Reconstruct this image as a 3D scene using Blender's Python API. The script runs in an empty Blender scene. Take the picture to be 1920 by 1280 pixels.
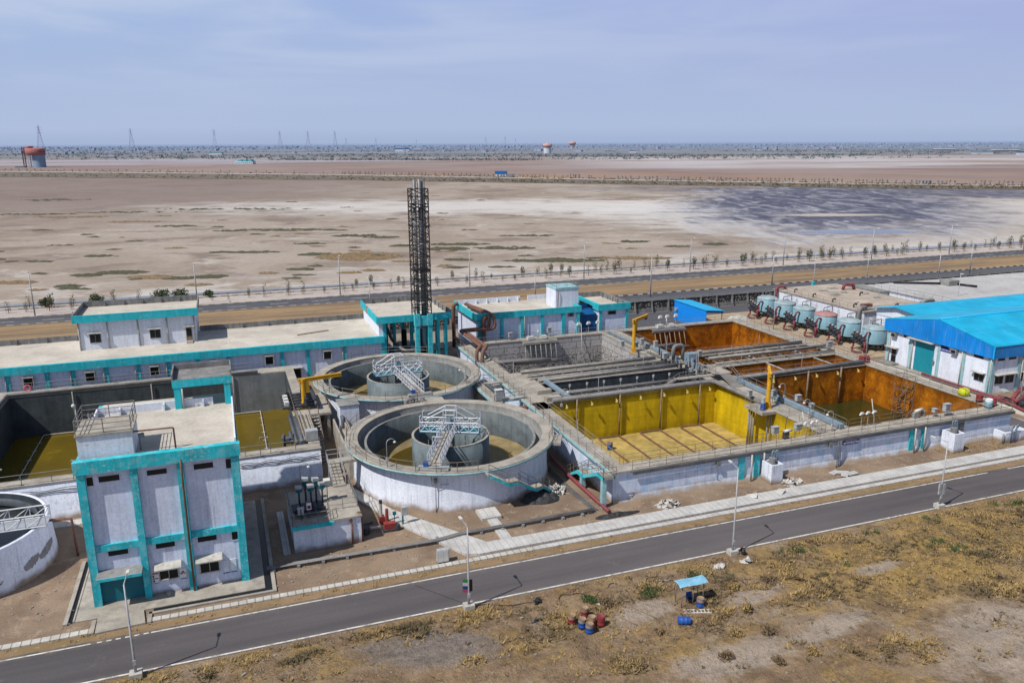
import bpy, math, random
from mathutils import Vector, Matrix, noise as mnoise
random.seed(11)
R = math.radians
scene = bpy.context.scene
col = scene.collection
PI = math.pi

# ------------------------------------------------------------------ camera (X along the plant, Y away from the near road)
A = R(20); P = R(14.03); ROLL = 0.0042; CAMH = 35.0
def w2p(x, y, z): return Vector((x*math.cos(A)+y*math.sin(A), -x*math.sin(A)+y*math.cos(A), z))
fw = w2p(0, math.cos(P), -math.sin(P)); up = w2p(0, math.sin(P), math.cos(P)); rt = w2p(1, 0, 0)
r2 = rt*math.cos(ROLL)-up*math.sin(ROLL); u2 = up*math.cos(ROLL)+rt*math.sin(ROLL)
cam_d = bpy.data.cameras.new("camera"); cam = bpy.data.objects.new("camera", cam_d); col.objects.link(cam)
cam_d.sensor_width = 36; cam_d.lens = 36*1493/1920; cam_d.clip_start = 1; cam_d.clip_end = 90000
m = Matrix((r2, u2, -fw)).transposed().to_4x4(); m.translation = (0, 0, CAMH); cam.matrix_world = m
scene.camera = cam
scene.view_settings.view_transform = 'Standard'; scene.view_settings.look = 'None'; scene.view_settings.exposure = 0

# ------------------------------------------------------------------ materials
class G:
    def __init__(s, name):
        s.mat = bpy.data.materials.new(name); s.mat.use_nodes = True; s.nt = s.mat.node_tree
        s.b = s.nt.nodes['Principled BSDF']; s._pos = None
    def n(s, t, **kw):
        x = s.nt.nodes.new(t)
        for k, v in kw.items(): setattr(x, k, v)
        return x
    def put(s, sock, v):
        if hasattr(v, 'is_linked') or isinstance(v, bpy.types.NodeSocket): s.nt.links.new(v, sock)
        elif isinstance(v, (tuple, list)) and len(v) == 3 and sock.type == 'RGBA': sock.default_value = (*v, 1)
        else: sock.default_value = v
    def pos(s):
        if s._pos is None: s._pos = s.n('ShaderNodeNewGeometry').outputs['Position']
        return s._pos
    def xyz(s, v=None):
        x = s.n('ShaderNodeSeparateXYZ'); s.put(x.inputs[0], v or s.pos()); return x.outputs
    def vec(s, x, y, z=0.0):
        c = s.n('ShaderNodeCombineXYZ')
        for i, v in enumerate((x, y, z)): s.put(c.inputs[i], v)
        return c.outputs[0]
    def m(s, op, a, b=0.0):
        x = s.n('ShaderNodeMath', operation=op); s.put(x.inputs[0], a); s.put(x.inputs[1], b); return x.outputs[0]
    def scl(s, v, k):
        x = s.n('ShaderNodeVectorMath', operation='MULTIPLY'); s.put(x.inputs[0], v); x.inputs[1].default_value = k; return x.outputs[0]
    def noise(s, scale, detail=4, rough=.55, vec=None, k=None, dist=0):
        x = s.n('ShaderNodeTexNoise'); v = vec or s.pos()
        if k: v = s.scl(v, k)
        s.put(x.inputs['Vector'], v); x.inputs['Scale'].default_value = scale; x.inputs['Detail'].default_value = detail
        x.inputs['Roughness'].default_value = rough; x.inputs['Distortion'].default_value = dist
        return x.outputs['Fac']
    def mr(s, x, a, b, c=0.0, d=1.0):
        r = s.n('ShaderNodeMapRange', interpolation_type='SMOOTHSTEP'); s.put(r.inputs[0], x)
        for i, v in enumerate((a, b, c, d)): r.inputs[i+1].default_value = v
        return r.outputs[0]
    def mix(s, f, a, b, mode='MIX'):
        x = s.n('ShaderNodeMix', data_type='RGBA', blend_type=mode); s.put(x.inputs[0], f); s.put(x.inputs[6], a); s.put(x.inputs[7], b)
        return x.outputs[2]
    def mul(s, c, f):
        return s.mix(1.0, c, s.vec(f, f, f), 'MULTIPLY')
    def bump(s, h, strength=.3, dist=.05):
        x = s.n('ShaderNodeBump'); x.inputs['Strength'].default_value = strength; x.inputs['Distance'].default_value = dist
        s.put(x.inputs['Height'], h); s.nt.links.new(x.outputs[0], s.b.inputs['Normal'])
    def end(s, c, rough=.7, metal=0.0, spec=.3):
        s.put(s.b.inputs['Base Color'], c); s.put(s.b.inputs['Roughness'], rough)
        s.b.inputs['Metallic'].default_value = metal; s.b.inputs['Specular IOR Level'].default_value = spec
        return s.mat
    def ell(s, cx, cy, rx, ry, ang=0, wob=None, wk=.5):   # 0 at the centre, 1 on the rim
        q = s.xyz()
        dx = s.m('SUBTRACT', q[0], cx); dy = s.m('SUBTRACT', q[1], cy); c, sn = math.cos(ang), math.sin(ang)
        a = s.m('DIVIDE', s.m('ADD', s.m('MULTIPLY', dx, c), s.m('MULTIPLY', dy, sn)), rx)
        b = s.m('DIVIDE', s.m('SUBTRACT', s.m('MULTIPLY', dy, c), s.m('MULTIPLY', dx, sn)), ry)
        d = s.m('SQRT', s.m('ADD', s.m('MULTIPLY', a, a), s.m('MULTIPLY', b, b)))
        if wob is not None: d = s.m('ADD', d, s.m('MULTIPLY', s.m('SUBTRACT', wob, .5), wk))
        return d

def paint(name, c, vary=.18, scale=.5, c2=None, amt=.0, rough=.7, streak=0, zd=None, metal=0, spec=.3, bump=0, zcol=(.20, .13, .075), z0=0.0, chip=None, grime=0):
    g = G(name); n1 = g.noise(scale, 5, .6)
    f = g.mr(n1, .25, .75, 1-vary, 1+vary)
    k = g.mul(c, f)
    if c2: k = g.mix(g.m('MULTIPLY', g.mr(g.noise(scale*1.7, 6, .65), .46, .66), amt), k, c2)
    fine = g.mr(g.noise(scale*14, 2, .5), .2, .8, .9, 1.1); k = g.mul(k, fine)
    if streak:
        sn = g.noise(1.0, 4, .6, k=(2.2, 2.2, .12)); k = g.mul(k, g.mr(sn, .4, .7, 1, 1-streak))
    if grime:      # narrow rain runs
        s2 = g.noise(1.0, 5, .62, k=(6.5, 6.5, .22)); s3 = g.noise(1.0, 3, .5, k=(.5, .5, .35)); k = g.mix(g.m('MULTIPLY', g.m('MULTIPLY', g.mr(s2, .52, .68), g.mr(s3, .40, .62)), grime), k, tuple(x*.42 for x in c))
    if chip:
        k = g.mix(g.m('MULTIPLY', g.m('MULTIPLY', g.mr(g.noise(4.5, 5, .7), .58, .63), g.mr(g.noise(.5, 3), .44, .60)), .85), k, chip)
    if zd:
        z = g.xyz()[2]; h = g.m('ADD', g.m('SUBTRACT', z, z0), g.m('MULTIPLY', g.m('SUBTRACT', g.noise(.7, 5, .65), .5), -zd*1.6))
        k = g.mix(g.mr(h, 0.0, zd, .9, 0), k, zcol)
    if bump: g.bump(g.noise(scale*9, 4, .6), bump, .05)
    return g.end(k, rough, metal, spec)

M = {}
M['white'] = paint('white_wall_paint', (.68, .72, .81), .05, .4, (.58, .62, .72), .45, .8, .14, .8, grime=.55, chip=(.36, .36, .37))
M['white2'] = paint('white_upper_paint', (.68, .72, .80), .05, .4, (.58, .61, .73), .4, .8, .14, grime=.45)
M['tankw'] = paint('tank_wall_paint', (.64, .70, .83), .09, .5, (.38, .55, .74), .8, .8, .16, 1.0, zcol=(.30, .22, .14), grime=.5, chip=(.45, .44, .42))
M['bldw'] = paint('building_wall_paint', (.64, .69, .83), .05, .35, (.52, .59, .77), .5, .8, .16, .5, grime=.5)
M['teal'] = paint('turquoise_paint', (.016, .44, .51), .12, .8, (.10, .46, .53), .5, .7, .22, grime=.5, chip=(.40, .50, .50))
M['tealw'] = paint('worn_turquoise_paint', (.022, .47, .54), .15, 1.1, (.22, .50, .55), .75, .75, .25, grime=.4, chip=(.52, .58, .58))
M['tealpale'] = paint('pale_turquoise_paint', (.27, .47, .50), .14, 1, (.42, .52, .54), .6, .75, .25)
M['tealdk'] = paint('dark_turquoise_paint', (.006, .125, .17), .1, 1, (.015, .16, .20), .4, .5)
M['shutter'] = paint('shutter_paint', (.008, .21, .27), .08, 1, (.02, .25, .30), .4, .5)
M['roof'] = paint('roof_screed', (.47, .43, .37), .14, .25, (.36, .32, .28), .6, .9, 0, bump=.1)
M['roofgrey'] = paint('reservoir_roof_concrete', (.40, .39, .38), .12, .12, (.30, .29, .29), .5, .9)
M['roofbrown'] = paint('stained_roof_concrete', (.38, .32, .26), .18, .25, (.25, .20, .17), .6, .9)
M['conc'] = paint('walkway_concrete', (.33, .30, .255), .18, .5, (.21, .19, .165), .7, .9, 0, bump=.1)
M['concgrey'] = paint('grey_concrete', (.24, .24, .23), .2, .5, (.15, .15, .15), .6, .9, .2)
M['parapet'] = paint('bare_parapet_concrete', (.22, .215, .21), .2, .7, (.13, .13, .13), .6, .9, .3)
M['clarin'] = paint('clarifier_inner_coating', (.10, .12, .128), .18, .4, (.055, .066, .07), .7, .6, .25)
M['drum'] = paint('centre_well_coating', (.13, .165, .182), .14, .4, (.075, .095, .104), .7, .6, .25)
M['liner'] = paint('dark_basin_coating', (.05, .062, .075), .3, .25, (.10, .115, .125), .5, .6, .3)
M['slate'] = paint('grey_basin_coating', (.062, .075, .082), .3, .3, (.035, .042, .047), .6, .6, .25)
M['sludge'] = paint('sludge_floor', (.22, .17, .085), .22, .5, (.14, .105, .045), .6, .9)
M['dark'] = paint('dark_opening', (.012, .012, .014), .2, 1, rough=.4)
M['glass'] = paint('window_glass', (.008, .010, .013), .1, 1, rough=.3, spec=.3)
M['frame'] = paint('window_frame', (.18, .18, .18), .1, 2, rough=.6)
M['chajja'] = paint('sunshade_concrete', (.44, .425, .38), .18, 1.5, (.28, .265, .24), .6, .85)
M['steel'] = paint('galvanised_steel', (.40, .42, .45), .12, 1, (.30, .31, .33), .4, .5, 0, metal=.35)
M['rail'] = paint('railing_paint', (.17, .165, .16), .25, 1, (.24, .21, .18), .5, .7)
M['railb'] = paint('rusty_railing', (.15, .115, .085), .3, 1, (.22, .18, .14), .5, .8)
M['truss'] = paint('bridge_steel', (.52, .55, .60), .1, 1, (.40, .43, .48), .4, .5, 0, metal=.2)
M['black'] = paint('black_lattice_paint', (.022, .021, .021), .3, 1, (.05, .04, .035), .5, .7)
M['flue'] = paint('flue_steel', (.20, .20, .21), .15, .5, (.13, .13, .13), .5, .5, 0, metal=.4)
M['rust'] = paint('rusty_pipe', (.17, .085, .06), .25, 1.2, (.10, .06, .045), .6, .8)
M['maroon'] = paint('maroon_pipe', (.20, .045, .055), .2, 2, (.12, .03, .04), .5, .6)
M['pipe'] = paint('grey_pipe', (.17, .165, .165), .2, .6, (.25, .24, .23), .5, .7)
M['pipel'] = paint('pale_pipe', (.27, .255, .235), .2, .6, (.16, .145, .13), .6, .7)
M['pipep'] = paint('white_pipe', (.42, .40, .36), .18, 1, (.28, .25, .20), .6, .6)
M['yellow'] = paint('yellow_crane_paint', (.62, .33, .012), .15, 1.5, (.42, .20, .02), .4, .5, spec=.4)
M['filt'] = paint('filter_vessel_paint', (.19, .35, .42), .12, .8, (.24, .34, .38), .7, .6, .15)
M['filttop'] = paint('filter_dome', (.27, .335, .355), .2, .8, (.18, .225, .24), .6, .6)
M['filtred'] = paint('faded_red_dome', (.34, .16, .15), .2, 1, (.34, .28, .27), .6, .6)
M['valve'] = paint('valve_body', (.035, .037, .045), .3, 2, (.09, .10, .11), .5, .5)
M['blueclad'] = paint('blue_cladding', (.004, .22, .72), .06, .3, (.006, .25, .76), .5, .45, .05, spec=.4)
M['bluedk'] = paint('dark_blue_cladding', (.004, .075, .22), .1, .3, rough=.5)
M['cyan'] = paint('cyan_roof_sheet', (.005, .36, .66), .08, .2, (.01, .43, .72), .5, .45, 0, spec=.4)
M['box'] = paint('control_box_paint', (.36, .375, .38), .15, 2, (.22, .22, .22), .5, .5)
M['lampw'] = paint('lamp_enamel', (.56, .55, .52), .08, 2, rough=.5)
M['post'] = paint('lamp_post_paint', (.36, .36, .37), .15, 1, (.28, .28, .28), .4, .5, 0, metal=.2)
M['tarp'] = paint('black_tarpaulin', (.03, .031, .034), .3, 1.5, (.07, .07, .07), .4, .55)
M['rubble'] = paint('white_waste', (.48, .46, .43), .25, 2, (.28, .25, .21), .6, .8)
M['red'] = paint('red_paint', (.25, .04, .035), .15, 3, (.22, .04, .04), .5, .5)
M['drumblue'] = paint('blue_drum_paint', (.012, .075, .32), .15, 3, (.06, .10, .25), .6, .5)
M['drumred'] = paint('red_drum_paint', (.22, .025, .03), .2, 3, (.20, .08, .08), .6, .55)
M['drumyel'] = paint('worn_drum_top', (.26, .18, .12), .3, 4, (.36, .27, .09), .6, .7)
M['canopy'] = paint('faded_blue_sheet', (.17, .40, .55), .14, 1.5, (.42, .55, .60), .6, .6)
M['wood'] = paint('grey_wood', (.20, .145, .095), .25, 2, (.30, .24, .18), .5, .9)
M['greysteel'] = paint('blue_grey_cable_tray', (.19, .25, .30), .15, 1, (.14, .18, .21), .4, .6)
M['line'] = paint('road_line_paint', (.58, .56, .51), .18, 1.2, (.16, .15, .145), .75, .8)
M['stone'] = paint('rough_stone', (.28, .25, .22), .25, 2, (.18, .16, .14), .6, .95)
M['sign'] = paint('sign_blue', (.02, .025, .22), .05, 2, rough=.5)
M['signw'] = paint('sign_white', (.75, .75, .76), .05, 2, rough=.5)
M['pvc'] = paint('grey_conduit', (.09, .10, .12), .2, 1, rough=.5)
M['cable'] = paint('black_cable', (.015, .015, .016), .2, 1, rough=.6)

def basin(name, a, b, c, sc=.45, k=1.0):
    g = G(name); n1 = g.noise(sc, 7, .68, dist=.4); n2 = g.noise(sc*4, 5, .7); st = g.noise(1, 4, .6, k=(.9, .9, .12))
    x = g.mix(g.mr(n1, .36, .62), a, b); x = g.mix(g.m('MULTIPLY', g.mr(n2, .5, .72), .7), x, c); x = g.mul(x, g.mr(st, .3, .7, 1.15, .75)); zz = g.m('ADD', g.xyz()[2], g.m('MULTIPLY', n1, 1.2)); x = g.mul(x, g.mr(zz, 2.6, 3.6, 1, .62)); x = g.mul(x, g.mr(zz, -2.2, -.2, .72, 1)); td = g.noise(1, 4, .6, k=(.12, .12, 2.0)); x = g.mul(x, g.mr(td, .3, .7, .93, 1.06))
    return g.end(x, .55, 0, .3)
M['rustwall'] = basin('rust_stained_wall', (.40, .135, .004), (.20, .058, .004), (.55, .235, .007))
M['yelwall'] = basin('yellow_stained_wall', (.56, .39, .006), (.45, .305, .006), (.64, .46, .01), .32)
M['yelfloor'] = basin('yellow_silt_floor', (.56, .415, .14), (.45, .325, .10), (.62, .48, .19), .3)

def peeling():
    g = G('peeling_grey_wall'); q = g.xyz(); s = g.m('ADD', q[0], q[1])
    br = g.n('ShaderNodeTexBrick'); g.put(br.inputs['Vector'], g.vec(s, q[2], 0.0))
    br.inputs['Scale'].default_value = 1; br.inputs['Brick Width'].default_value = 2.6; br.inputs['Row Height'].default_value = 1.15; br.inputs['Mortar Size'].default_value = .035; br.offset = .37; br.squash = .8; br.squash_frequency = 3
    br.inputs['Color1'].default_value = (.40, .385, .38, 1); br.inputs['Color2'].default_value = (.33, .315, .31, 1); br.inputs['Mortar'].default_value = (.06, .055, .055, 1)
    lo = g.mr(q[2], -2.3, 3.0, .07, -.03)
    sp = g.mr(g.m('ADD', g.noise(2.6, 8, .76, dist=.5), lo), .53, .59)
    k = g.mix(g.m('MULTIPLY', sp, .85), br.outputs['Color'], (.045, .04, .04))
    return g.end(k, .9)
M['peel'] = peeling()

def water(name, c, rough=.12, c2=None, sc=.15):
    g = G(name); k = g.mix(g.mr(g.noise(sc, 3, .5), .35, .65), c, c2 or c)
    sc = g.mr(g.noise(.5, 6, .7, dist=1.2), .60, .70); k = g.mix(g.m('MULTIPLY', sc, .35), k, tuple(x*1.7+.02 for x in c)); g.bump(g.noise(1.6, 4, .6), .12, .05)
    return g.end(k, rough, 0, .5)
M['wolive'] = water('olive_water', (.135, .09, .004), .15, (.10, .07, .005))
M['wclar'] = water('clarifier_water', (.085, .056, .004), .12, (.06, .042, .004))
M['wdark'] = water('dark_green_water', (.028, .032, .008), .1, (.035, .035, .009))
M['wblack'] = water('black_water', (.012, .014, .012), .1)
M['wblue'] = water('ditch_water', (.14, .16, .20), .2, (.18, .19, .22), .05)

def asphalt(name, c, c2):
    g = G(name); n = g.noise(.12, 5, .6, k=(.25, 1, 1)); k = g.mix(g.mr(n, .35, .65), c, c2)
    tr = g.noise(.5, 4, .6, k=(.04, 1.6, 1)); k = g.mul(k, g.mr(tr, .3, .7, .9, 1.12)); k = g.mul(k, g.mr(g.noise(9, 2), .2, .8, .88, 1.12))
    st = g.mr(g.noise(.35, 6, .7), .60, .72); k = g.mix(g.m('MULTIPLY', st, .45), k, (.16, .13, .11)); oil = g.mr(g.noise(.22, 6, .7, k=(1, 2, 1)), .66, .74); k = g.mix(g.m('MULTIPLY', oil, .5), k, (.035, .033, .035)); ed = g.m('ABSOLUTE', g.m('SUBTRACT', g.xyz()[1], 55.6)); em = g.m('MULTIPLY', g.m('MULTIPLY', g.mr(ed, 1.7, 2.6), g.m('LESS_THAN', ed, 3.0)), g.mr(g.noise(.9, 5, .65), .42, .62)); k = g.mix(g.m('MULTIPLY', em, .6), k, (.21, .155, .11))
    return g.end(k, .85)
M['asph'] = asphalt('near_asphalt', (.104, .092, .093), (.078, .071, .075))
M['asphf'] = asphalt('far_asphalt', (.085, .085, .095), (.07, .07, .08))

def soil(name, a, b, c, sc, d=None):
    g = G(name); n1 = g.noise(sc, 7, .62, dist=.3); n2 = g.noise(sc*5, 6, .7)
    k = g.mix(g.mr(n1, .38, .62), a, b); k = g.mix(g.m('MULTIPLY', g.mr(n2, .52, .70), .75), k, c)
    if d: k = g.mix(g.m('MULTIPLY', g.mr(g.noise(sc*2.1, 6, .65), .56, .68), .8), k, d)
    k = g.mul(k, g.mr(g.noise(sc*40, 3, .6), .25, .75, .85, 1.15))
    g.bump(n2, .25, .12)
    return g.end(k, .95, 0, .15)
M['yard'] = soil('yard_earth', (.25, .185, .13), (.17, .12, .085), (.33, .255, .185), .16, (.27, .18, .12))
M['yardback'] = soil('back_yard_earth', (.25, .21, .17), (.20, .16, .13), (.32, .27, .21), .1)
def _median():
    g = G('dry_median_grass'); n = g.noise(1, 6, .62, k=(.03, .28, 1)); n2 = g.noise(.5, 6, .7)
    k = g.mix(g.mr(n, .40, .60), (.18, .13, .09), (.29, .20, .11)); k = g.mix(g.m('MULTIPLY', g.mr(n2, .5, .7), .5), k, (.16, .115, .07)); k = g.mul(k, g.mr(g.noise(4, 3), .2, .8, .85, 1.15)); return g.end(k, .95, 0, .1)
M['median'] = _median() or soil('dry_median_grass', (.30, .20, .085), (.21, .14, .07), (.36, .25, .11), .1, (.16, .115, .07))
M['foot'] = soil('footpath_earth', (.42, .37, .33), (.36, .31, .28), (.47, .42, .38), .1)
M['verge'] = soil('verge_earth', (.25, .17, .10), (.20, .14, .075), (.33, .23, .12), .3, (.17, .13, .05))

def field():
    g = G('dry_field_earth'); n1 = g.noise(.13, 8, .64, dist=.5); n2 = g.noise(.45, 8, .70, dist=.4); n3 = g.noise(2.4, 6, .72); na = g.noise(.23, 7, .66, dist=.7)
    k = g.mix(g.mr(n2, .36, .64), (.285, .20, .125), (.185, .125, .078))
    k = g.mix(g.m('MULTIPLY', g.mr(n1, .52, .64), .65), k, (.325, .255, .185))
    gr = g.mr(na, .48, .60); k = g.mix(g.m('MULTIPLY', gr, .7), k, g.mix(g.mr(n3, .38, .62), (.36, .235, .085), (.21, .145, .065)))
    ol = g.mr(g.noise(.31, 7, .68, k=(1, 1.3, 1), dist=.5), .56, .66); k = g.mix(g.m('MULTIPLY', ol, .75), k, (.135, .10, .055))
    e4 = g.mr(g.ell(57, 46.5, 17, 6.5, .1, n2, 1.9), .5, 1.25, .85, 0); gold = g.mix(g.mr(n2, .36, .64), (.36, .235, .085), (.20, .14, .065)); gold = g.mix(g.m('MULTIPLY', g.mr(na, .54, .64), .6), gold, (.43, .28, .08)); k = g.mix(e4, k, gold)
    for (cx, cy, rx, ry, a_) in ((51, 35.2, 7.8, 4.6, .1), (31.5, 40.2, 6.0, 1.7, .05), (40, 40.8, 4.5, 1.3, .2), (49.5, 46.2, 3.2, .9, .1), (37.5, 46.6, 3.6, 1.1, .2), (28, 47.6, 3.0, 1.4, .1)):
        e = g.ell(cx, cy, rx, ry, a_, n2, 1.7); k = g.mix(g.mr(e, .55, 1.15, .92, 0), k, g.mix(g.mr(n3, .3, .7), (.36, .30, .245), (.30, .24, .185)))
    e3 = g.ell(11.5, 48.6, 6.5, 2.6, -.3, n2, 1.3); k = g.mix(g.mr(e3, .5, 1.1, .85, 0), k, g.mix(g.mr(n3, .4, .6), (.215, .185, .165), (.15, .13, .115)))
    k = g.mix(g.m('MULTIPLY', g.mr(n3, .56, .72), .6), k, (.125, .088, .055)); tr = g.noise(1, 5, .6, k=(.12, 1.4, 1)); k = g.mul(k, g.mr(tr, .3, .7, .88, 1.1))
    k = g.mul(k, g.mr(g.noise(14, 3, .6), .25, .75, .78, 1.22))
    g.bump(g.m('ADD', g.m('MULTIPLY', n2, 2.0), n3), .7, .4)
    return g.end(k, .95, 0, .1)
M['field'] = field()

def flat():
    g = G('salt_flat_ground'); q = g.xyz(); x, y = q[0], q[1]
    d = g.m('ADD', g.m('MULTIPLY', x, .342), g.m('MULTIPLY', y, .94)); l = g.m('SUBTRACT', g.m('MULTIPLY', x, .94), g.m('MULTIPLY', y, .342))
    v = g.vec(l, g.m('MULTIPLY', d, .8), 0.0)
    n1 = g.noise(.012, 8, .62, vec=v, dist=.6); n2 = g.noise(.035, 8, .68, vec=g.vec(l, g.m('MULTIPLY', d, 1.5), 3.0), dist=.5); n3 = g.noise(.12, 6, .7, vec=v)
    k = g.mix(g.mr(n1, .38, .60), (.265, .215, .172), (.345, .295, .25))
    n4 = g.noise(.35, 6, .72, vec=v); k = g.mix(g.m('MULTIPLY', g.mr(n2, .49, .63), .85), k, (.185, .148, .125)); k = g.mix(g.m('MULTIPLY', g.mr(g.noise(.05, 8, .72, vec=g.vec(l, g.m('MULTIPLY', d, 1.3), 9.0), dist=.8), .55, .66), .8), k, (.42, .385, .35)); k = g.mix(g.m('MULTIPLY', g.mr(n4, .52, .70), .5), k, (.19, .155, .13))
    k = g.mix(g.m('MULTIPLY', g.mr(n3, .52, .68), .4), k, (.36, .295, .235))
    # mauve darker ground to the left and far
    lm = g.m('MULTIPLY', g.mr(l, -260, 20, 1, 0), g.mr(d, 240, 560, 0, 1)); k = g.mix(g.m('MULTIPLY', lm, .75), k, g.mix(g.mr(n2, .4, .6), (.155, .118, .108), (.21, .165, .15)))
    # salt streaks
    s1 = g.ell(150, 430, 190, 60, -.36, n2, 2.2); k = g.mix(g.mr(s1, .3, 1.3, .9, 0), k, (.50, .475, .45))
    s2 = g.ell(230, 330, 70, 110, .2, n2, 2.2); k = g.mix(g.mr(s2, .3, 1.3, .8, 0), k, (.52, .50, .48))
    s3 = g.m('MULTIPLY', g.mr(y, 206, 238, 1, 0), g.mr(n2, .42, .60)); k = g.mix(g.m('MULTIPLY', s3, .8), k, (.52, .49, .46))
    s4 = g.ell(380, 300, 150, 60, .5, n2, 2.4); k = g.mix(g.mr(s4, .3, 1.3, .7, 0), k, (.49, .465, .44))
    # dark wet patch
    rip = g.noise(.10, 8, .66, vec=g.vec(l, g.m('MULTIPLY', d, .38), 0.0), dist=1.2); wet = g.mix(g.mr(rip, .36, .74), (.072, .077, .112), (.19, .19, .235))
    e = g.ell(348, 395, 190, 78, .86, n2, 1.5); f1 = g.mr(e, .7, 1.3, 1, 0)
    e = g.ell(540, 380, 300, 62, -.64, n2, 1.7); f2 = g.mr(e, .6, 1.3, .95, 0)
    e = g.ell(255, 285, 48, 26, .5, n1, 1.6); f3 = g.mr(e, .6, 1.1, .9, 0)
    fe = g.mr(g.ell(330, 385, 215, 95, .90, n2, 1.8), .6, 1.1, .75, 0); k = g.mix(g.m('MULTIPLY', fe, g.mr(rip, .40, .58)), k, (.56, .55, .56))
    wm = g.m('MAXIMUM', g.m('MAXIMUM', f1, f2), f3); k = g.mix(g.m('MULTIPLY', wm, g.mr(rip, .45, .75, 1, .55)), k, wet)
    isl = g.mr(g.ell(280, 315, 32, 9, -.36, n2, 1.2), .5, 1.1, .9, 0); k = g.mix(isl, k, (.43, .38, .33))
    # beyond the causeway
    far = g.mr(g.m('ADD', d, g.m('MULTIPLY', l, .42)), 830, 860); k2 = g.mix(g.mr(g.noise(.004, 7, .65, vec=v), .4, .6), (.215, .145, .112), (.275, .20, .16))
    og = g.m('MULTIPLY', g.m('MULTIPLY', g.mr(d, 900, 1010, 1, 0), g.mr(l, 120, 330, 1, .25)), g.mr(n1, .42, .60)); k2 = g.mix(g.m('MULTIPLY', og, .7), k2, (.32, .18, .075))
    nb = g.noise(.0035, 8, .66, vec=g.vec(g.m('MULTIPLY', l, .5), g.m('MULTIPLY', d, 1.6), 0.0))
    wl = g.m('MULTIPLY', g.m('MULTIPLY', g.mr(d, 1040, 1130), g.mr(d, 1900, 2100, 1, 0)), g.mr(l, -60, 330)); k2 = g.mix(g.m('MULTIPLY', wl, g.mr(nb, .38, .54)), k2, (.42, .385, .38))
    wl2 = g.m('MULTIPLY', g.m('MULTIPLY', g.mr(d, 1250, 1500), g.mr(d, 1900, 2100, 1, 0)), g.mr(l, 60, -240)); k2 = g.mix(g.m('MULTIPLY', wl2, g.mr(nb, .40, .56)), k2, (.33, .31, .33))
    nf = g.noise(.0016, 8, .68, vec=g.vec(g.m('MULTIPLY', l, .5), g.m('MULTIPLY', d, 1.4), 0.0))
    ff = g.mix(g.mr(nf, .40, .58), (.13, .15, .16), (.23, .215, .21)); ff = g.mix(g.m('MULTIPLY', g.mr(g.noise(.006, 6, .7, vec=v), .52, .62), .6), ff, (.07, .105, .115))
    k2 = g.mix(g.mr(d, 1900, 2250), k2, ff)
    k2 = g.mix(g.mr(d, 1500, 8000, .12, .95), k2, (.18, .235, .345)); k2 = g.mix(g.mr(d, 7000, 26000), k2, (.235, .30, .43))  # atmospheric haze painted into the ground colour, stronger with distance
    k = g.mix(far, k, k2)
    k = g.mul(k, g.mr(g.noise(.6, 5, .7, vec=v), .25, .75, .92, 1.08))
    return g.end(k, .95, 0, .1)
M['flat'] = flat()

def kerb(name, per, a=(.62, .61, .58), b=(.03, .03, .03), axis=0):
    g = G(name); q = g.xyz(); f = g.m('GREATER_THAN', g.m('FRACT', g.m('DIVIDE', q[axis], per)), .5)
    return g.end(g.mix(f, a, b), .8)
M['kerb'] = kerb('striped_kerb_paint', 2.6, (.50, .48, .44), (.07, .07, .065))
M['kerbp'] = kerb('faded_kerb_paint', 2.6, (.40, .37, .34), (.22, .205, .19))
def paver(name, c, per, j=.1, axis=0):
    g = G(name); q = g.xyz(); f = g.m('LESS_THAN', g.m('FRACT', g.m('DIVIDE', q[axis], per)), j)
    k = g.mul(c, g.mr(g.noise(.6, 5, .65), .3, .7, .82, 1.12)); k = g.mix(g.m('MULTIPLY', f, .7), k, (.14, .12, .10))
    k = g.mul(k, g.mr(g.noise(6, 3), .2, .8, .9, 1.1)); return g.end(k, .9)
M['paver'] = paver('edging_slabs', (.46, .44, .40), .62, .14)
M['slab'] = paver('drain_cover_slabs', (.45, .44, .42), .62, .06)
def jali():
    g = G('perforated_block_wall'); q = g.xyz(); vo = g.n('ShaderNodeTexVoronoi'); g.put(vo.inputs['Vector'], g.vec(g.m('ADD', q[0], q[1]), q[2], 0.0)); vo.inputs['Scale'].default_value = 2.6
    k = g.mix(g.mr(vo.outputs['Distance'], .25, .42), (.33, .31, .29), (.04, .038, .037)); k = g.mul(k, g.mr(g.noise(.4, 4), .3, .7, .8, 1.15)); return g.end(k, .9)
M['jali'] = jali()
def corr(name, c, per, axis, lines=.10):
    g = G(name); q = g.xyz(); f = g.m('FRACT', g.m('DIVIDE', q[axis], per)); k = g.mix(g.m('MULTIPLY', g.m('LESS_THAN', f, .22), .16), c, (0, 0, .02))
    k = g.mul(k, g.mr(g.noise(.25, 5, .6), .3, .7, .84, 1.12)); s2 = g.noise(1, 5, .65, k=(1.5, .16, 1) if axis == 0 else (1, 1.5, .3)); k = g.mix(g.m('MULTIPLY', g.mr(s2, .48, .72), .22), k, (.20, .33, .40)); lap = g.m('LESS_THAN', g.m('FRACT', g.m('DIVIDE', q[1-axis], 4.6)), .025); k = g.mix(g.m('MULTIPLY', lap, .3 if axis == 0 else 0), k, (0, .05, .12)); st = g.mr(g.noise(1.6, 6, .7, k=(.5, 1, 1)), .64, .72); k = g.mix(g.m('MULTIPLY', st, lines*3.4), k, (.45, .60, .68)); return g.end(k, g.mr(s2, .3, .7, .36, .6), 0, .4)
M['roofsheet'] = corr('warehouse_roof_sheet', (.004, .37, .60), .5, 0, .16)
M['cladv'] = corr('warehouse_cladding', (.004, .215, .64), .45, 1, .02)
M['clads'] = corr('warehouse_side_cladding', (.004, .20, .55), .45, 0, .02)
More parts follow.
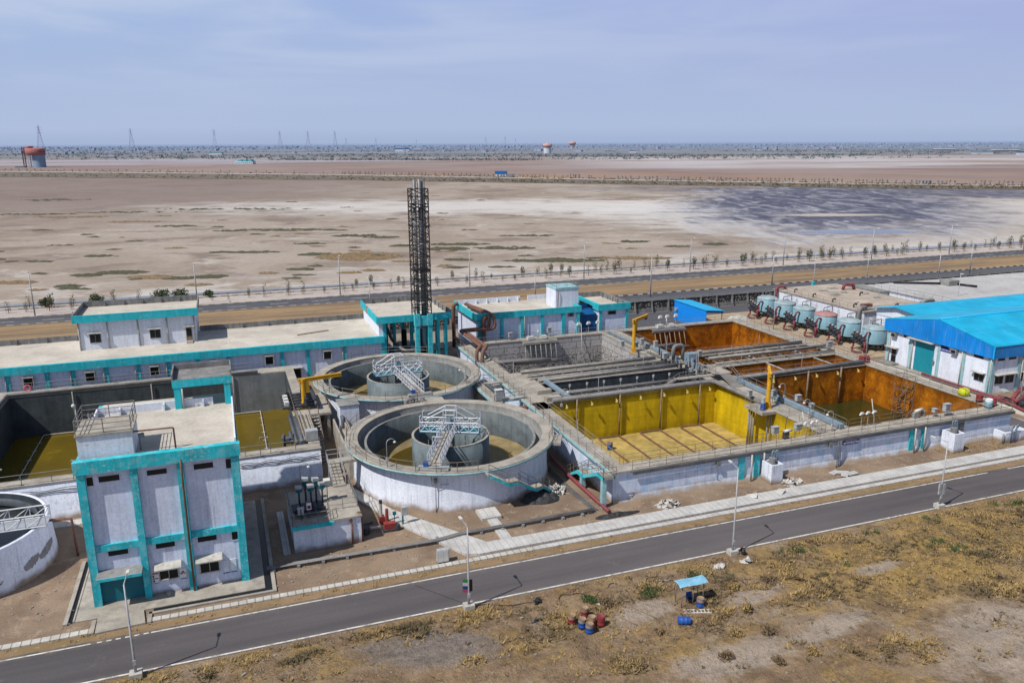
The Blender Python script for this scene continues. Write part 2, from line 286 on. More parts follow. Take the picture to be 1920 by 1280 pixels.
def leafm(name, a, b):
    g = G(name); k = g.mix(g.mr(g.noise(1.3, 3), .35, .65), a, b); k = g.mul(k, g.mr(g.noise(9, 2), .2, .8, .75, 1.25)); return g.end(k, .8, 0, .2)
M['leaf'] = leafm('green_leaves', (.075, .115, .035), (.045, .075, .025))
M['leafd'] = leafm('dark_leaves', (.06, .095, .04), (.035, .06, .028))
M['dryg'] = leafm('dry_golden_grass', (.35, .245, .105), (.27, .185, .075))
M['dryb'] = leafm('dry_brown_grass', (.22, .155, .085), (.14, .098, .058))
M['scrub'] = leafm('flat_scrub', (.085, .085, .05), (.065, .06, .04))
M['hazegreen'] = leafm('distant_scrub', (.14, .17, .185), (.165, .195, .215))  # greyed green: distance haze is painted into the leaf colours
M['hazefar'] = leafm('distant_treeline', (.19, .24, .32), (.215, .27, .355))  # bluer still, more distance haze painted into the leaf colours
M['bark'] = paint('bark', (.12, .085, .06), .2, 3)
# ------------------------------------------------------------------ mesh helpers (world coordinates; build() moves them under the thing)
class MB:
    def __init__(s): s.v = []; s.f = []; s.sm = []; s.runs = []
    def add(s, vs, fs, smooth=False):
        o = len(s.v); s.v += [tuple(p) for p in vs]; s.f += [tuple(i+o for i in f) for f in fs]; s.sm += [smooth]*len(fs); return s
    def box(s, x0, x1, y0, y1, z0, z1):
        if x0 > x1: x0, x1 = x1, x0
        if y0 > y1: y0, y1 = y1, y0
        if z0 > z1: z0, z1 = z1, z0
        return s.add([(x0, y0, z0), (x1, y0, z0), (x1, y1, z0), (x0, y1, z0), (x0, y0, z1), (x1, y0, z1), (x1, y1, z1), (x0, y1, z1)],
                     [(3, 2, 1, 0), (4, 5, 6, 7), (0, 1, 5, 4), (1, 2, 6, 5), (2, 3, 7, 6), (3, 0, 4, 7)])
    def obox(s, c, l, w, h, ang):     # oriented box, c = centre of the base
        ca, sa = math.cos(ang), math.sin(ang); vs = []
        for z in (0, h):
            for a, b in ((-1, -1), (1, -1), (1, 1), (-1, 1)):
                vs.append((c[0]+a*l/2*ca-b*w/2*sa, c[1]+a*l/2*sa+b*w/2*ca, c[2]+z))
        return s.add(vs, [(3, 2, 1, 0), (4, 5, 6, 7), (0, 1, 5, 4), (1, 2, 6, 5), (2, 3, 7, 6), (3, 0, 4, 7)])
    def prism(s, poly, z0, z1):
        n = len(poly); vs = [(x, y, z0) for x, y in poly]+[(x, y, z1) for x, y in poly]
        return s.add(vs, [tuple(range(n-1, -1, -1)), tuple(range(n, 2*n))]+[(i, (i+1) % n, n+(i+1) % n, n+i) for i in range(n)])
    def prismx(s, poly, x0, x1):       # poly in (y, z)
        n = len(poly); vs = [(x0, y, z) for y, z in poly]+[(x1, y, z) for y, z in poly]
        return s.add(vs, [tuple(range(n-1, -1, -1)), tuple(range(n, 2*n))]+[(i, (i+1) % n, n+(i+1) % n, n+i) for i in range(n)])
    def prismy(s, poly, y0, y1):       # poly in (x, z)
        n = len(poly); vs = [(x, y0, z) for x, z in poly]+[(x, y1, z) for x, z in poly]
        return s.add(vs, [tuple(range(n)), tuple(range(2*n-1, n-1, -1))]+[(i, n+i, n+(i+1) % n, (i+1) % n) for i in range(n)])
    def quad(s, *p): return s.add(p, [tuple(range(len(p)))])
    def tube(s, pts, r, n=8, caps=True, closed=False):
        pts = [Vector(p) for p in pts]
        # round the corners of long pipes
        rings = []; k = len(pts); ref = None
        for i, p in enumerate(pts):
            a = pts[i-1] if (i > 0 or closed) else None; b = pts[(i+1) % k] if (i < k-1 or closed) else None
            t = ((p-a).normalized() if a is not None else Vector())+((b-p).normalized() if b is not None else Vector())
            if t.length < 1e-6: t = Vector((0, 0, 1))
            t.normalize()
            if ref is None:
                ref = Vector((0, 0, 1)) if abs(t.z) < .9 else Vector((1, 0, 0))
            x = ref-t*ref.dot(t)
            if x.length < 1e-4: x = t.orthogonal()
            x.normalize(); ref = x; y = t.cross(x); sc = 1.0
            if a is not None and b is not None:
                c = (p-a).normalized().dot((b-p).normalized()); sc = 1/max(.5, math.sqrt(max(.05, (1+c)/2)))
            rr = r[i] if isinstance(r, (list, tuple)) else r
            rings.append([p+(x*math.cos(2*PI*j/n)+y*math.sin(2*PI*j/n))*rr*(sc if n > 4 else 1) for j in range(n)])
        vs = [q for ring in rings for q in ring]; fs = []
        m = k if closed else k-1
        for i in range(m):
            for j in range(n):
                a = i*n+j; b = i*n+(j+1) % n; c = ((i+1) % k)*n+(j+1) % n; d = ((i+1) % k)*n+j; fs.append((a, b, c, d))
        s.add(vs, fs, n > 4)
        if caps and not closed:
            o = len(s.v)-len(vs); s.f += [tuple(o+j for j in range(n-1, -1, -1)), tuple(o+(k-1)*n+j for j in range(n))]; s.sm += [False, False]
        return s
    def bend(s, pts, r, n=8, rad=None, seg=4):   # pipe with rounded elbows
        s.runs.append(len(s.f)); pts = [Vector(p) for p in pts]; rad = rad or r*2.2; out = [pts[0]]
        for i in range(1, len(pts)-1):
            a, p, b = pts[i-1], pts[i], pts[i+1]; d1 = (a-p); d2 = (b-p); q = min(rad, d1.length*.45, d2.length*.45)
            s0 = p+d1.normalized()*q; s1 = p+d2.normalized()*q
            for t in range(seg+1):
                u = t/seg; out.append(s0*(1-u)**2+p*2*u*(1-u)+s1*u*u)
        out.append(pts[-1]); return s.tube(out, r, n)
    def lathe(s, c, prof, n=32, a0=0, a1=2*PI, smooth=True):   # prof: (r, z) from bottom-outside; full turn closes
        full = abs(a1-a0-2*PI) < 1e-6; k = n if full else n+1; vs = []
        for i in range(k):
            t = a0+(a1-a0)*i/n
            for r, z in prof: vs.append((c[0]+r*math.cos(t), c[1]+r*math.sin(t), c[2]+z))
        p = len(prof); fs = []
        for i in range(n):
            i2 = (i+1) % k
            for j in range(p-1): fs.append((i*p+j, i2*p+j, i2*p+j+1, i*p+j+1))
        return s.add(vs, fs, smooth)
    def cyl(s, c, r, h, n=16, r2=None):
        return s.lathe(c, [(0.0001, 0), (r, 0), (r if r2 is None else r2, h), (0.0001, h)], n, smooth=False if n < 8 else False)
    def rail(s, pts, h=1.0, step=1.8, r=.03, mids=(.5,), closed=False):
        pts = [Vector(p) for p in pts]; k = len(pts); s.runs.append(len(s.f))
        for i in range(k if closed else k-1):
            a, b = pts[i], pts[(i+1) % k]; L = (b-a).length; n = max(1, round(L/step))
            for j in range(n+(1 if (i == k-2 and not closed) else 0)):
                p = a.lerp(b, j/n); s.tube([p, p+Vector((0, 0, h))], r, 4, caps=False)
            for q in (*[h*x for x in mids], h): s.tube([a+Vector((0, 0, q)), b+Vector((0, 0, q))], r, 4, caps=False)
        return s
    def build(s, name, mat, parent=None, label=None, smooth=None):
        if parent is not None and len(s.runs) > 1 and s.runs[0] == 0 and name.split('_')[-1] in ('railing', 'piping'):   # one part per run
            for a, c in zip(s.runs, s.runs[1:]+[len(s.f)]):
                b = MB(); mp = {}
                for f, sm in zip(s.f[a:c], s.sm[a:c]):
                    for j in f:
                        if j not in mp: mp[j] = len(b.v); b.v.append(s.v[j])
                    b.f.append(tuple(mp[j] for j in f)); b.sm.append(sm)
                o = b.build(name, mat, parent)
            return o
        me = bpy.data.meshes.new(name); vs = s.v
        if parent is not None:
            inv = ROOTINV.get(parent.name)
            if inv is None: inv = ROOTINV[parent.name] = parent.matrix_basis.inverted() if parent.parent is None else ROOTINV[parent.parent.name]
            vs = [inv @ Vector(p) for p in vs]
        me.from_pydata([tuple(p) for p in vs], [], s.f)
        me.polygons.foreach_set('use_smooth', s.sm)
        me.materials.append(M[mat] if isinstance(mat, str) else mat); me.update()
        o = bpy.data.objects.new(name, me); col.objects.link(o)
        if parent is not None: o.parent = parent; ROOTINV[o.name] = ROOTINV[parent.name] if parent.name in ROOTINV else Matrix()
        if label: o['label'] = label
        return o
    def each(s, name, mat, parent=None):     # one part per connected piece
        par = list(range(len(s.v)))
        def find(i):
            while par[i] != i: par[i] = par[par[i]]; i = par[i]
            return i
        for f in s.f:
            for j in f[1:]: par[find(j)] = find(f[0])
        grp = {}
        for f, sm in zip(s.f, s.sm): grp.setdefault(find(f[0]), []).append((f, sm))
        for fl in grp.values():
            b = MB(); mp = {}
            for f, sm in fl:
                for j in f:
                    if j not in mp: mp[j] = len(b.v); b.v.append(s.v[j])
                b.f.append(tuple(mp[j] for j in f)); b.sm.append(sm)
            b.build(name, mat, parent)
ROOTINV = {}
def thing(name, label, cat, loc=(0, 0, 0), rz=0, group=None):
    o = bpy.data.objects.new(name, None); col.objects.link(o); o.empty_display_size = .5
    o.location = loc; o.rotation_euler = (0, 0, rz); o['label'] = label; o['category'] = cat
    o.matrix_basis = Matrix.Translation(loc) @ Matrix.Rotation(rz, 4, 'Z'); o.location = loc; o.rotation_euler = (0, 0, rz)
    if group: o['group'] = group
    ROOTINV[o.name] = o.matrix_basis.inverted()
    return o
def tag(o, label, cat, group=None):
    o['label'] = label; o['category'] = cat
    if group: o['group'] = group
    return o
def struct(o): o['kind'] = 'structure'; return o
def stuff(o, label=None, cat=None):
    o['kind'] = 'stuff'
    if label: o['label'] = label; o['category'] = cat
    return o
KIDS = {}
def copy_tree(o, parent=None):
    c = o.copy(); col.objects.link(c)
    if parent is not None: c.parent = parent
    for ch in KIDS.get(o.name) or KIDS.setdefault(o.name, [x for x in col.objects if x.parent == o]): copy_tree(ch, c)
    return c
def dup(o, loc, rz=0, label=None, sc=None, group=None):
    c = copy_tree(o); c.location = loc; c.rotation_euler = (0, 0, rz)
    if sc: c.scale = sc
    if label: c['label'] = label
    if group: c['group'] = group
    return c
def sheet(name, x0, x1, y0, y1, z, mat, holes=(), kind='structure'):
    xs = sorted({x0, x1, *[h[i] for h in holes for i in (0, 1) if x0 < h[i] < x1]}); ys = sorted({y0, y1, *[h[i] for h in holes for i in (2, 3) if y0 < h[i] < y1]})
    b = MB()
    for a, c in zip(xs, xs[1:]):
        for d, e in zip(ys, ys[1:]):
            mx, my = (a+c)/2, (d+e)/2
            if any(h[0] < mx < h[1] and h[2] < my < h[3] for h in holes): continue
            b.quad((a, d, z), (c, d, z), (c, e, z), (a, e, z))
    o = b.build(name, mat); o['kind'] = kind; return o
def strip(name, left, right, z, mat, kind='structure'):
    b = MB(); n = min(len(left), len(right))
    for i in range(n-1): b.quad((*right[i], z), (*right[i+1], z), (*left[i+1], z), (*left[i], z))
    o = b.build(name, mat); o['kind'] = kind; return o
def text(name, body, size, mat, parent, origin, ux, uz, align='CENTER'):
    cu = bpy.data.curves.new(name, 'FONT'); cu.body = body; cu.size = size; cu.align_x = align; cu.align_y = 'CENTER'; cu.extrude = .004; cu.space_line = .9
    o = bpy.data.objects.new(name, cu); col.objects.link(o); x = Vector(ux).normalized(); z = Vector(uz).normalized(); nrm = x.cross(z)
    mm = Matrix((x, z, nrm)).transposed().to_4x4(); mm.translation = origin
    bpy.context.view_layer.update(); me = bpy.data.meshes.new_from_object(o.evaluated_get(bpy.context.evaluated_depsgraph_get())); bpy.data.objects.remove(o)
    o = bpy.data.objects.new(name, me); col.objects.link(o); me.materials.clear(); me.materials.append(M[mat])
    o.parent = parent; o.matrix_basis = ROOTINV[parent.name] @ mm; return o
def leafball(b, c, rx, ry, rz, n, size, rng, low=.0):
    for _ in range(n):
        while True:
            p = Vector((rng.uniform(-1, 1), rng.uniform(-1, 1), rng.uniform(-1+low, 1)))
            if .25 < p.length < 1: break
        q = Vector((c[0]+p.x*rx, c[1]+p.y*ry, c[2]+p.z*rz)); a = Vector((rng.gauss(0, 1), rng.gauss(0, 1), rng.gauss(0, 1))).normalized(); t = a.orthogonal().normalized(); w = a.cross(t)
        s = size*rng.uniform(.6, 1.4); b.add([q-t*s, q+w*s*.55, q+t*s, q-w*s*.55], [(0, 1, 2, 3)])
def tuft(b, x, y, z, r, h, n, rng):
    for _ in range(n):
        a = rng.uniform(0, 2*PI); q = rng.uniform(0, .45)*r; bx, by = x+q*math.cos(a), y+q*math.sin(a); k = rng.uniform(.5, 1); a2 = a+rng.uniform(-.8, .8)
        tx, ty = bx+math.cos(a2)*r*k, by+math.sin(a2)*r*k; w = r*.16; px, py = -math.sin(a2)*w, math.cos(a2)*w
        b.add([(bx-px, by-py, z), (bx+px, by+py, z), (tx, ty, z+h*rng.uniform(.5, 1.1))], [(0, 1, 2)])
# ------------------------------------------------------------------ the setting
HOLES = [(34.9, 87.9, 66.0, 119.9), (-27.4, 7.0, 83.4, 113.6)]
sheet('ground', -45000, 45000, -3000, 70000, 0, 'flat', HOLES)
def gz(x, y):      # gentle relief of the dry field, level by the road
    e = max(0., min(1., (52.4-y)/2.2)); f = 1-.75*math.exp(-(((x-28)/9)**2+((y-47.5)/3)**2))
    return .02+max(0., e*f*(.34*max(-.3, mnoise.noise((x*.16, y*.22, 3)))+.16*mnoise.noise((x*.5, y*.6, 8))+.07*mnoise.noise((x*1.5, y*1.7, 2))+.14))
b = MB(); nx, ny = 330, 92; gx = lambda i: -22+i*.36; gy = lambda j: 53.05-j*.3
for j in range(ny+1):
    for i in range(nx+1): b.v.append((gx(i), gy(j), gz(gx(i), gy(j))))
for j in range(ny):
    for i in range(nx): b.f.append((j*(nx+1)+i, (j+1)*(nx+1)+i, (j+1)*(nx+1)+i+1, j*(nx+1)+i+1)); b.sm.append(True)
o = b.build('dry_field', 'field'); struct(o)
sheet('field_margin', -140, 220, 2, 53.0, .006, 'field', [(-21, 96, 26, 53.0)])
sheet('yard_ground', -140, 160, 58.0, 118, .008, 'yard', HOLES)
sheet('back_yard', -140, 300, 118, 147.2, .010, 'yardback', HOLES)
sheet('near_road', -140, 300, 53.0, 58.25, .016, 'asph')
sheet('side_road', 90.2, 95.2, 58.25, 132, .016, 'asph')
sheet('inner_yard_road', 70, 108, 132, 144.6, .018, 'asphf')
b = MB(); b.quad((-140, 53.22, .02), (300, 53.22, .02), (300, 53.38, .02), (-140, 53.38, .02))
for x0, x1 in ((-140, -11.4), (-7.4, 76), (79, 89.6)): b.quad((x0, 57.86, .02), (x1, 57.86, .02), (x1, 58.0, .02), (x0, 58.0, .02))
for i in range(6): x = -11.0+i*.62; b.quad((x, 57.86, .02), (x+.34, 57.86, .02), (x+.34, 58.0, .02), (x, 58.0, .02))
b.quad((90.4, 59, .02), (90.55, 59, .02), (90.55, 132, .02), (90.4, 132, .02)); b.quad((94.9, 59, .02), (95.05, 59, .02), (95.05, 132, .02), (94.9, 132, .02))
struct(b.build('road_markings', 'line'))
sheet('road_verge', -140, 300, 52.2, 53.0, .019, 'verge'); sheet('yard_verge', -140, 300, 58.25, 59.25, .019, 'verge')
b = MB()
b.box(-140, -11.5, 59.25, 59.85, 0, .12); b.box(-7.7, 24, 59.3, 59.85, 0, .12); struct(b.build('kerb_slabs', 'paver'))
struct(MB().box(24, 120, 59.25, 59.85, 0, .14).build('kerb_strip', 'slab'))
# drain with covers: main run, the diagonal branch and the cross path
b = MB(); b.box(20, 120, 60.15, 61.95, 0, .22)
b.prism([(12.6, 70.2), (13.4, 71.6), (10.4, 78.5), (9.3, 78.1)], 0, .2); b.prism([(17.6, 60.6), (19.98, 62.1), (13.35, 71.5), (12.3, 70.1)], 0, .215)
b.prism([(17.6, 60.6), (18.8, 60.15), (20.02, 60.15), (20.02, 61.95), (19.98, 62.1)], 0, .218)
struct(b.build('covered_drain', 'slab'))
b = MB(); b.box(21.5, 22.5, 61.96, 66.2, 0, .14); b.box(21.0, 23.0, 66.2, 68.3, 0, .3); struct(b.build('paved_path', 'slab'))
struct(MB().box(-27, -0.5, 78.9, 80.1, 0, .12).build('basin_path', 'slab'))
b = MB()
for i in range(14): b.box(4.0-.0*i, 4.0, 0, 0, 0, 0)
b = MB(); b.box(2.75, 3.35, 66.2, 75, 0, .12); struct(b.build('pump_house_path', 'slab'))
# plinth apron and open drain round the dosing building
b = MB(); b.box(-12.9, .9, 61.2, 78.6, 0, .1); b.prism([(-11.25, 59.0), (-7.85, 59.2), (-8.1, 61.15), (-11.3, 61.15)], 0, .16); struct(b.build('building_apron', 'conc'))
b = MB()
b.box(-13.65, -13.35, 61.0, 71, 0, .16); b.box(-13.02, -12.9, 61.2, 71, 0, .16)
b.box(-7.7, 1.75, 60.35, 60.6, 0, .16); b.box(1.45, 1.75, 60.6, 78.6, 0, .16); b.box(-7.75, -7.45, 59.2, 60.6, 0, .16); b.box(-11.65, -11.35, 59.1, 60.9, 0, .16)
struct(b.build('open_drain_kerb', 'conc'))
b = MB(); b.box(-13.35, -13.02, 61.2, 71, 0, .03); b.box(-7.4, 1.45, 60.6, 61.2, 0, .03); b.box(.9, 1.45, 61.2, 78.6, 0, .03); struct(b.build('open_drain_channel', 'dark'))
struct(MB().prism([(92.5, 84.5), (100.3, 87.0), (100.3, 94.5), (95.3, 94.5)], 0, .06).build('warehouse_forecourt', 'conc'))
# far dual carriageway
sheet('highway_near_lanes', -900, 1800, 147.4, 163.2, .03, 'asphf'); sheet('median_strip', -900, 1800, 163.5, 179.3, .05, 'median')
sheet('highway_far_lanes', -900, 1800, 179.6, 187.0, .03, 'asphf'); sheet('highway_footpath', -900, 1800, 187.3, 200.2, .06, 'foot')
b = MB(); b.box(-900, 1800, 163.2, 163.5, 0, .22); struct(b.build('highway_kerbs', 'kerb')); b = MB(); b.box(-900, 1800, 179.3, 179.6, 0, .2); b.box(-900, 1800, 187.0, 187.3, 0, .2); b.box(-900, 1800, 196.6, 196.9, 0, .3); b.box(-900, 1800, 147.1, 147.4, 0, .25)
struct(b.build('footpath_kerbs', 'kerbp'))
b = MB()
for i in range(-70, 150):
    for y in (151.3, 156.2): b.quad((i*9, y, .045), (i*9+4, y, .045), (i*9+4, y+.22, .045), (i*9, y+.22, .045))
    b.quad((i*9, 183.2, .045), (i*9+4, 183.2, .045), (i*9+4, 183.42, .045), (i*9, 183.42, .045))
struct(b.build('lane_markings', 'line'))
# ditch along the flat
rng = random.Random(3); lo, hi = [], []
x = -400
while x < 900:
    a = .5+.5*mnoise.noise((x*.02, 0, 1)); w = max(.2, 3.4*mnoise.noise((x*.011, 3, 1))+ (2.6 if x < 40 else 1.4 if x < 120 else 3.2))
    lo.append((x, 200.6+a)); hi.append((x, 201.2+a+w)); x += 4
strip('ditch_water', hi, lo, .03, 'wblue')
b = MB(); b.box(-400, 900, 199.9, 200.4, 0, .35); struct(b.build('ditch_kerb', 'concgrey'))
pool = MB(); pts = []
for i in range(40):
    t = 2*PI*i/40; rr = 1+.35*mnoise.noise((math.cos(t)*1.3, math.sin(t)*1.3, 5)); pts.append((236+26*rr*math.cos(t)*.92+5*math.sin(t), 251-9.5*math.cos(t)*rr+5*rr*math.sin(t), .03))
pool.add(pts, [tuple(range(40))]); struct(pool.build('pond_water', 'wblue'))

# causeway road across the flat, with the far band of growth
near_e = [(-1500, 1930), (-900, 1490), (-220, 1040), (114, 796), (247, 677), (360, 576), (456, 490), (551, 425), (760, 270), (1000, 110)]
road_e = [(-1530, 2150), (-930, 1720), (-265, 1250), (134, 931), (281, 769), (398, 640), (501, 540), (589, 455), (790, 296), (1020, 130)]
def lerp2(a, b, t): return [(p[0]+(q[0]-p[0])*t, p[1]+(q[1]-p[1])*t) for p, q in zip(a, b)]
M['bank'] = soil('causeway_bank_growth', (.17, .14, .115), (.12, .11, .085), (.24, .19, .155), .05, (.10, .095, .07))
M['causeroad'] = soil('causeway_track', (.42, .38, .35), (.36, .32, .30), (.46, .43, .40), .05)
strip('causeway_bank', lerp2(near_e, road_e, .85), near_e, .6, 'bank'); strip('causeway_road', lerp2(near_e, road_e, 1.0), lerp2(near_e, road_e, .85), .65, 'causeroad')
b = MB()
for i in range(len(near_e)-1):
    p, q = near_e[i], near_e[i+1]; b.quad((*p, 0), (*q, 0), (*q, .6), (*p, .6))
struct(b.build('causeway_edge', 'bank'))

# ------------------------------------------------------------------ dosing building (front left)
def pillar(b, x0, x1, y0, y1, z0, z1): b.box(x0, x1, y0, y1, z0, z1)
D = thing('dosing_building', 'tall turquoise and white dosing building with roof tank, nearest the left of the road', 'building', (-6, 63, 0))
w = MB().box(-11.3, -.5, 63.2, 78.2, 0, 11.6); w.build('wall', 'bldw', D)
b = MB().box(-11.5, -.3, 63.35, 78.35, 11.6, 11.72); roof = b.build('roof', 'roof', D)
p = MB(); p.box(-11.5, -2.0, 75, 75.18, 11.72, 12.45)
for x in (-9.8, -6.2, -2.9): p.box(x, x+.12, 74.6, 75, 11.72, 12.35)
p.box(-11.62, -11.5, 67.75, 75, 11.71, 12.4); p.box(-.42, -.3, 63.36, 75, 11.72, 12.4); p.build('parapet', 'white2', D)
fa = MB(); fa.box(-11.85, -.05, 62.72, 63.35, 11.12, 12.12); fa.box(-11.85, -11.3, 63.35, 78.3, 11.12, 11.7); fa.box(-.5, -.29, 63.35, 78.3, 11.12, 11.7)
fa.build('fascia', 'tealw', D)
b = MB()
for x in (-11.72, -8.08, -4.78): b.box(x, x+.5 if x > -11 else x+.58, 62.85, 63.35, 0, 11.12)
b.box(-.82, -.22, 62.85, 63.35, 0, 11.12); b.box(-.42, -.2, 66.6, 67.1, 0, 11.12); b.box(-.42, -.2, 71, 71.5, 0, 11.12); b.each('pillar', 'tealw', D)
b = MB()
for x0, x1 in ((-11.14, -8.08), (-7.58, -4.78), (-4.28, -.82)): b.box(x0, x1, 62.98, 63.2, 4.55, 5.1)
b.each('band_beam', 'tealw', D)
for x0, x1, z0, z1 in ((-10.28, -8.85, 10.2, 10.68), (-6.94, -5.52, 10.24, 10.68), (-3.58, -2.15, 10.22, 10.7), (-11.1, -10.66, 10.02, 10.72), (-1.21, -.8, 9.98, 10.78), (-10.33, -8.92, 4.05, 4.47), (-6.94, -5.55, 4.04, 4.5), (-3.86, -2.44, 4.02, 4.5), (-1.28, -.84, 3.75, 4.5)):
    f = MB(); t = .05
    f.box(x0-t, x1+t, 63.14, 63.24, z0-t, z0); f.box(x0-t, x1+t, 63.14, 63.24, z1, z1+t); f.box(x0-t, x0, 63.14, 63.24, z0, z1); f.box(x1, x1+t, 63.14, 63.24, z0, z1)
    v = f.build('vent_opening', 'bldw', D); MB().box(x0, x1, 63.17, 63.22, z0, z1).build('pane', 'dark', v)
for x0, x1, z0, z1 in ((-6.9, -5.58, 1.33, 2.37), (-3.87, -2.49, 1.32, 2.42)):
    f = MB(); f.box(x0-.07, x1+.07, 63.08, 63.22, z0-.08, z0); f.box(x0-.07, x0, 63.12, 63.22, z0, z1); f.box(x1, x1+.07, 63.12, 63.22, z0, z1); f.box((x0+x1)/2-.025, (x0+x1)/2+.025, 63.12, 63.22, z0, z1)
    v = f.build('window', 'chajja', D); MB().box(x0, x1, 63.16, 63.23, z0, z1).build('pane', 'glass', v)
    MB().prismx([(63.2, z1+.42), (63.2, z1+.3), (62.35, z1+.1), (62.35, z1+.2)], x0-.3, x1+.35).build('sunshade', 'chajja', v)
dr = MB().box(-11.14, -8.08, 63.16, 63.24, .16, 2.72).build('shutter_door', 'tealdk', D)
MB().box(-11.2, -8.0, 61.75, 63.2, 2.78, 2.95).build('canopy', 'concgrey', D)
MB().box(-11.2, -8.0, 61.7, 61.75, 2.72, 2.96).build('canopy_edge', 'tealw', D)
s = MB().box(-7.5, -6.99, 63.14, 63.2, 1.13, 2.03).build('notice_board', 'signw', D)
q = MB(); q.box(-7.46, -7.03, 63.125, 63.14, 1.9, 2.0); q.box(-7.46, -7.03, 63.125, 63.14, 1.48, 1.56); q.build('red_heading', 'red', s)
q = MB(); q.cyl((-7.38, 63.12, 1.66), .06, .13, 8); q.cyl((-7.36, 63.12, 1.25), .06, .13, 8); q.build('pictogram', 'dark', s); MB().box(-7.5, -6.99, 63.12, 63.14, 1.1, 1.135).build('edge_strip', 'sign', s)
s = MB().box(-5.44, -4.95, 63.14, 63.2, 1.13, 1.99).build('hazard_board', 'signw', D)
def diamond(c, r): return MB().add([(c[0]-r, 63.12, c[1]), (c[0], 63.12, c[1]-r), (c[0]+r, 63.12, c[1]), (c[0], 63.12, c[1]+r)], [(0, 1, 2, 3)])
diamond((-5.2, 1.72), .1).build('red_diamond', 'red', s); diamond((-5.31, 1.6), .1).build('blue_diamond', 'drumblue', s); diamond((-5.09, 1.6), .1).build('yellow_diamond', 'yellow', s)
MB().box(-5.44, -4.95, 63.11, 63.14, 1.1, 1.15).build('edge_strip', 'sign', s)
for x0, x1 in ((-2.2, -1.7), (-1.64, -1.14)):
    s = MB().box(x0, x1, 63.15, 63.2, .97, 2.08).build('information_board', 'chajja' if 0 else 'white2', D); MB().box(x0, x1, 63.13, 63.15, .93, 1.0).build('edge_strip', 'sign', s)
MB().bend([(-4.45, 62.75, 11.4), (-4.45, 62.72, 10), (-4.45, 62.72, .12)], .085, 8).build('rain_pipe', 'rust', D)
MB().cyl((-6.35, 62.7, .1), .18, .34, 10).build('waste_bin', 'concgrey', D)
# roof tank
rtk = MB().box(-11.5, -7.7, 63.7, 67.6, 11.72, 13.75).build('roof_tank', 'white', D)
MB().box(-11.6, -7.6, 63.6, 67.7, 13.75, 13.9).build('tank_slab', 'conc', rtk)
MB().rail([(-11.5, 63.7, 13.9), (-7.7, 63.7, 13.9), (-7.7, 67.6, 13.9), (-11.5, 67.6, 13.9)], 1.15, 1.9, .035, (.33, .66), True).build('railing', 'rail', rtk)
b = MB()
for x in (-11.25, -10.95): b.tube([(x, 70.4, 11.72), (x+.15, 67.75, 14.3)], .05, 6)
for i in range(9): z = 11.95+i*.26; y = 70.4-2.65*(z-11.72)/2.58; b.tube([(-11.25, y, z), (-10.95, y, z)], .025, 4)
b.build('ladder', 'steel', rtk)
MB().bend([(-7.7, 64.6, 13.45), (-4.82, 64.5, 13.45), (-4.8, 64.5, 11.72)], .07, 8).build('roof_pipe', 'rust', D)
b = MB(); b.tube([(-7.35, 65.0, 11.72), (-7.35, 65.0, 12.9)], .06, 6); b.obox((-7.2, 65.0, 12.75), .4, .3, .35, .3); b.build('roof_lamp', 'concgrey', D)
b = MB(); b.tube([(-11.6, 65.7, 13.9), (-11.6, 65.7, 15.6)], .03, 5); b.lathe((-11.7, 65.7, 15.55), [(.001, 0), (.14, .03), (.16, .15), (.06, .25), (.001, .26)], 10); b.build('roof_light', 'lampw', D)
# stair cabin
sc_ = MB(); sc_.box(-5.2, -4.65, 74.65, 75.3, 11.72, 13.72); sc_.box(-.95, -.4, 74.65, 75.3, 11.72, 13.72); sc_.box(-5.2, -4.7, 77.7, 78.2, 11.72, 13.72); sc_.box(-.85, -.35, 77.7, 78.2, 11.72, 13.72)
sc_.box(-5.3, -.2, 74.6, 78.3, 13.72, 14.42)
cab = sc_.build('stair_cabin', 'teal', D)
b = MB(); b.box(-5.3, -.2, 78.18, 78.3, 14.42, 14.98); b.box(-5.3, -5.18, 74.6, 78.18, 14.42, 14.98); b.box(-.32, -.2, 74.6, 78.18, 14.42, 14.98); b.box(-5.18, -.32, 74.62, 78.18, 14.42, 14.46); b.build('cabin_parapet', 'parapet', cab)
MB().tube([(-4.5, 74.55, 11.72), (-4.5, 74.55, 13.6)], .07, 6).build('cabin_pipe', 'pipep', cab)

# ------------------------------------------------------------------ left basin
M['baypale'] = paint('pale_basin_coating', (.20, .215, .22), .14, .4, (.14, .15, .155), .5, .6, .2)
LB = thing('equalisation_basin', 'large dark open basin with olive water behind the dosing building', 'basin', (-10, 98, 0))
w = MB()
w.prismx([(80.7, 0), (81.2, 1.6), (81.85, 3.4), (83.3, 3.4), (83.3, 0)], -30, 8.0)
w.box(7.1, 8.0, 83.3, 115, 0, 3.4); w.box(-30, -27.5, 83.3, 115, 0, 3.4); w.box(-27.5, 7.1, 113.7, 115, 0, 3.4); w.build('wall', 'white', LB)
b = MB(); b.box(-30, 8.1, 81.75, 83.45, 3.4, 3.55); b.box(6.95, 8.1, 83.45, 113.55, 3.4, 3.55); b.box(-30, -27.35, 83.45, 113.55, 3.4, 3.55); b.box(-30, 8.1, 113.55, 116.2, 3.4, 3.55); b.build('walkway', 'conc', LB)
b = MB(); b.box(-27.5, 7.1, 113.5, 113.72, -3.4, 3.4); b.box(-27.5, -27.3, 83.3, 113.5, -3.4, 3.4); b.box(6.9, 7.1, 83.3, 113.5, -3.4, 3.4); b.box(-27.3, 6.9, 83.3, 83.42, -3.4, 3.4); b.box(-27.3, 6.9, 83.42, 113.5, -3.5, -3.3)
b.build('basin_lining', 'slate', LB)
MB().box(-1.2, 6.85, 113.44, 113.49, -3.3, 3.38).build('pale_wall_bay', 'baypale', LB)  # paler panel over the right end of the back wall
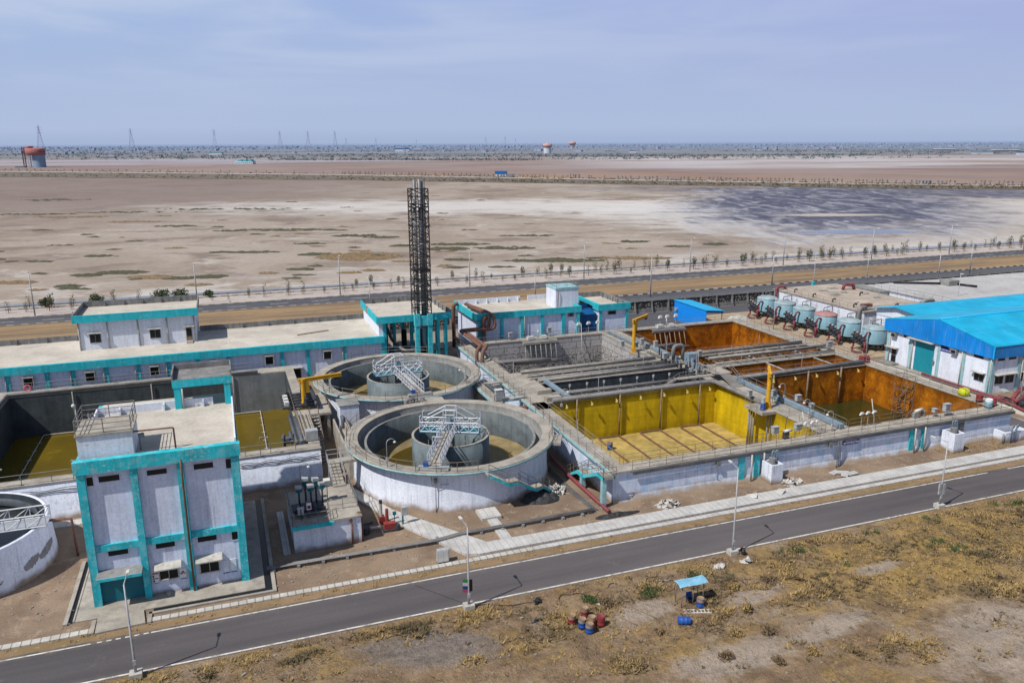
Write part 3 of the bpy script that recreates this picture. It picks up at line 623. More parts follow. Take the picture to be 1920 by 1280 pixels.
MB().quad((-27.3, 83.42, -2), (6.9, 83.42, -2), (6.9, 113.5, -2), (-27.3, 113.5, -2)).build('water', 'wolive', LB)
b = MB().rail([(-30, 82.0, 3.55), (8, 82.0, 3.55)], 1.05, 2.6, .035); b.rail([(-27.6, 115.9, 3.55), (2.4, 115.9, 3.55)], 1.05, 2.4, .035); b.build('railing', 'rail', LB)
b = MB(); b.bend([(-27.9, 84, 3.85), (-27.6, 113.6, 3.85), (3.2, 113.6, 3.85)], .24, 10)
b.build('air_header', 'pipel', LB)
b = MB()
for x in (-20.1, -10.6, -.2): b.tube([(x, 113.3, 3.6), (x, 113.3, -1.9)], .08, 6)
b.each('drop_pipe', 'pipel', LB)
b = MB()
for x0, x1 in ((-24, -16.6), (-5, 3.1)):
    b.bend([(x0, 84.2, -1.85), (x0, 113.1, -1.85), (x1, 113.1, -1.85), (x1, 84.2, -1.85)], .07, 6)
    for y in range(86, 113, 3):
        for x in (x0, x1): b.tube([(x-.28, y, -1.83), (x+.28, y, -1.83)], .045, 5)
b.build('diffuser_pipe', 'pipep', LB)
b = MB()
for k, zz in enumerate((2.9, 2.7, 2.5)):
    pts = [(-.2+i*.5, 81.55-.05*k, zz+.22*math.sin(i*1.3+k)*.5-.12*i*.0) for i in range(17)]; b.tube(pts, .03, 4)
    pts = [(-29+i*.7, 81.55-.05*k, zz+.18*math.sin(i*1.1+k)*.5) for i in range(25)]; b.tube(pts, .03, 4)
b.each('cable', 'cable', LB)
b = MB()
for x in (-15.4, 1.9, -22): b.bend([(x, 81.7, 3.55), (x, 81.6, 5.6), (x+.7, 81.5, 5.6)], .035, 5); b.box(x+.55, x+.85, 81.4, 81.6, 5.5, 5.6)
b.build('flood_light', 'post', LB)
# mixer gear by the wall
b = MB(); b.bend([(4.3, 84, 4.2), (4.6, 86, 4.0), (4.6, 86, 2)], .16, 8); b.tube([(5.3, 84.2, 3.6), (5.3, 86.8, 3.9)], .2, 8); b.cyl((4.9, 84.6, 3.5), .3, .6, 10); b.tube([(6.4, 84, 3.5), (6.4, 93, 3.4)], .28, 8); b.tube([(5.8, 84, 3.5), (5.8, 94, 3.4)], .2, 8)
b.build('outlet_pipe', 'pvc', LB)

# valve platform beside it
VP = thing('valve_platform', 'raised concrete valve platform with stairs between the dark basin and the clarifiers', 'platform', (8.5, 92, 0))
b = MB(); b.box(8.1, 10.7, 93.1, 101.2, 3.3, 3.55); b.box(6.2, 8.1, 93.1, 101.2, 3.56, 3.62)
for x, y in ((10.3, 93.4), (10.3, 97), (10.3, 100.7), (8.4, 93.4)): b.box(x-.15, x+.2, y-.15, y+.2, 0, 3.3)
b.box(6.5, 7.9, 84.5, 93.1, 3.56, 3.62); b.build('deck', 'conc', VP)
b = MB()
for i in range(14): b.box(8.15, 9.05, 93.0-i*.48-.42, 93.0-i*.48, 3.3-i*.24-.06, 3.3-i*.24)
b.build('tread', 'conc', VP)
b = MB()
for x in (8.1, 9.06): b.prismx([(93.1, 3.35), (93.1, 3.0), (86.4, 0), (86.1, 0)], x, x+.06)
b.build('stringer', 'steel', VP)
b = MB(); b.rail([(9.1, 93.1, 3.5), (9.1, 86.3, .1)], 1, 1.4, .03); b.rail([(8.1, 93.1, 3.5), (8.1, 86.3, .1)], 1, 1.4, .03); b.rail([(10.6, 93.2, 3.55), (10.6, 101, 3.55)], 1, 1.6, .03); b.rail([(6.4, 84.6, 3.62), (6.4, 100.9, 3.62)], 1, 1.6, .03); b.build('railing', 'railb', VP)
b = MB()
for x in (6.8, 7.2, 7.6): b.tube([(x, 84.6, 3.7), (x, 93, 3.7)], .05, 5)
b.build('conduit', 'railb', VP)
b = MB()
for i in range(5):
    y = 95.2+i*1.15; b.tube([(5.2, y, 4.1), (8.9, y, 4.1)], .26, 8); b.lathe((6.2, y, 4.1), [(.34, -.34), (.34, .34)], 8)
    b.cyl((8.0, y, 4.1), .3, .75, 8); b.cyl((8.0, y, 4.9), .22, .08, 10)
b.bend([(9.2, 94.6, 4.1), (9.2, 100.6, 4.1)], .3, 8); b.build('valve_manifold', 'valve', VP)
b = MB()
for i in range(3): b.obox((5.7, 95.4+i*1.25, 4.3), .5, .7, .45, .1)
b.each('actuator', 'lampw', VP)
b = MB(); b.box(6.75, 8.05, 84.0, 84.9, 3.63, 4.75); tag(b.build('switch_cabinet', 'box'), 'pale metal cabinet at the foot end of the narrow walkway beside the olive water', 'cabinet')

# near walkway bridge to the near clarifier
SB = thing('access_bridge', 'small concrete access bridge with steps leading to the near clarifier rim', 'footbridge', (9, 77, 0))
b = MB(); b.box(8.2, 11.6, 76.8, 78.0, 3.45, 3.65); b.box(8.2, 9.4, 77.0, 77.9, 0, 3.45); b.build('deck', 'conc', SB)
b = MB()
for i in range(6): b.box(8.15, 9.25, 76.8-(i+1)*.55, 76.8-i*.55, 3.3-i*.13-.12-.0, 3.5-i*.13)
b.box(8.1, 9.3, 72.9, 73.5, 2.7, 2.85); b.build('tread', 'sludge' if 0 else 'conc', SB)
b = MB(); b.rail([(8.15, 78, 3.65), (11.6, 78.0, 3.65)], 1, 1.1, .03); b.rail([(8.1, 73.2, 2.85), (8.1, 77, 3.65)], 1, 1.1, .03); b.rail([(9.35, 73.2, 2.85), (9.35, 76.8, 3.65), (11.6, 76.8, 3.65)], 1, 1.1, .03); b.build('railing', 'steel', SB)

# pump house
PH = thing('pump_house', 'low white pump house with turquoise ledge and valve deck beside the near clarifier', 'pump house', (7, 69, 0))
b = MB(); b.box(3.7, 9.6, 66.2, 73.2, 0, 2.55); b.build('wall', 'white', PH)
b = MB(); b.box(3.6, 9.7, 68.0, 73.3, 2.55, 2.72); b.box(6.9, 9.7, 66.05, 68.0, 2.55, 2.72); b.box(3.6, 6.9, 66.05, 68.0, 2.56, 2.62); b.build('deck', 'conc', PH)
MB().box(3.55, 7.2, 65.85, 66.05, 2.3, 2.62).build('ledge', 'teal', PH)
b = MB(); b.rail([(3.7, 66.15, 2.62), (6.95, 66.15, 2.62), (6.95, 68, 2.72)], 1, 1.1, .03); b.rail([(6.95, 68, 2.72), (9.6, 67.9, 2.72)], 1, 1.3, .03); b.rail([(3.7, 66.15, 2.62), (3.7, 73.2, 2.62), (8, 73.2, 2.7)], 1, 1.5, .03); b.rail([(9.6, 68.2, 2.72), (9.6, 73.2, 2.72)], .9, 1.3, .03); b.build('railing', 'rail', PH)
b = MB(); b.tube([(8.75, 66.1, .1), (8.75, 66.1, 2.0)], .09, 8); b.bend([(9.72, 66.4, 0), (9.72, 66.4, 2.9), (9.3, 66.4, 2.9)], .07, 6); b.tube([(8.7, 66.2, 2.3), (8.7, 66.05, 2.3)], .16, 8); b.build('wall_pipe', 'rust', PH)
b = MB(); b.box(3.9, 6.7, 68.6, 70.3, 2.73, 2.8); b.build('pit_cover', 'dark', PH)
b = MB()
for y in (67.6, 68.3): b.tube([(4.0, y, 2.95), (6.8, y, 2.95)], .16, 8)
for x in (4.5, 5.2, 5.9): b.tube([(x, 67.5, 2.95), (x, 69.6, 2.95)], .13, 8)
b.build('pump_manifold', 'valve', PH)
def pump():
    o = thing('actuator_valve', 'turquoise actuator on a tall stem standing on the pump house deck', 'valve', (0, 0, 0), 0, 'valve actuators on the pump house deck')
    MB().tube([(0, 0, 0), (0, 0, 1.25)], .09, 8).build('stem', 'valve', o); b = MB(); b.cyl((0, 0, 1.25), .2, .35, 10); b.box(-.28, .28, -.1, .1, 1.32, 1.5); b.build('actuator', 'tealdk', o)
    MB().prismy([(-.3, 1.66), (.3, 1.66), (.3, 1.84), (-.3, 1.9)], -.25, .25).build('hood', 'box', o); return o
pm = pump(); pm.location = (4.66, 70.1, 2.72)
for i, (x, y, k) in enumerate([(5.3, 70.75, 1.25), (5.7, 69.9, 1.05), (6.2, 70.2, 1.3), (6.72, 69.9, 1.1)]): dup(pm, (x, y, 2.72), .1*i, sc=(1, 1, k))
o = thing('hooded_instrument', 'pale hooded instrument panel on a thin post, at the end of the actuator row', 'instrument', (7.2, 70.1, 2.72))
MB().tube([(7.2, 70.1, 2.72), (7.2, 70.1, 4.4)], .04, 5).build('post', 'rail', o); b = MB(); b.box(6.95, 7.45, 69.95, 70.25, 4.3, 4.8); b.prismx([(69.8, 4.8), (70.3, 4.8), (70.3, 4.92), (69.8, 4.86)], 6.9, 7.5); b.build('box', 'lampw', o)
o = thing('twin_motor', 'white twin cylinder unit at the front rail of the pump house deck', 'motor', (4.5, 67.0, 2.62))
b = MB()
for x in (4.35, 4.65): b.cyl((x, 67, 3.2), .12, .6, 10)
b.box(4.2, 4.8, 66.85, 67.15, 3.8, 3.9); b.build('body', 'box', o); MB().tube([(4.5, 67, 2.62), (4.5, 67, 3.2)], .05, 6).build('post', 'valve', o)
o = thing('notice_sign', 'small white sign on a post at the pump house front rail', 'sign', (5.25, 67.3, 2.62))
MB().tube([(5.25, 67.3, 2.62), (5.25, 67.3, 3.5)], .03, 5).build('post', 'tealdk', o); s = MB().box(5.05, 5.45, 67.26, 67.3, 3.45, 4.1).build('panel', 'signw', o); MB().box(5.1, 5.4, 67.25, 67.26, 3.55, 3.85).build('red_print', 'drumred', s)

# small clarifier, far left
SCX, SCY = -23.75, 73.4
S = thing('small_clarifier', 'white round clarifier tank with peeling patches at the left edge of the photo', 'clarifier tank', (SCX, SCY, 0))
MB().lathe((SCX, SCY, 0), [(7.8, 0), (7.7, 1.2), (7.5, 3.7), (7.5, 3.8), (7.2, 3.8), (7.2, 1.2), (.001, .9)], 72).build('wall', 'white', S)
MB().lathe((SCX, SCY, 0), [(7.19, 2.0), (7.19, 3.75)], 72).build('lining', 'liner', S)
MB().lathe((SCX, SCY, 0), [(7.18, 3.2), (6.7, 3.2), (6.7, 3.5), (6.6, 3.5), (6.6, 2.8)], 72).build('weir', 'liner', S)
MB().lathe((SCX, SCY, 0), [(7.15, 2.7), (.001, 2.7)], 48).build('water', 'wblack', S)
for (a0, a1, z0, z1) in ((-.62, -.40, .9, 1.9), (-.39, -.06, 1.0, 2.0), (-1.05, -.86, .7, .95)):
    vs = []; n = 14
    for i in range(n+1):
        t = a0+(a1-a0)*i/n; hh = .5+.5*math.sin(PI*i/n); lo_ = z0+(z1-z0)*.5*(1-hh)+.18*mnoise.noise((i*.7, a0, 2))+.35*i/n; hi_ = lo_+(z1-z0)*hh*.75+.12*mnoise.noise((i*.9, a0, 7))
        for z in (lo_, hi_): vs.append((SCX+(7.74-.05*max(0, z-1.2))*math.cos(t), SCY+(7.74-.05*max(0, z-1.2))*math.sin(t), z))
    MB().add(vs, [(2*i, 2*i+2, 2*i+3, 2*i+1) for i in range(n)]).build('peeled_patch', 'concgrey', S)
br = MB(); y0, y1 = 70.9, 72.9
for y in (y0, y1):
    for z in (3.95, 5.0): br.tube([(-32.6, y, z), (-15.9, y, z)], .07, 4)
    n = 11
    for i in range(n): a = -32.6+i*1.52; br.tube([(a, y, 3.95), (a+1.52, y, 5.0)], .04, 4); br.tube([(a, y, 3.95), (a, y, 5.0)], .04, 4)
    br.tube([(-15.9, y, 3.95), (-15.9, y, 5.0)], .04, 4)
for i in range(12): a = -32.6+i*1.52; br.tube([(a, y0, 5.0), (a, y1, 5.0)], .04, 4)
br.box(-32.6, -15.9, y0+.1, y1-.1, 3.86, 3.93); br.build('bridge', 'steel', S)
MB().bend([(-16.2, 73.2, 3.4), (-14.3, 72.5, 3.6), (-14.2, 72.5, 0)], .11, 8).build('outlet_pipe', 'rust', S)
# ------------------------------------------------------------------ the two big clarifiers
def clarifier(c, label, bang, name='clarifier'):
    cx, cy = c; S = thing(name, label, 'clarifier tank', (cx, cy, 0)); N = 96
    MB().lathe((cx, cy, 0), [(10.7, 0), (10.55, .5), (10.5, 4.1)], N).build('wall', 'white', S)
    MB().lathe((cx, cy, 0), [(10.4, 4.1), (11.3, 4.1), (11.3, 4.38), (10.0, 4.38), (10.0, 4.2)], N, smooth=False).build('walkway', 'conc', S)
    MB().lathe((cx, cy, 0), [(11.31, 4.08), (11.34, 4.08), (11.34, 4.3), (11.31, 4.3)], N).build('walkway_edge', 'tealpale', S)
    MB().lathe((cx, cy, 0), [(10.0, 4.3), (9.95, 3.0), (9.3, 3.0)], N).build('launder', 'concgrey', S)
    MB().lathe((cx, cy, 0), [(9.3, 3.0), (9.3, 3.85), (9.05, 3.85), (9.0, .95)], N).build('inner_wall', 'clarin', S)
    MB().lathe((cx, cy, 0), [(9.3, 3.86), (9.05, 3.86)], N).build('weir_edge', 'concgrey', S)
    MB().lathe((cx, cy, 0), [(9.0, .97), (4.0, .12), (.01, .05)], N).build('floor', 'sludge', S)
    MB().lathe((cx, cy, 0), [(7.9, .66), (.01, .66)], N).build('water', 'wclar', S)
    d = MB().lathe((cx, cy, 0), [(4.22, .35), (4.22, 4.2), (4.0, 4.2), (4.0, .35)], 64).build('centre_well', 'drum', S)
    MB().lathe((cx, cy, 0), [(4.24, 4.205), (3.98, 4.205)], 64).build('well_rim', 'conc', d)
    b = MB()
    for k in range(10): t = k*PI/5; b.tube([(cx+2.6*math.cos(t), cy+2.6*math.sin(t), .6), (cx+2.6*math.cos(t), cy+2.6*math.sin(t), 3.2)], .05, 4)
    b.tube([(cx, cy, .5), (cx, cy, 4.5)], .45, 10); b.each('mixer_post', 'concgrey', d)
    # bridge: local frame a = outwards along the bridge, p = across
    ca, sa = math.cos(bang), math.sin(bang)
    def Q(a, p, z): return (cx+a*ca-p*sa, cy+a*sa+p*ca, z)
    def B(b, a0, a1, p0, p1, z0, z1):
        vs = [Q(a, p, z) for z in (z0, z1) for a, p in ((a0, p0), (a1, p0), (a1, p1), (a0, p1))]
        b.add(vs, [(3, 2, 1, 0), (4, 5, 6, 7), (0, 1, 5, 4), (1, 2, 6, 5), (2, 3, 7, 6), (3, 0, 4, 7)])
    b = MB(); B(b, .6, 10.3, -.55, .55, 4.62, 4.68); b.build('bridge_deck', 'conc', S)
    t = MB()
    for p in (-.62, .62):
        for z in (4.65, 5.15, 5.75): t.tube([Q(.6, p, z), Q(10.2, p, z)], .06 if z != 5.15 else .04, 4)
        for i in range(9):
            a = .6+i*1.2; t.tube([Q(a, p, 4.65), Q(a, p, 5.75)], .045, 4)
            if i < 8: t.tube([Q(a, p, 4.65), Q(a+1.2, p, 5.75)], .04, 4)
    # the T platform over the well
    for a in (-.85, .85):
        for z in (4.65, 5.7): t.tube([Q(a, -3.2, z), Q(a, 3.2, z)], .06, 4)
        for i in range(7):
            p = -3.2+i*6.4/6; t.tube([Q(a, p, 4.65), Q(a, p, 5.7)], .045, 4)
            if i < 6: p2 = p+6.4/6; t.tube([Q(a, p, 4.65 if i % 2 else 5.7), Q(a, p2, 5.7 if i % 2 else 4.65)], .045, 4); t.tube([Q(a, p, 5.7 if i % 2 else 4.65), Q(a, p2, 4.65 if i % 2 else 5.7)], .035, 4)
        for sg in (-1, 1): t.tube([Q(a, sg*3.2, 5.7), Q(a, sg*3.2, 6.35)], .05, 4); t.tube([Q(a, sg*3.2, 6.3), Q(a, sg*3.0, 6.5)], .05, 4); t.tube([Q(a, sg*.6, 7.1), Q(a, sg*2.6, 6.0)], .05, 4); t.tube([Q(a, sg*.6, 4.65), Q(a, sg*.6, 7.1)], .055, 4)
        t.tube([Q(a, -.6, 7.1), Q(a, .6, 7.1)], .05, 4); t.tube([Q(a, -.6, 6.6), Q(a, .6, 6.6)], .04, 4)
    for sg in (-1, 1):
        for z in (5.2, 5.7): t.tube([Q(-.85, sg*3.2, z), Q(.85, sg*3.2, z)], .05, 4)
        t.tube([Q(-.85, sg*.6, 7.1), Q(.85, sg*.6, 7.1)], .05, 4)
    for a in (3.2, 5.6): # small gate frames along the bridge
        for p in (-.95, -.62): t.tube([Q(a, p, 4.6), Q(a, p, 5.9)], .04, 4)
        t.tube([Q(a, -.95, 5.9), Q(a, -.1, 5.9)], .04, 4)
    t.build('bridge_truss', 'truss', S)
    b = MB(); B(b, -.9, .9, -3.25, -.66, 4.5, 4.62); B(b, -.9, .9, .66, 3.25, 4.5, 4.62); b.build('platform', 'tealdk', S)
    b = MB(); B(b, -.5, .5, -.35, .35, 4.68, 5.9); B(b, .5, .8, -.3, .15, 4.7, 6.3); b.build('drive_box', 'greysteel', S)
    b = MB(); B(b, 10.15, 10.75, -1.5, 1.5, 4.42, 4.68); cr = b.build('end_carriage', 'box', S)
    b = MB()
    for p in (-1.2, 1.2): b.add(*(lambda c: ([(c[0]+.2*math.cos(k*PI/4)*ca, c[1]+.2*math.cos(k*PI/4)*sa, c[2]+.18*math.sin(k*PI/4)) for k in range(8)], [tuple(range(8))]))(Q(10.45, p, 4.55)))
    B(b, 10.2, 10.5, -1.0, -.55, 4.68, 5.2); b.build('drive_motor', 'drumblue', cr)
    return S, Q
CN = (21.7, 79.4); CF = (21.1, 103.6)
NEAR, QN = clarifier(CN, 'near round white clarifier with grey centre well and lattice bridge', math.atan2(-8.9, -4.1))
FAR, QF = clarifier(CF, 'second round clarifier with centre well, behind the nearer one beside the turquoise portal', math.atan2(-9.8, .5))
def ring_rail(c, a0, a1, r=11.15, z=4.38, n=None):
    n = n or max(2, int(abs(a1-a0)*r/1.9)); return [(c[0]+r*math.cos(a0+(a1-a0)*i/n), c[1]+r*math.sin(a0+(a1-a0)*i/n), z) for i in range(n+1)]
b = MB(); b.rail(ring_rail(CN, R(185), R(268)), 1, 1.9, .035); b.rail(ring_rail(CN, R(322), R(372)), 1, 1.9, .035); b.rail(ring_rail(CN, R(95), R(175)), 1, 1.9, .03); b.build('railing', 'railb', NEAR)
b = MB(); b.rail(ring_rail(CF, R(170), R(290)), 1, 1.9, .03); b.rail(ring_rail(CF, R(300), R(375)), 1, 1.9, .03); b.rail(ring_rail(CF, R(55), R(125)), 1, 1.9, .03); b.build('railing', 'rail', FAR)
# stair wrapped on the near clarifier
b = MB(); rl = MB(); pts = []
def stp(x0, y0, z0, x1, y1, z1, n):
    d = Vector((x1-x0, y1-y0, 0)); L = d.length; ang = math.atan2(d.y, d.x)
    for i in range(n):
        t = (i+.5)/n; b.obox((x0+d.x*t, y0+d.y*t, z0+(z1-z0)*(i+1)/n-.14), L/n+.02, 1.05, .14, ang)
    nn = Vector((d.y, -d.x, 0)).normalized()*.5
    for s_ in (1,): rl.rail([(x0+nn.x*s_, y0+nn.y*s_, z0), (x1+nn.x*s_, y1+nn.y*s_, z1)], 1, 1.2, .035)
stp(22.0, 67.65, 4.3, 24.1, 67.85, 2.95, 9); b.obox((24.65, 68.0, 2.8), 1.2, 1.1, .15, .2); rl.rail([(24.1, 67.3, 2.95), (25.2, 67.55, 2.95)], 1, 1, .035)
stp(25.2, 68.1, 2.95, 27.2, 68.9, 1.5, 9); b.obox((27.7, 69.1, 1.35), 1.1, 1.1, .15, .38); rl.rail([(27.4, 68.4, 1.5), (28.2, 68.8, 1.5)], 1, 1, .035)
stp(28.2, 69.35, 1.5, 29.8, 70.3, .05, 8)
st = b.build('stair', 'conc', NEAR); rl.build('stair_railing', 'rail', st)
b = MB()
for (p, q, d) in (((22.0, 67.12, 4.15), (24.2, 67.32, 2.72), 0), ((24.2, 67.32, 2.72), (25.2, 67.55, 2.72), 0), ((25.2, 67.55, 2.72), (27.4, 68.38, 1.28), 0), ((27.4, 68.38, 1.28), (28.4, 68.82, 1.28), 0), ((28.4, 68.82, 1.28), (30.0, 69.8, -.0), 0)):
    b.add([(p[0], p[1], p[2]-.16), (q[0], q[1], q[2]-.16), (q[0], q[1], q[2]+.16), (p[0], p[1], p[2]+.16), (p[0]+.02, p[1]+.1, p[2]-.16), (q[0]+.02, q[1]+.1, q[2]-.16), (q[0]+.02, q[1]+.1, q[2]+.16), (p[0]+.02, p[1]+.1, p[2]+.16)], [(0, 1, 2, 3), (4, 5, 6, 7), (0, 4, 5, 1), (3, 2, 6, 7)])
b.build('stringer', 'tealw', st)
b = MB(); b.obox((31.6, 73.9, 3.95), 1.7, 2.6, .3, R(-28)); b.build('side_landing', 'conc', NEAR)
# wall conduit, light
b = MB(); b.bend([(17.4, 69.6, 0), (17.4, 69.55, 3.4)], .04, 5); b.obox((17.4, 69.5, 3.2), .35, .2, .4, -.35); b.bend([(17.0, 69.5, 4.1), (17.0, 69.5, 3.0), (18.6, 69.15, 3.0)], .03, 4); b.build('conduit', 'rail', NEAR)
def gooseneck(x, y, z, h, dx, dy):
    o = thing('gooseneck_lamp', 'thin gooseneck lamp standing on a tank rim', 'lamp', (x, y, z), 0, 'gooseneck lamps on the tank rims')
    pts = [(x, y, z), (x, y, z+h*.82)]+[(x+dx*(1-math.cos(t)), y+dy*(1-math.cos(t)), z+h*.82+.36*math.sin(t)) for t in (R(45), R(90), R(135), R(170))]
    MB().tube(pts, .04, 5).build('pole', 'post', o); MB().lathe((pts[-1][0], pts[-1][1], pts[-1][2]-.16), [(.16, 0), (.14, .1), (.001, .18)], 10).build('lamp_shade', 'lampw', o)
    MB().box(x-.12, x+.12, y-.1, y+.1, z+.55, z+.9).build('junction_box', 'box', o); return o
for (x, y, z, h, dx, dy) in ((13.3, 72.2, 4.38, 3.0, .42, .1), (11.2, 98.4, 4.38, 2.8, .42, .1), (28.5, 96.0, 4.38, 2.4, -.42, .0), (37.0, 84.2, 3.35, 2.9, .42, 0), (63.0, 71.3, 3.35, 2.6, -.42, 0), (62.6, 67.0, 3.35, 2.6, -.42, 0), (64.4, 77.5, 3.35, 2.6, -.42, 0)):
    gooseneck(x, y, z, h, dx, dy)
gl = gooseneck(5.2, 74.6, 0, 5.6, .42, 0); gl['label'] = 'tall gooseneck lamp on the ground between the white basin wall and the pump house'; del gl['group']
# distribution chamber and channels between
o = thing('distribution_box', 'white box chamber with lid between the two clarifiers and the valve platform', 'chamber', (12.6, 93.6, 0))
MB().box(11.6, 13.9, 92.5, 95.2, 0, 4.3).build('wall', 'white', o); MB().box(11.5, 14.0, 92.4, 95.3, 4.3, 4.42).build('lid', 'concgrey', o)
MB().bend([(11.8, 92.6, 3.0), (11.8, 91.6, 3.2), (11.8, 91.5, 0)], .22, 8).build('outlet_pipe', 'pvc', o)
o = thing('feed_channel', 'long narrow concrete feed channel running from the valve platform to the near clarifier', 'channel', (11.2, 87, 0))
b = MB(); b.box(10.75, 10.95, 80.5, 93, 0, 2.7); b.box(11.9, 12.05, 80.5, 91.3, 0, 2.7); b.box(10.95, 11.9, 80.5, 91.3, 0, 1.9); b.build('wall', 'conc', o); MB().tube([(12.15, 81, 2.9), (12.15, 92, 2.9)], .12, 8).build('pipe', 'pipel', o)
o = thing('launder_outlet', 'concrete outlet slab with grey valves between the two clarifiers', 'platform', (21, 91.8, 0))
MB().box(19.4, 24.2, 90.6, 92.4, 3.9, 4.2).build('slab', 'conc', o); b = MB()
for x in (19.9, 20.7, 21.5): b.cyl((x, 91.3, 4.2), .28, .5, 10); b.tube([(x, 91.9, 4.35), (x, 90.7, 4.35)], .22, 8)
b.bend([(19.5, 91.2, 3), (19.4, 91.2, 4.6), (20.4, 91.2, 4.7)], .25, 8); b.each('valve', 'pipe', o)

# ------------------------------------------------------------------ jib cranes
def crane(x, y, z, h, jib, ang, label, w=.26):
    o = thing('jib_crane', label, 'crane', (x, y, z), ang)
    mm = Matrix.Translation((x, y, z)) @ Matrix.Rotation(ang, 4, 'Z')
    def T(b): b.v = [tuple(mm @ Vector(p)) for p in b.v]; return b
    b = MB(); b.cyl((0, 0, 0), w, h, 14); b.cyl((0, 0, 0), w*2, .08, 14)
    for k in range(8): t = k*PI/4; b.tube([(w*1.8*math.cos(t), w*1.8*math.sin(t), .05), (w*.9*math.cos(t), w*.9*math.sin(t), .9)], .05, 4)
    T(b).build('mast', 'yellow', o)
    b = MB(); b.box(-.5, jib, -.16, .16, h+.25, h+.34); b.box(-.5, jib, -.04, .04, h-.05, h+.25); b.box(-.5, jib, -.16, .16, h-.13, h-.05); b.box(.25, .75, -.2, .2, h-1.5, h-.13); b.cyl((0, 0, h), w*1.2, .3, 12)
    T(b).build('jib', 'yellow', o); b = MB(); b.box(jib*.8, jib*.92, -.18, .18, h-.4, h-.14); T(b).build('hoist', 'dark', o)
crane(7.75, 95.6, 3.6, 3.45, 4.9, R(12), 'yellow jib crane on the valve platform beside the dark basin')
crane(58.6, 105.9, 3.35, 4.9, 4.6, R(35), 'yellow jib crane between the peeling grey tank and the far rust tank')
crane(61.0, 76.3, 3.35, 4.2, 3.4, R(55), 'yellow jib crane on the balcony between the yellow and rust brown tanks')

# ------------------------------------------------------------------ long service building with upper storey
L = thing('service_building', 'long low white service building with turquoise eaves and an upper storey', 'building', (-5, 119, 0))
w = MB(); w.box(-75, 22.2, 119.3, 133.4, 0, 5.1); w.box(-75, 22.2, 119.35, 133.4, 5.1, 5.9); w.build('wall', 'bldw', L)
MB().box(-75, 22.2, 119.0, 133.6, 5.9, 6.0).build('roof', 'roof', L)
b = MB(); b.box(-75.2, 22.3, 118.75, 119.3, 5.08, 6.12); b.build('fascia', 'teal', L)
b = MB(); b.box(-75, -20.8, 133.3, 133.45, 6.0, 6.85); b.box(-4.4, 22.2, 133.3, 133.45, 6.0, 6.85)
for i in range(24): x = -70+i*4; b.box(x, x+.15, 133.1, 133.3, 6, 6.8)
b.build('parapet', 'parapet', L)
xs = [-68.7, -64.1, -60, -56.4, -52.3, -48.4, -44.6, -40.7, -36.9, -32.8, -28.72, -24.1, -20.95, -16.8, -12.75, -8.8, -4.9, -.75, 6.75, 10.5, 15.96, 21.9]
b = MB()
for i, x in enumerate(xs): b.box(x, x+.5, 119.05, 119.3, 0, 5.08)
b.each('pilaster', 'teal', L)
b = MB()
for x in (-28.75, -20.98, -16.9, -8.87, -12.9, 15.9): b.tube([(x-.02, 119.0, 2.2), (x-.02, 119.0, 4.9)], .06, 6)
b.each('rain_pipe', 'pipep', L)
def win(par, axis, v, a0, a1, z0, z1, hood='box', mull=True):   # window on a wall facing -y (axis 1) or -x (axis 0)
    def bx(b, p0, p1, d0, d1, q0, q1): b.box(*((p0, p1, v-d1, v-d0, q0, q1) if axis else (v-d1, v-d0, p0, p1, q0, q1)))
    f = MB(); t = .07; bx(f, a0-t, a1+t, -.02, .06, z0-t, z0); bx(f, a0-t, a0, -.02, .06, z0, z1+t); bx(f, a1, a1+t, -.02, .06, z0, z1+t)
    if mull: bx(f, (a0+a1)/2-.03, (a0+a1)/2+.03, .021, .05, z0, z1)
    fo = f.build('window', 'frame', par); p = MB(); bx(p, a0, a1, -.01, .02, z0, z1); p.build('pane', 'glass', fo)
    h = MB()
    if hood == 'box':
        bx(h, a0-.12, a1+.12, 0, .62, z1+.08, z1+.2); bx(h, a0-.12, a0-.02, 0, .55, z0, z1+.08); bx(h, a1+.02, a1+.12, 0, .55, z0, z1+.08)
    else: bx(h, a0-.3, a1+.3, 0, .65, z1+.12, z1+.24)
    h.build('sunshade', 'chajja', fo)
for x in (-57.5, -50, -42, -34.5, -26.6, -19.15, -10.98, -3.0, 4.6, 13.05): win(L, 1, 119.3, x, x+1.05, 3.3, 4.45, 'box', False)
win(L, 1, 119.3, 8.3, 9.5, .75, 2.2, 'slab', False); win(L, 1, 119.3, -46.2, -45.1, .7, 2.2, 'slab', False)
up_ = MB(); up_.box(-20.55, -4.75, 126.3, 136.2, 6.0, 10.3); UP = up_.build('upper_storey', 'white2', L)
MB().box(-20.9, -4.4, 126.0, 136.5, 10.3, 10.45).build('upper_roof', 'roof', UP)
MB().box(-21.1, -4.2, 125.75, 126.0, 10.1, 11.2).build('upper_fascia', 'teal', UP)
b = MB(); b.box(-21.0, -4.3, 136.4, 136.55, 10.45, 11.35); b.box(-21.05, -20.9, 126, 136.4, 10.3, 11.3); b.box(-4.4, -4.25, 126, 136.4, 10.3, 11.3)
for i in range(6): x = -18+i*2.7; b.box(x, x+.15, 136.2, 136.4, 10.45, 11.25)
b.build('upper_parapet', 'parapet', UP)
b = MB()
for x in (-20.45, -16.7, -12.65, -8.7, -4.95): b.tube([(x, 126.2, 6.0), (x, 126.2, 10.1)], .09, 6)
b.each('rain_pipe', 'pipep', UP)
win(UP, 1, 126.3, -19.1, -17.75, 7.05, 8.3, 'slab'); win(UP, 1, 126.3, -11.1, -9.75, 7.05, 8.3, 'slab')
b = MB(); b.box(-6.2, -5.35, 126.22, 126.29, 6.25, 8.25); dd = b.build('door', 'wood', UP); MB().box(-6.1, -5.45, 126.19, 126.22, 6.9, 8.1).build('pane', 'glass', dd)
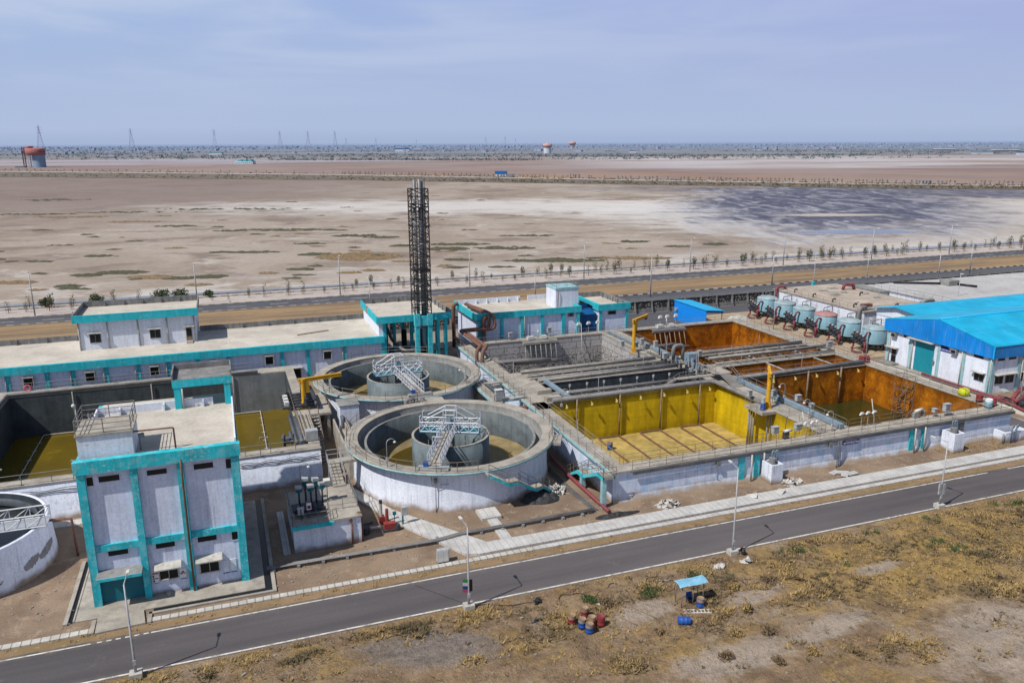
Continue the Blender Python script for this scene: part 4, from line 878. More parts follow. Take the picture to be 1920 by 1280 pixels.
MB().box(-6.5, -5.0, 125.7, 126.3, 8.4, 8.5).build('door_shade', 'chajja', UP); b = MB(); b.box(-6.2, -5.3, 125.4, 126.2, 6.0, 6.25); b.box(-6.2, -5.3, 125.0, 125.4, 6.0, 6.12); b.build('step', 'conc', UP)
o = MB().obox((12.3, 125.5, 6.0), 5.2, .35, .12, R(18)); tag(o.build('roof_plank', 'wood'), 'brown plank lying on the flat roof of the long service building', 'plank')
o = thing('life_ring', 'pink life ring hanging on the dark basin railing by the service building', 'life ring', (-25.5, 115.85, 3.75))
vs = []; n, k = 20, 8
for i in range(n):
    for j in range(k): t, q = 2*PI*i/n, 2*PI*j/k; rr = .38+.09*math.cos(q); vs.append((-25.6+rr*math.cos(t), 115.8+.09*math.sin(q), 3.95+rr*math.sin(t)))
M['pink'] = paint('life_ring_red', (.55, .07, .10), .1, 3, (.6, .5, .5), .4, .5)
MB().add(vs, [(i*k+j, ((i+1) % n)*k+j, ((i+1) % n)*k+(j+1) % k, i*k+(j+1) % k) for i in range(n) for j in range(k)], True).build('ring', 'pink', o)
o = thing('life_ring', 'red life ring on the railing at the corner of the yellow and rust brown tanks', 'life ring', (62.6, 90.6, 4.2)); MB().add([(x+88.1, y-25.2, z) for x, y, z in vs], [(i*k+j, ((i+1) % n)*k+j, ((i+1) % n)*k+(j+1) % k, i*k+(j+1) % k) for i in range(n) for j in range(k)], True).build('ring', 'pink', o)

# ------------------------------------------------------------------ open turquoise portal building with the stack
T = thing('portal_building', 'open turquoise portal building with flat roof behind the second clarifier', 'building', (27, 125, 0))
MB().box(21.4, 33.0, 119.0, 133.2, 8.1, 8.5).build('roof', 'roof', T)
b = MB(); b.box(21.3, 33.1, 118.7, 119.0, 8.1, 9.15); b.box(21.2, 21.4, 119.0, 126.5, 8.1, 9.2); b.box(21.2, 21.4, 128, 133.2, 8.1, 9.2); b.build('fascia', 'teal', T)
b = MB(); b.box(21.2, 33.1, 133.2, 133.35, 8.1, 9.4); b.box(33.0, 33.15, 119.0, 133.2, 8.1, 9.4); b.box(21.2, 21.38, 126.5, 128, 8.1, 9.25)
for i in range(5): b.box(32.8, 33.0, 121+i*2.4, 121.2+i*2.4, 8.5, 9.35); b.box(23+i*2.2, 23.2+i*2.2, 133.0, 133.2, 8.5, 9.35)
b.build('parapet', 'parapet', T)
b = MB(); b.box(21.6, 22.2, 119.2, 133, 0, 8.1); b.build('side_wall', 'white2', T)
b = MB()
for x in (22.2, 30.7, 31.95):
    b.box(x, x+.5, 119.1, 119.6, 0, 8.1)
for x in (22.2, 25, 27.9, 30.7, 32.2):
    for y in (125.5, 132.4): b.box(x, x+.5, y, y+.5, 0, 8.1)
b.each('column', 'teal', T)
MB().box(22.3, 32.9, 119.5, 133, .0, .15).build('floor', 'concgrey', T)
b = MB(); b.bend([(24.2, 126, 5.6), (24.2, 122.5, 4.5), (25.2, 118.4, 3.6), (28.4, 118.2, 3.7)], .26, 10, .8); b.bend([(28.3, 118.0, 8.6), (28.3, 118.0, 4.2), (29.8, 118.1, 3.8), (32, 121, 2.8)], .3, 10, .8); b.each('exhaust_pipe', 'flue', T)
b = MB()
for x, y in ((24, 127), (27.5, 128), (30, 127.5)): b.box(x-1, x+1, y-1.8, y+1.8, .15, 2.4); b.cyl((x-.3, y-.8, 2.4), .45, 2.6, 10)
b.build('machine', 'dark', T)
CH = thing('exhaust_stack', 'tall black lattice tower carrying steel flues, at the turquoise portal building', 'stack', (28.2, 118, 0))
b = MB()
for x in (26.85, 28.85):
    for y in (117.2, 119.3): pass
    b.box(x+.05, x+.72, 117.25, 117.95, 0, 7.6); b.box(x-.02, x+.8, 117.15, 118.05, 7.6, 9.4)
b.box(27.7, 28.83, 117.3, 117.9, 7.6, 9.1); b.build('pedestal', 'tealw', CH)
lat = MB(); X0, X1, Y0, Y1, Z0, Z1 = 26.95, 29.5, 117.35, 119.6, 9.4, 28.35
cs = [(X0, Y0), (X1, Y0), (X1, Y1), (X0, Y1)]
for x, y in cs: lat.tube([(x, y, 9.0 if y < 118 else 8.5), (x, y, Z1)], .09, 4)
nb = 17
for i in range(nb):
    a = Z0+(Z1-Z0)*i/nb; c = Z0+(Z1-Z0)*(i+1)/nb
    for (p, q) in zip(cs, cs[1:]+cs[:1]):
        lat.tube([(*p, c), (*q, c)], .06, 4); lat.tube([(*p, a), (*q, c)] if i % 2 else [(*q, a), (*p, c)], .06, 4); mp = ((p[0]+q[0])/2, (p[1]+q[1])/2); lat.tube([(*mp, c), (*(p if i % 2 else q), (a+c)/2)], .05, 4)
for z in (14.5, 16.8, 22.9): 
    for p in cs: lat.cyl((p[0], p[1], z), .16, .16, 8)
for z in (16.2, 25.6): lat.box(X0-.1, X1+.1, Y0-.1, Y1+.1, z, z+.08)
lat.build('lattice_tower', 'black', CH)
for x, y, z in ((27.65, 118.3, 29.65), (28.45, 118.4, 29.75), (28.95, 118.9, 29.6)):
    f = MB(); f.tube([(x, y, 8.2), (x, y, z)], .27, 14); f.build('flue', 'flue', CH)
b = MB()
for z in (11, 14, 17, 20, 23, 26):
    for x, y in ((27.65, 118.3), (28.45, 118.4)): b.lathe((x, y, z), [(.28, 0), (.33, .02), (.33, .12), (.28, .14)], 14)
b.build('flue_collar', 'steel', CH)
MB().tube([(29.4, 119.0, 28.3), (29.4, 119.0, 29.8)], .03, 4).build('lightning_rod', 'black', CH)

# ------------------------------------------------------------------ blower building, annexe, blue lean-to, shed
B1 = thing('blower_building', 'white and turquoise blower building with a white roof block and brown pipes', 'building', (47, 122, 0))
w = MB(); w.box(38.6, 57.0, 122.6, 134.2, 0, 6.7); w.build('wall', 'bldw', B1)
MB().box(38.2, 57.2, 122.5, 134.5, 6.7, 6.85).build('roof', 'roof', B1)
b = MB(); b.box(37.9, 57.3, 122.25, 122.5, 6.6, 7.65); b.box(37.9, 38.2, 122.5, 134.6, 6.6, 7.7); b.box(57.0, 57.3, 122.5, 127, 6.6, 7.6); b.build('fascia', 'teal', B1)
b = MB(); b.box(38.2, 50.5, 134.4, 134.6, 6.85, 7.7); b.box(52, 57.2, 134.4, 134.6, 6.85, 7.7)
for i in range(6): x = 40+i*2.0; b.box(x, x+.15, 134.1, 134.4, 6.85, 7.6)
b.build('parapet', 'white2', B1)
b = MB()
for x in (38.65, 42.5, 46.15, 49.85, 53.7, 56.5): b.box(x, x+.55, 122.35, 122.6, 0, 6.6)
b.each('pilaster', 'teal', B1)
b = MB(); b.tube([(46.75, 122.25, 3.3), (46.75, 122.25, 6.6)], .06, 6); b.build('rain_pipe', 'pipep', B1)
f = MB().box(54.85, 55.95, 122.5, 122.62, 5.85, 6.5).build('exhaust_fan', 'frame', B1); MB().cyl((55.4, 122.48, 6.0), .25, .35, 12).build('fan_hub', 'dark', f)
rb = MB().box(53.7, 58.0, 125.2, 129.5, 6.85, 10.2).build('roof_block', 'white', B1); b = MB(); b.box(53.6, 58.1, 125.1, 129.6, 10.2, 10.5); b.build('block_cap', 'tealpale', rb)
MB().rail([(53.9, 125.4, 10.5), (57.8, 125.4, 10.5), (57.8, 129.3, 10.5), (53.9, 129.3, 10.5)], .7, 2, .03, (.5,), True).build('railing', 'rail', rb)
MB().bend([(54.05, 125.05, 7.0), (54.05, 124.95, 9.6), (54.3, 125.1, 9.7)], .06, 6).build('vent_pipe', 'rust', rb)
B2 = thing('annexe_building', 'small white annexe with turquoise eaves beside the blower building', 'building', (64, 123, 0))
MB().box(61.0, 66.6, 123.0, 134.2, 0, 6.4).build('wall', 'bldw', B2); MB().box(60.9, 66.8, 122.9, 134.4, 6.4, 6.55).build('roof', 'roof', B2)
b = MB(); b.box(61.2, 67.0, 122.6, 122.9, 6.4, 7.5); b.box(60.7, 61.2, 122.6, 134.4, 6.4, 7.5); b.build('fascia', 'teal', B2)
b = MB(); b.box(61.2, 67.0, 134.3, 134.5, 6.55, 7.5); b.box(66.8, 67.0, 122.9, 134.3, 6.55, 7.5)
for i in range(5): b.box(66.6, 66.8, 125+i*2, 125.2+i*2, 6.55, 7.4)
b.build('parapet', 'parapet', B2)
b = MB(); b.box(61.0, 61.5, 122.75, 123, 0, 6.4); b.box(66.2, 66.7, 122.75, 123, 0, 6.4); b.each('pilaster', 'teal', B2)
f = MB().box(62.7, 64.3, 122.9, 123.02, 5.55, 6.2).build('vent_window', 'frame', B2); MB().box(62.8, 64.2, 122.88, 122.9, 5.62, 6.12).build('pane', 'dark', f)
b = MB()
for y in (125, 128.5): b.box(60.65, 60.7, y, y+2, 6.45, 6.9)
b.each('side_opening', 'dark', B2)
o = thing('blue_lean_to', 'dark blue sheet lean-to squeezed between the blower building and the annexe', 'shed', (59, 124, 0))
MB().box(57.1, 60.65, 123.6, 128, 0, 5.7).build('wall', 'bluedk', o); MB().prismx([(123.3, 5.7), (128, 6.7), (128, 6.82), (123.3, 5.82)], 57.05, 60.68).build('roof', 'bluedk', o)
SH = thing('open_shed', 'bright blue sheet shed with open front between far rust basin and boundary wall', 'shed', (86.5, 131, 0))
MB().box(85.0, 85.1, 126.0, 137.3, 0, 3.95).build('side_wall', 'blueclad', SH); MB().box(85.1, 88.6, 137.15, 137.3, 0, 3.7).build('back_wall', 'bluedk', SH)
MB().prismy([(84.85, 4.0), (88.95, 3.62), (88.95, 3.7), (84.85, 4.1)], 125.8, 137.5).build('roof', 'cyan', SH)
MB().prismy([(85.1, 3.6), (88.8, 3.25), (88.8, 3.61), (85.1, 3.97)], 125.95, 126.05).build('front_fascia', 'bluedk', SH)
b = MB()
for y in (126.1, 131.5, 137.0): b.tube([(88.6, y, 0), (88.6, y, 3.62)], .09, 6)
b.each('post', 'bluedk', SH)
b = MB(); b.box(84.5, 84.98, 135.9, 136.4, 2.1, 2.6); b.tube([(84.9, 136.1, 0), (84.9, 136.1, 2.1)], .05, 5); b.build('wall_light', 'box', SH)

# brown process pipes of the blower building
o = thing('rust_pipe_run', 'pair of thick rust brown pipes climbing over the blower building roof edge', 'pipe', (37, 120, 0))
b = MB()
b.bend([(39.3, 131.8, 7.5), (40.3, 123.6, 7.75), (41.0, 121.3, 7.4), (41.15, 121.0, 5.25), (36.0, 121.4, 5.2), (36.0, 109.9, 5.25), (34.9, 108.7, 5.1), (34.75, 108.5, 1.0)], .27, 12, .9)
b.bend([(39.2, 129.5, 7.5), (39.7, 124.4, 7.75), (40.3, 121.9, 7.3), (40.4, 121.8, 5.3), (35.3, 122.0, 5.2), (35.3, 110.6, 5.25), (34.2, 109.3, 5.1), (34.1, 109.1, 1.0)], .27, 12, .9)
b.build('pipe', 'rust', o)
o = thing('rust_riser_pipe', 'single dark rusty riser standing against the left end of the blower building', 'pipe', (36.5, 124, 0)); b = MB(); b.bend([(37.0, 131.5, 0), (37.0, 131.5, 7.5), (37.8, 131.5, 7.8)], .34, 10); b.bend([(39.4, 121.8, 0), (39.4, 121.8, 6.8), (39.8, 122.1, 7.1)], .34, 10); b.bend([(37.0, 131, 1.8), (37, 122, 2.2), (39.4, 121.9, 2.4)], .3, 10); b.build('pipe', 'rust', o)
# boundary wall
W = thing('boundary_wall', 'long grey perforated block boundary wall along the highway', 'wall', (0, 145, 0))
b = MB()
for i in range(-60, 160):
    x = i*4.0; b.box(x+.3, x+4.0, 144.9, 145.05, .9, 2.5)
b.build('block_panel', 'jali', W); MB().box(-240, 640, 144.85, 145.1, 0, .9).build('base', 'concgrey', W)
b = MB()
for i in range(-60, 160): x = i*4.0; b.box(x, x+.3, 144.7, 145.2, 0, 2.6); b.prismx([(144.7, .9), (144.7, 2.0), (144.3, 0), (144.2, 0)], x+.02, x+.28)
b.build('wall_post', 'parapet', W)
b = MB()
for z in (2.75, 2.95, 3.15): b.tube([(-240, 145, z), (640, 145, z)], .03, 4)
b.box(-240, 640, 144.8, 145.15, 2.5, 2.58); b.build('top_rail', 'concgrey', W)
# ------------------------------------------------------------------ the big reactor tank complex
K = thing('reactor_tank', 'huge white rectangular reactor tank divided into yellow, rust brown and grey basins', 'tank', (60, 65, 0))
TZ = 3.2
M['beamdk'] = paint('dark_edge_concrete', (.085, .09, .10), .25, .6, (.16, .155, .15), .5, .8)
BAS = dict(y=(36.0, 61.3, 67.0, 87.6), b=(65.4, 87.0, 67.4, 87.6), c=(38.7, 61.2, 88.7, 95.7), e=(64.8, 87.0, 88.7, 94.0), d=(38.7, 61.2, 96.8, 100.4), f=(64.8, 87.0, 95.6, 100.4), g=(36.6, 59.8, 101.5, 119.2), h=(63.2, 86.2, 101.5, 119.2))
def cells(b, rects, x0, x1, y0, y1, z0, z1):
    xs = sorted({x0, x1, *[r[i] for r in rects for i in (0, 1)]}); ys = sorted({y0, y1, *[r[i] for r in rects for i in (2, 3)]})
    for d, e in zip(ys, ys[1:]):
        run = None
        for a, c in list(zip(xs, xs[1:]))+[(None, None)]:
            solid = a is not None and not any(r[0] < (a+c)/2 < r[1] and r[2] < (d+e)/2 < r[3] for r in rects)
            if solid: run = (run[0], c) if run else (a, c)
            elif run: b.box(run[0], run[1], d, e, z0, z1); run = None
R_ = list(BAS.values())
b = MB(); cells(b, R_, 34.8, 88.2, 65.9, 120.4, -3.0, TZ-.01); b.build('dividing_wall', 'concgrey', K)
b = MB(); b.prismx([(65.2, 0), (65.45, .6), (65.5, TZ-.02), (65.89, TZ-.02), (65.89, 0)], 34.4, 88.4); b.box(34.4, 34.79, 65.9, 120.4, 0, TZ-.02); b.box(88.21, 88.4, 65.9, 120.4, 0, TZ-.02); b.build('outer_wall', 'tankw', K)
b = MB(); cells(b, [(r[0]+.12, r[1]-.12, r[2]+.12, r[3]-.12) for r in R_], 34.2, 88.5, 65.25, 120.6, TZ, TZ+.14); b.build('walkway', 'conc', K)
b = MB(); b.box(36.5, 88.6, 65.12, 65.24, TZ-.34, TZ-.01); b.build('front_beam', 'beamdk', K)
b = MB(); b.box(34.05, 34.19, 65.6, 120.3, TZ-.12, TZ+.16); b.build('walkway_edge', 'tealpale', K)
def lining(k, mat, zf, fl=None, fmat=None):
    x0, x1, y0, y1 = BAS[k]; t = .04; b = MB()
    b.box(x0, x1, y1-t, y1, zf, TZ-.02); b.box(x0, x1, y0, y0+t, zf, TZ-.02); b.box(x0, x0+t, y0+t, y1-t, zf, TZ-.02); b.box(x1-t, x1, y0+t, y1-t, zf, TZ-.02)
    if not fmat: b.box(x0+t, x1-t, y0+t, y1-t, zf-.05, zf)
    o = b.build('basin_wall', mat, K)
    if fmat: MB().box(x0+t, x1-t, y0+t, y1-t, zf-.05, zf).build('basin_floor', fmat, K)
    return o
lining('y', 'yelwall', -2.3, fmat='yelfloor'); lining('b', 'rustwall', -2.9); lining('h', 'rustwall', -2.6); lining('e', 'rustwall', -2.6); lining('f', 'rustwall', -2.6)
lining('c', 'liner', -2.6); lining('d', 'liner', -2.6); lining('g', 'peel', -2.4)
def pool_(k, z, mat): x0, x1, y0, y1 = BAS[k]; MB().quad((x0+.05, y0+.05, z), (x1-.05, y0+.05, z), (x1-.05, y1-.05, z), (x0+.05, y1-.05, z)).build('water', mat, K)
pool_('b', -2.0, 'wdark'); pool_('c', -1.4, 'wblack'); pool_('d', -1.2, 'wblack'); pool_('e', -1.5, 'wdark'); pool_('f', -1.5, 'wdark')
# baffles in the rust channels
b = MB()
for x in (74.2, 82.8): b.box(x, x+.22, 88.75, 93.95, -2.5, TZ-.05); b.box(x, x+.22, 95.65, 98.2, -2.5, TZ-.05)
b.each('baffle', 'rustwall', K)
b = MB()
for x in (74.2, 82.8): b.box(x-.02, x+.24, 88.75, 93.95, TZ-.04, TZ); b.box(x-.02, x+.24, 95.65, 98.2, TZ-.04, TZ)
b.each('baffle_cap', 'chajja', K)
# floor laterals in the yellow basin
b = MB()
for i in range(4):
    x = 37.4+i*6.1; b.bend([(x, 68, -2.12), (x, 87.2, -2.12), (x+3.0, 87.2, -2.12), (x+3.0, 68, -2.12)], .1, 6)
b.each('floor_pipe', 'rust', K)
b = MB()
for x in (40.5, 46.6, 52.7, 58.6): b.tube([(x, 87.3, TZ+.3), (x, 87.3, -2.2)], .12, 8)
for x in (70.5, 76.4, 82.2): b.tube([(x, 87.3, TZ+.3), (x, 87.3, -1.9)], .12, 8)
b.each('drop_pipe', 'wood', K)
b = MB()
for i in range(7): x = 39+i*3.5; b.cyl((x, 87.0, 2.55), .2, .3, 8, .12); b.tube([(x, 87.3, 2.95), (x, 87.0, 2.8)], .05, 4)
for i in range(6): x = 66.6+i*3.7; b.cyl((x, 87.0, 2.55), .2, .3, 8, .12); b.tube([(x, 87.3, 2.95), (x, 87.0, 2.8)], .05, 4)
M['yelv'] = paint('yellow_valve', (.45, .36, .12), .2, 2, (.3, .26, .14), .5)
b.build('drain_valve', 'yelv', K)
b = MB()
for i in range(8): x = 40.5+i*2.6; b.cyl((x, 95.3, 2.5), .18, .34, 8); b.tube([(x, 95.4, 2.9), (x, 95.3, .3)], .04, 4)
b.each('air_valve', 'box', K)
# headers
b = MB(); b.bend([(37.2, 87.5, TZ+.45), (60.8, 87.5, TZ+.45), (61.2, 77.5, TZ+.4)], .3, 12, 1.0); b.bend([(63.2, 87.6, TZ+.45), (86.6, 87.8, TZ+.5)], .3, 12); b.tube([(38.2, 90.0, TZ+.4), (58.5, 89.6, TZ+.4)], .26, 10); b.each('air_header', 'pipe', K)
b = MB(); b.tube([(38.7, 96.0, TZ+.5), (60.3, 96.2, TZ+.5)], .24, 10); b.tube([(66.5, 97.3, TZ+.55), (88.3, 97.3, TZ+.55)], .26, 10); b.each('pale_header', 'pipel', K)
b = MB(); b.tube([(38.0, 100.8, TZ+.45), (59.5, 100.9, TZ+.45)], .24, 10); b.tube([(64.5, 100.9, TZ+.5), (86.3, 100.9, TZ+.5)], .25, 10); b.tube([(38.2, 98.9, TZ+.3), (60, 99.0, TZ+.3)], .14, 8); b.tube([(38.2, 97.7, TZ+.3), (60, 97.8, TZ+.3)], .14, 8); b.tube([(66, 94.8, TZ+.45), (87.5, 94.8, TZ+.45)], .16, 8); b.each('process_pipe', 'pipel', K)
b = MB(); b.bend([(61.8, 99.5, TZ+.3), (61.8, 99.5, TZ+2.4), (63.4, 99.5, TZ+2.4), (63.4, 99.5, TZ+.3)], .28, 10); b.bend([(60.6, 97, TZ+.3), (62.6, 97.2, TZ+.3), (62.6, 92, TZ+.3)], .3, 10); b.bend([(63.9, 96.6, TZ+.3), (63.9, 92.2, TZ+.3), (64.8, 92.0, TZ+.3)], .26, 10); b.bend([(60.4, 104.6, TZ+.2), (60.9, 100, TZ+.3), (61.0, 97.5, TZ+.3)], .25, 10); b.bend([(40.5, 117.8, .5), (40.5, 118.9, .5)], .5, 10); b.bend([(40.2, 119, .6), (40.2, 116.9, .6), (44, 116.6, .6), (49, 116.4, .4)], .38, 10); b.bend([(64, 118.9, .6), (64.2, 116.5, .6), (72.5, 116.2, .9)], .34, 10); b.build('valve_piping', 'pipe', K)
b = MB()
for i in range(6): b.cyl((61.0+.35*i*(i % 2)*.5+.9*(i % 3), 93.2+i*1.35, TZ+.14), .25, .6+.25*(i % 3), 8); b.cyl((61.6+.7*(i % 2), 92.4+i*1.5, TZ+.14), .14, 1.0, 8)
b.box(63.5, 65.0, 97.9, 99.2, TZ+.14, TZ+1.3); b.box(62.3, 63.6, 90.8, 91.3, TZ+.14, TZ+.8); b.each('valve', 'greysteel', K)
# decanters: hooded beam with raking arms
def decanter(x0, x1, y, bmat, pmat):
    b = MB(); b.box(x0, x1, y-1.0, y-.55, TZ-.5, TZ-.1); b.box(x0, x1, y-.55, y+.4, TZ-.12, TZ-.02); d = b.build('decanter', bmat, K); a = MB()
    n = 7
    for i in range(n): x = x0+.4+(x1-x0-.8)*i/(n-1); a.tube([(x, y-.8, TZ-.5), (x-.35, y-2.4, TZ-3.0)], .09, 5)
    a.tube([(x0-2.0, y-2.4, TZ-3.1), (x1-.2, y-2.4, TZ-3.1)], .3, 10); a.build('decanter_arm', pmat, d)
    a = MB(); a.obox(((x0+x1)/2-1.4, y+.2, TZ+.14), 1.2, .8, .5, .1); a.obox(((x0+x1)/2+.9, y+.2, TZ+.14), 1.0, .8, .5, -.1); a.tube([((x0+x1)/2, y+.3, TZ), ((x0+x1)/2, y+.3, TZ+1.6)], .08, 5); a.build('winch', 'lampw', d)
decanter(45.0, 51.2, 119.2, 'pipel', 'concgrey'); decanter(69.2, 75.8, 119.2, 'pipe', 'wood')
b = MB(); b.box(47.2, 53.3, 66.9, 67.5, TZ-.5, TZ-.02); b.box(69.5, 74.0, 67.3, 67.9, TZ-.4, TZ); b.build('front_decanter', 'dark', K)
# pipes in the corner of the yellow basin and balcony
b = MB()
for i in range(3): b.tube([(59.6+.28*i, 77.9-.1*i, TZ+.2), (59.6+.28*i, 77.9-.1*i, -2.2)], .12, 8)
for i in range(2): b.tube([(60.6+.3*i, 75.6-.2*i, TZ-.3), (60.6+.3*i, 75.6-.2*i, -2.2)], .1, 8)
b.each('corner_pipe', 'concgrey', K)
b = MB(); b.box(59.2, 61.45, 74.9, 78.4, TZ-.2, TZ+.15); b.build('balcony', 'conc', K)
b = MB(); b.box(63.9, 64.5, 67.2, 77.6, TZ+.25, TZ+.75); b.box(63.9, 64.5, 78.0, 88.2, TZ+.25, TZ+.7); b.box(61.9, 62.5, 101.6, 112.2, TZ+.25, TZ+.7); b.box(60.4, 60.9, 109, 118.5, TZ+.2, TZ+.55); b.box(39.4, 40.0, 88, 97, TZ+.2, TZ+.6)
b.each('cable_tray', 'greysteel', K)
b = MB()      # pipe supports and small valves along the channels
for i in range(7): x = 40.5+i*2.9; b.box(x, x+.14, 95.75, 101.2, TZ+.14, TZ+.24)
for i in range(7): x = 67.0+i*2.9; b.box(x, x+.14, 94.1, 101.2, TZ+.14, TZ+.24)
for i in range(8): x = 39.5+i*2.6; b.box(x, x+.12, 87.3, 90.3, TZ+.14, TZ+.22)
b.each('pipe_support', 'rail', K)
rv = random.Random(9); b = MB()
for i in range(26):
    x = 60.2+rv.uniform(0, 4.6); y = 90.5+rv.uniform(0, 12.5); h = rv.uniform(.3, 1.1); b.cyl((x, y, TZ+.14), rv.uniform(.1, .25), h, 8)
    if i % 3 == 0: b.tube([(x-.45, y, TZ+.5), (x+.45, y, TZ+.5)], .16, 8)
b.each('valve', 'valve', K)
b = MB()
for x, y, h in ((61.2, 92.5, 3.2), (63.2, 95.0, 2.6), (62.0, 101.8, 3.4), (60.2, 97.4, 2.6), (55, 96.4, 2.2), (47, 101.2, 2.6), (44, 88.4, 2.4), (70, 94.2, 2.4), (78, 100.8, 2.4), (76, 88.4, 2.6), (36.4, 99.5, 2.6), (34.9, 75, 2.4)): b.tube([(x, y, TZ+.1), (x, y, TZ+h)], .045, 4)
b.each('lamp_pole', 'post', K)
# raised crossing with steps
def steps(x0, x1, ya, yb, z0, z1, n, nm='step'):
    b = MB()
    for i in range(n): t0, t1 = i/n, (i+1)/n; b.box(x0, x1, ya+(yb-ya)*t0, ya+(yb-ya)*t1, z0+(z1-z0)*(i+1)/n-.1, z0+(z1-z0)*(i+1)/n)
    return b
b = MB(); b.box(61.4, 64.0, 88.0, 91.0, 4.3, 4.42); b.box(55.6, 61.4, 88.1, 89.0, 4.1, 4.2); b.each('crossing_slab', 'conc', K)
b = steps(62.0, 63.5, 84.8, 88.0, TZ+.14, 4.4, 8); b.build('step', 'pipel', K)
b = MB()
for i in range(7): b.box(54.0+i*.24, 54.26+i*.24, 88.1, 89.0, TZ+.2+i*.13, TZ+.28+i*.13)
for i in range(7): b.box(48.4+.5*i, 48.9+.5*i, 101.0, 101.9, TZ+.16, TZ+.2)
b.build('step', 'pipel', K)
b = MB()
for y in (87.9, 91.0): b.box(36.6, 38.6, y-.0, y+.9, TZ+.15, 3.9)
b.box(34.6, 36.4, 85.6, 88.2, TZ+.15, 3.35)
b.each('landing_block', 'conc', K)
# scaffold stair in the rust basin
b = MB(); sx, sy = 85.4, 78.6
for x in (sx, sx+1.5):
    for y in (sy, sy+2.0): b.tube([(x, y, -2.6), (x, y, TZ+.9)], .05, 4)
for z in (-1.2, .6, 2.0, TZ+.8): b.tube([(sx, sy, z), (sx+1.5, sy, z)], .035, 4); b.tube([(sx, sy+2, z), (sx+1.5, sy+2, z)], .035, 4); b.tube([(sx, sy, z), (sx, sy+2, z)], .035, 4); b.tube([(sx+1.5, sy, z), (sx+1.5, sy+2, z)], .035, 4)
for z0 in (-2.4, -.6, 1.2): b.tube([(sx, sy, z0), (sx+1.5, sy, z0+1.8)], .04, 4); b.tube([(sx+1.5, sy+2, z0), (sx, sy+2, z0+1.8)], .04, 4); b.tube([(sx, sy+2, z0), (sx, sy, z0+1.8)], .04, 4)
for i in range(9): b.box(sx+.1, sx+.75, sy+i*.22, sy+i*.22+.2, -2.3+i*.32, -2.25+i*.32); b.box(sx+.8, sx+1.4, sy+2-i*.22-.2, sy+2-i*.22, .55+i*.3, .6+i*.3)
b.build('scaffold_stair', 'railb', K)
# railings
b = MB(); zr = TZ+.14
b.rail([(36.5, 65.35, zr), (88.3, 65.35, zr)], 1, 1.9, .032); b.rail([(36.3, 66.9, zr), (61.6, 66.9, zr)], 1, 2.1, .03); b.rail([(65.2, 67.3, zr), (87, 67.3, zr)], 1, 2.1, .03); b.build('front_railing', 'railb', K)
b = MB(); b.rail([(34.35, 65.4, zr), (34.35, 120.3, zr)], 1, 2.0, .03); b.rail([(35.9, 67, zr), (35.9, 85.6, zr)], 1, 2.0, .03); b.rail([(36.3, 101.4, zr), (36.3, 119, zr)], 1, 2.0, .03); b.build('side_railing', 'rail', K)
b = MB(); b.rail([(36.6, 119.4, zr), (61, 119.4, zr)], 1, 2, .03); b.rail([(63.2, 119.4, zr), (86.3, 119.4, zr), (86.5, 101, zr)], 1, 2, .03); b.rail([(87.2, 101, zr), (87.2, 67.3, zr)], 1, 1.9, .03); b.rail([(88.4, 65.5, zr), (88.4, 120, zr)], 1, 2.0, .03); b.rail([(61.5, 67.4, zr), (61.5, 74.8, zr)], 1, 1.9, .03); b.rail([(65.0, 67.4, zr), (65.0, 87.6, zr)], 1, 1.9, .03)
b.rail([(59.25, 74.9, zr), (59.25, 78.4, zr)], 1, 1.2, .03); b.rail([(38.6, 96.3, zr), (61.0, 96.3, zr)], 1, 2, .03); b.rail([(38.6, 101.1, zr), (60, 101.1, zr)], 1, 2, .03); b.rail([(38.6, 88.2, zr), (55, 88.2, zr)], 1, 2, .03); b.rail([(65, 94.2, zr), (87, 94.2, zr)], 1, 2, .03); b.rail([(65, 100.7, zr), (87, 100.7, zr)], 1, 2, .03); b.rail([(65, 88.4, zr), (87, 88.4, zr)], 1, 2, .03); b.rail([(60.2, 101.5, zr), (60.2, 119.2, zr)], 1, 2, .03); b.rail([(62.8, 101.5, zr), (62.8, 119.2, zr)], 1, 2, .03)
b.rail([(61.4, 91, 4.42), (61.4, 88, 4.42), (55.8, 88.05, 4.2), (54, 88.05, zr)], .95, 1.4, .03); b.rail([(64, 91, 4.42), (64, 88, 4.42), (63.6, 84.8, zr)], .95, 1.4, .035); b.build('railing', 'rail', K)
# concrete links on the left: walkways between clarifiers and tank
LK = thing('link_walkway', 'narrow concrete walkways linking the second clarifier to the reactor tank corner', 'walkway', (33, 94, 0))
b = MB(); b.box(30.2, 31.4, 89.6, 98.6, 3.3, 3.5); b.box(31.4, 35.0, 97.6, 98.5, 3.3, 3.5); b.box(31.4, 35.0, 90.4, 91.3, 3.3, 3.5)
for y in (89.8, 98.2): b.box(30.4, 30.8, y, y+.4, 0, 3.3)
b.build('deck', 'conc', LK); b = MB(); b.box(30.08, 30.2, 89.5, 98.7, 3.2, 3.52); b.box(31.4, 34.0, 90.28, 90.4, 3.2, 3.52); b.build('edge', 'tealpale', LK)
b = MB(); b.rail([(30.3, 89.7, 3.5), (30.3, 98.4, 3.5), (34.6, 98.4, 3.5)], 1, 1.6, .03); b.rail([(31.4, 97.5, 3.5), (31.4, 91.4, 3.5), (34.6, 91.4, 3.5)], 1, 1.6, .03); b.rail([(30.3, 89.7, 3.5), (34.6, 90.35, 3.5)], 1, 1.6, .03); b.build('railing', 'rail', LK)
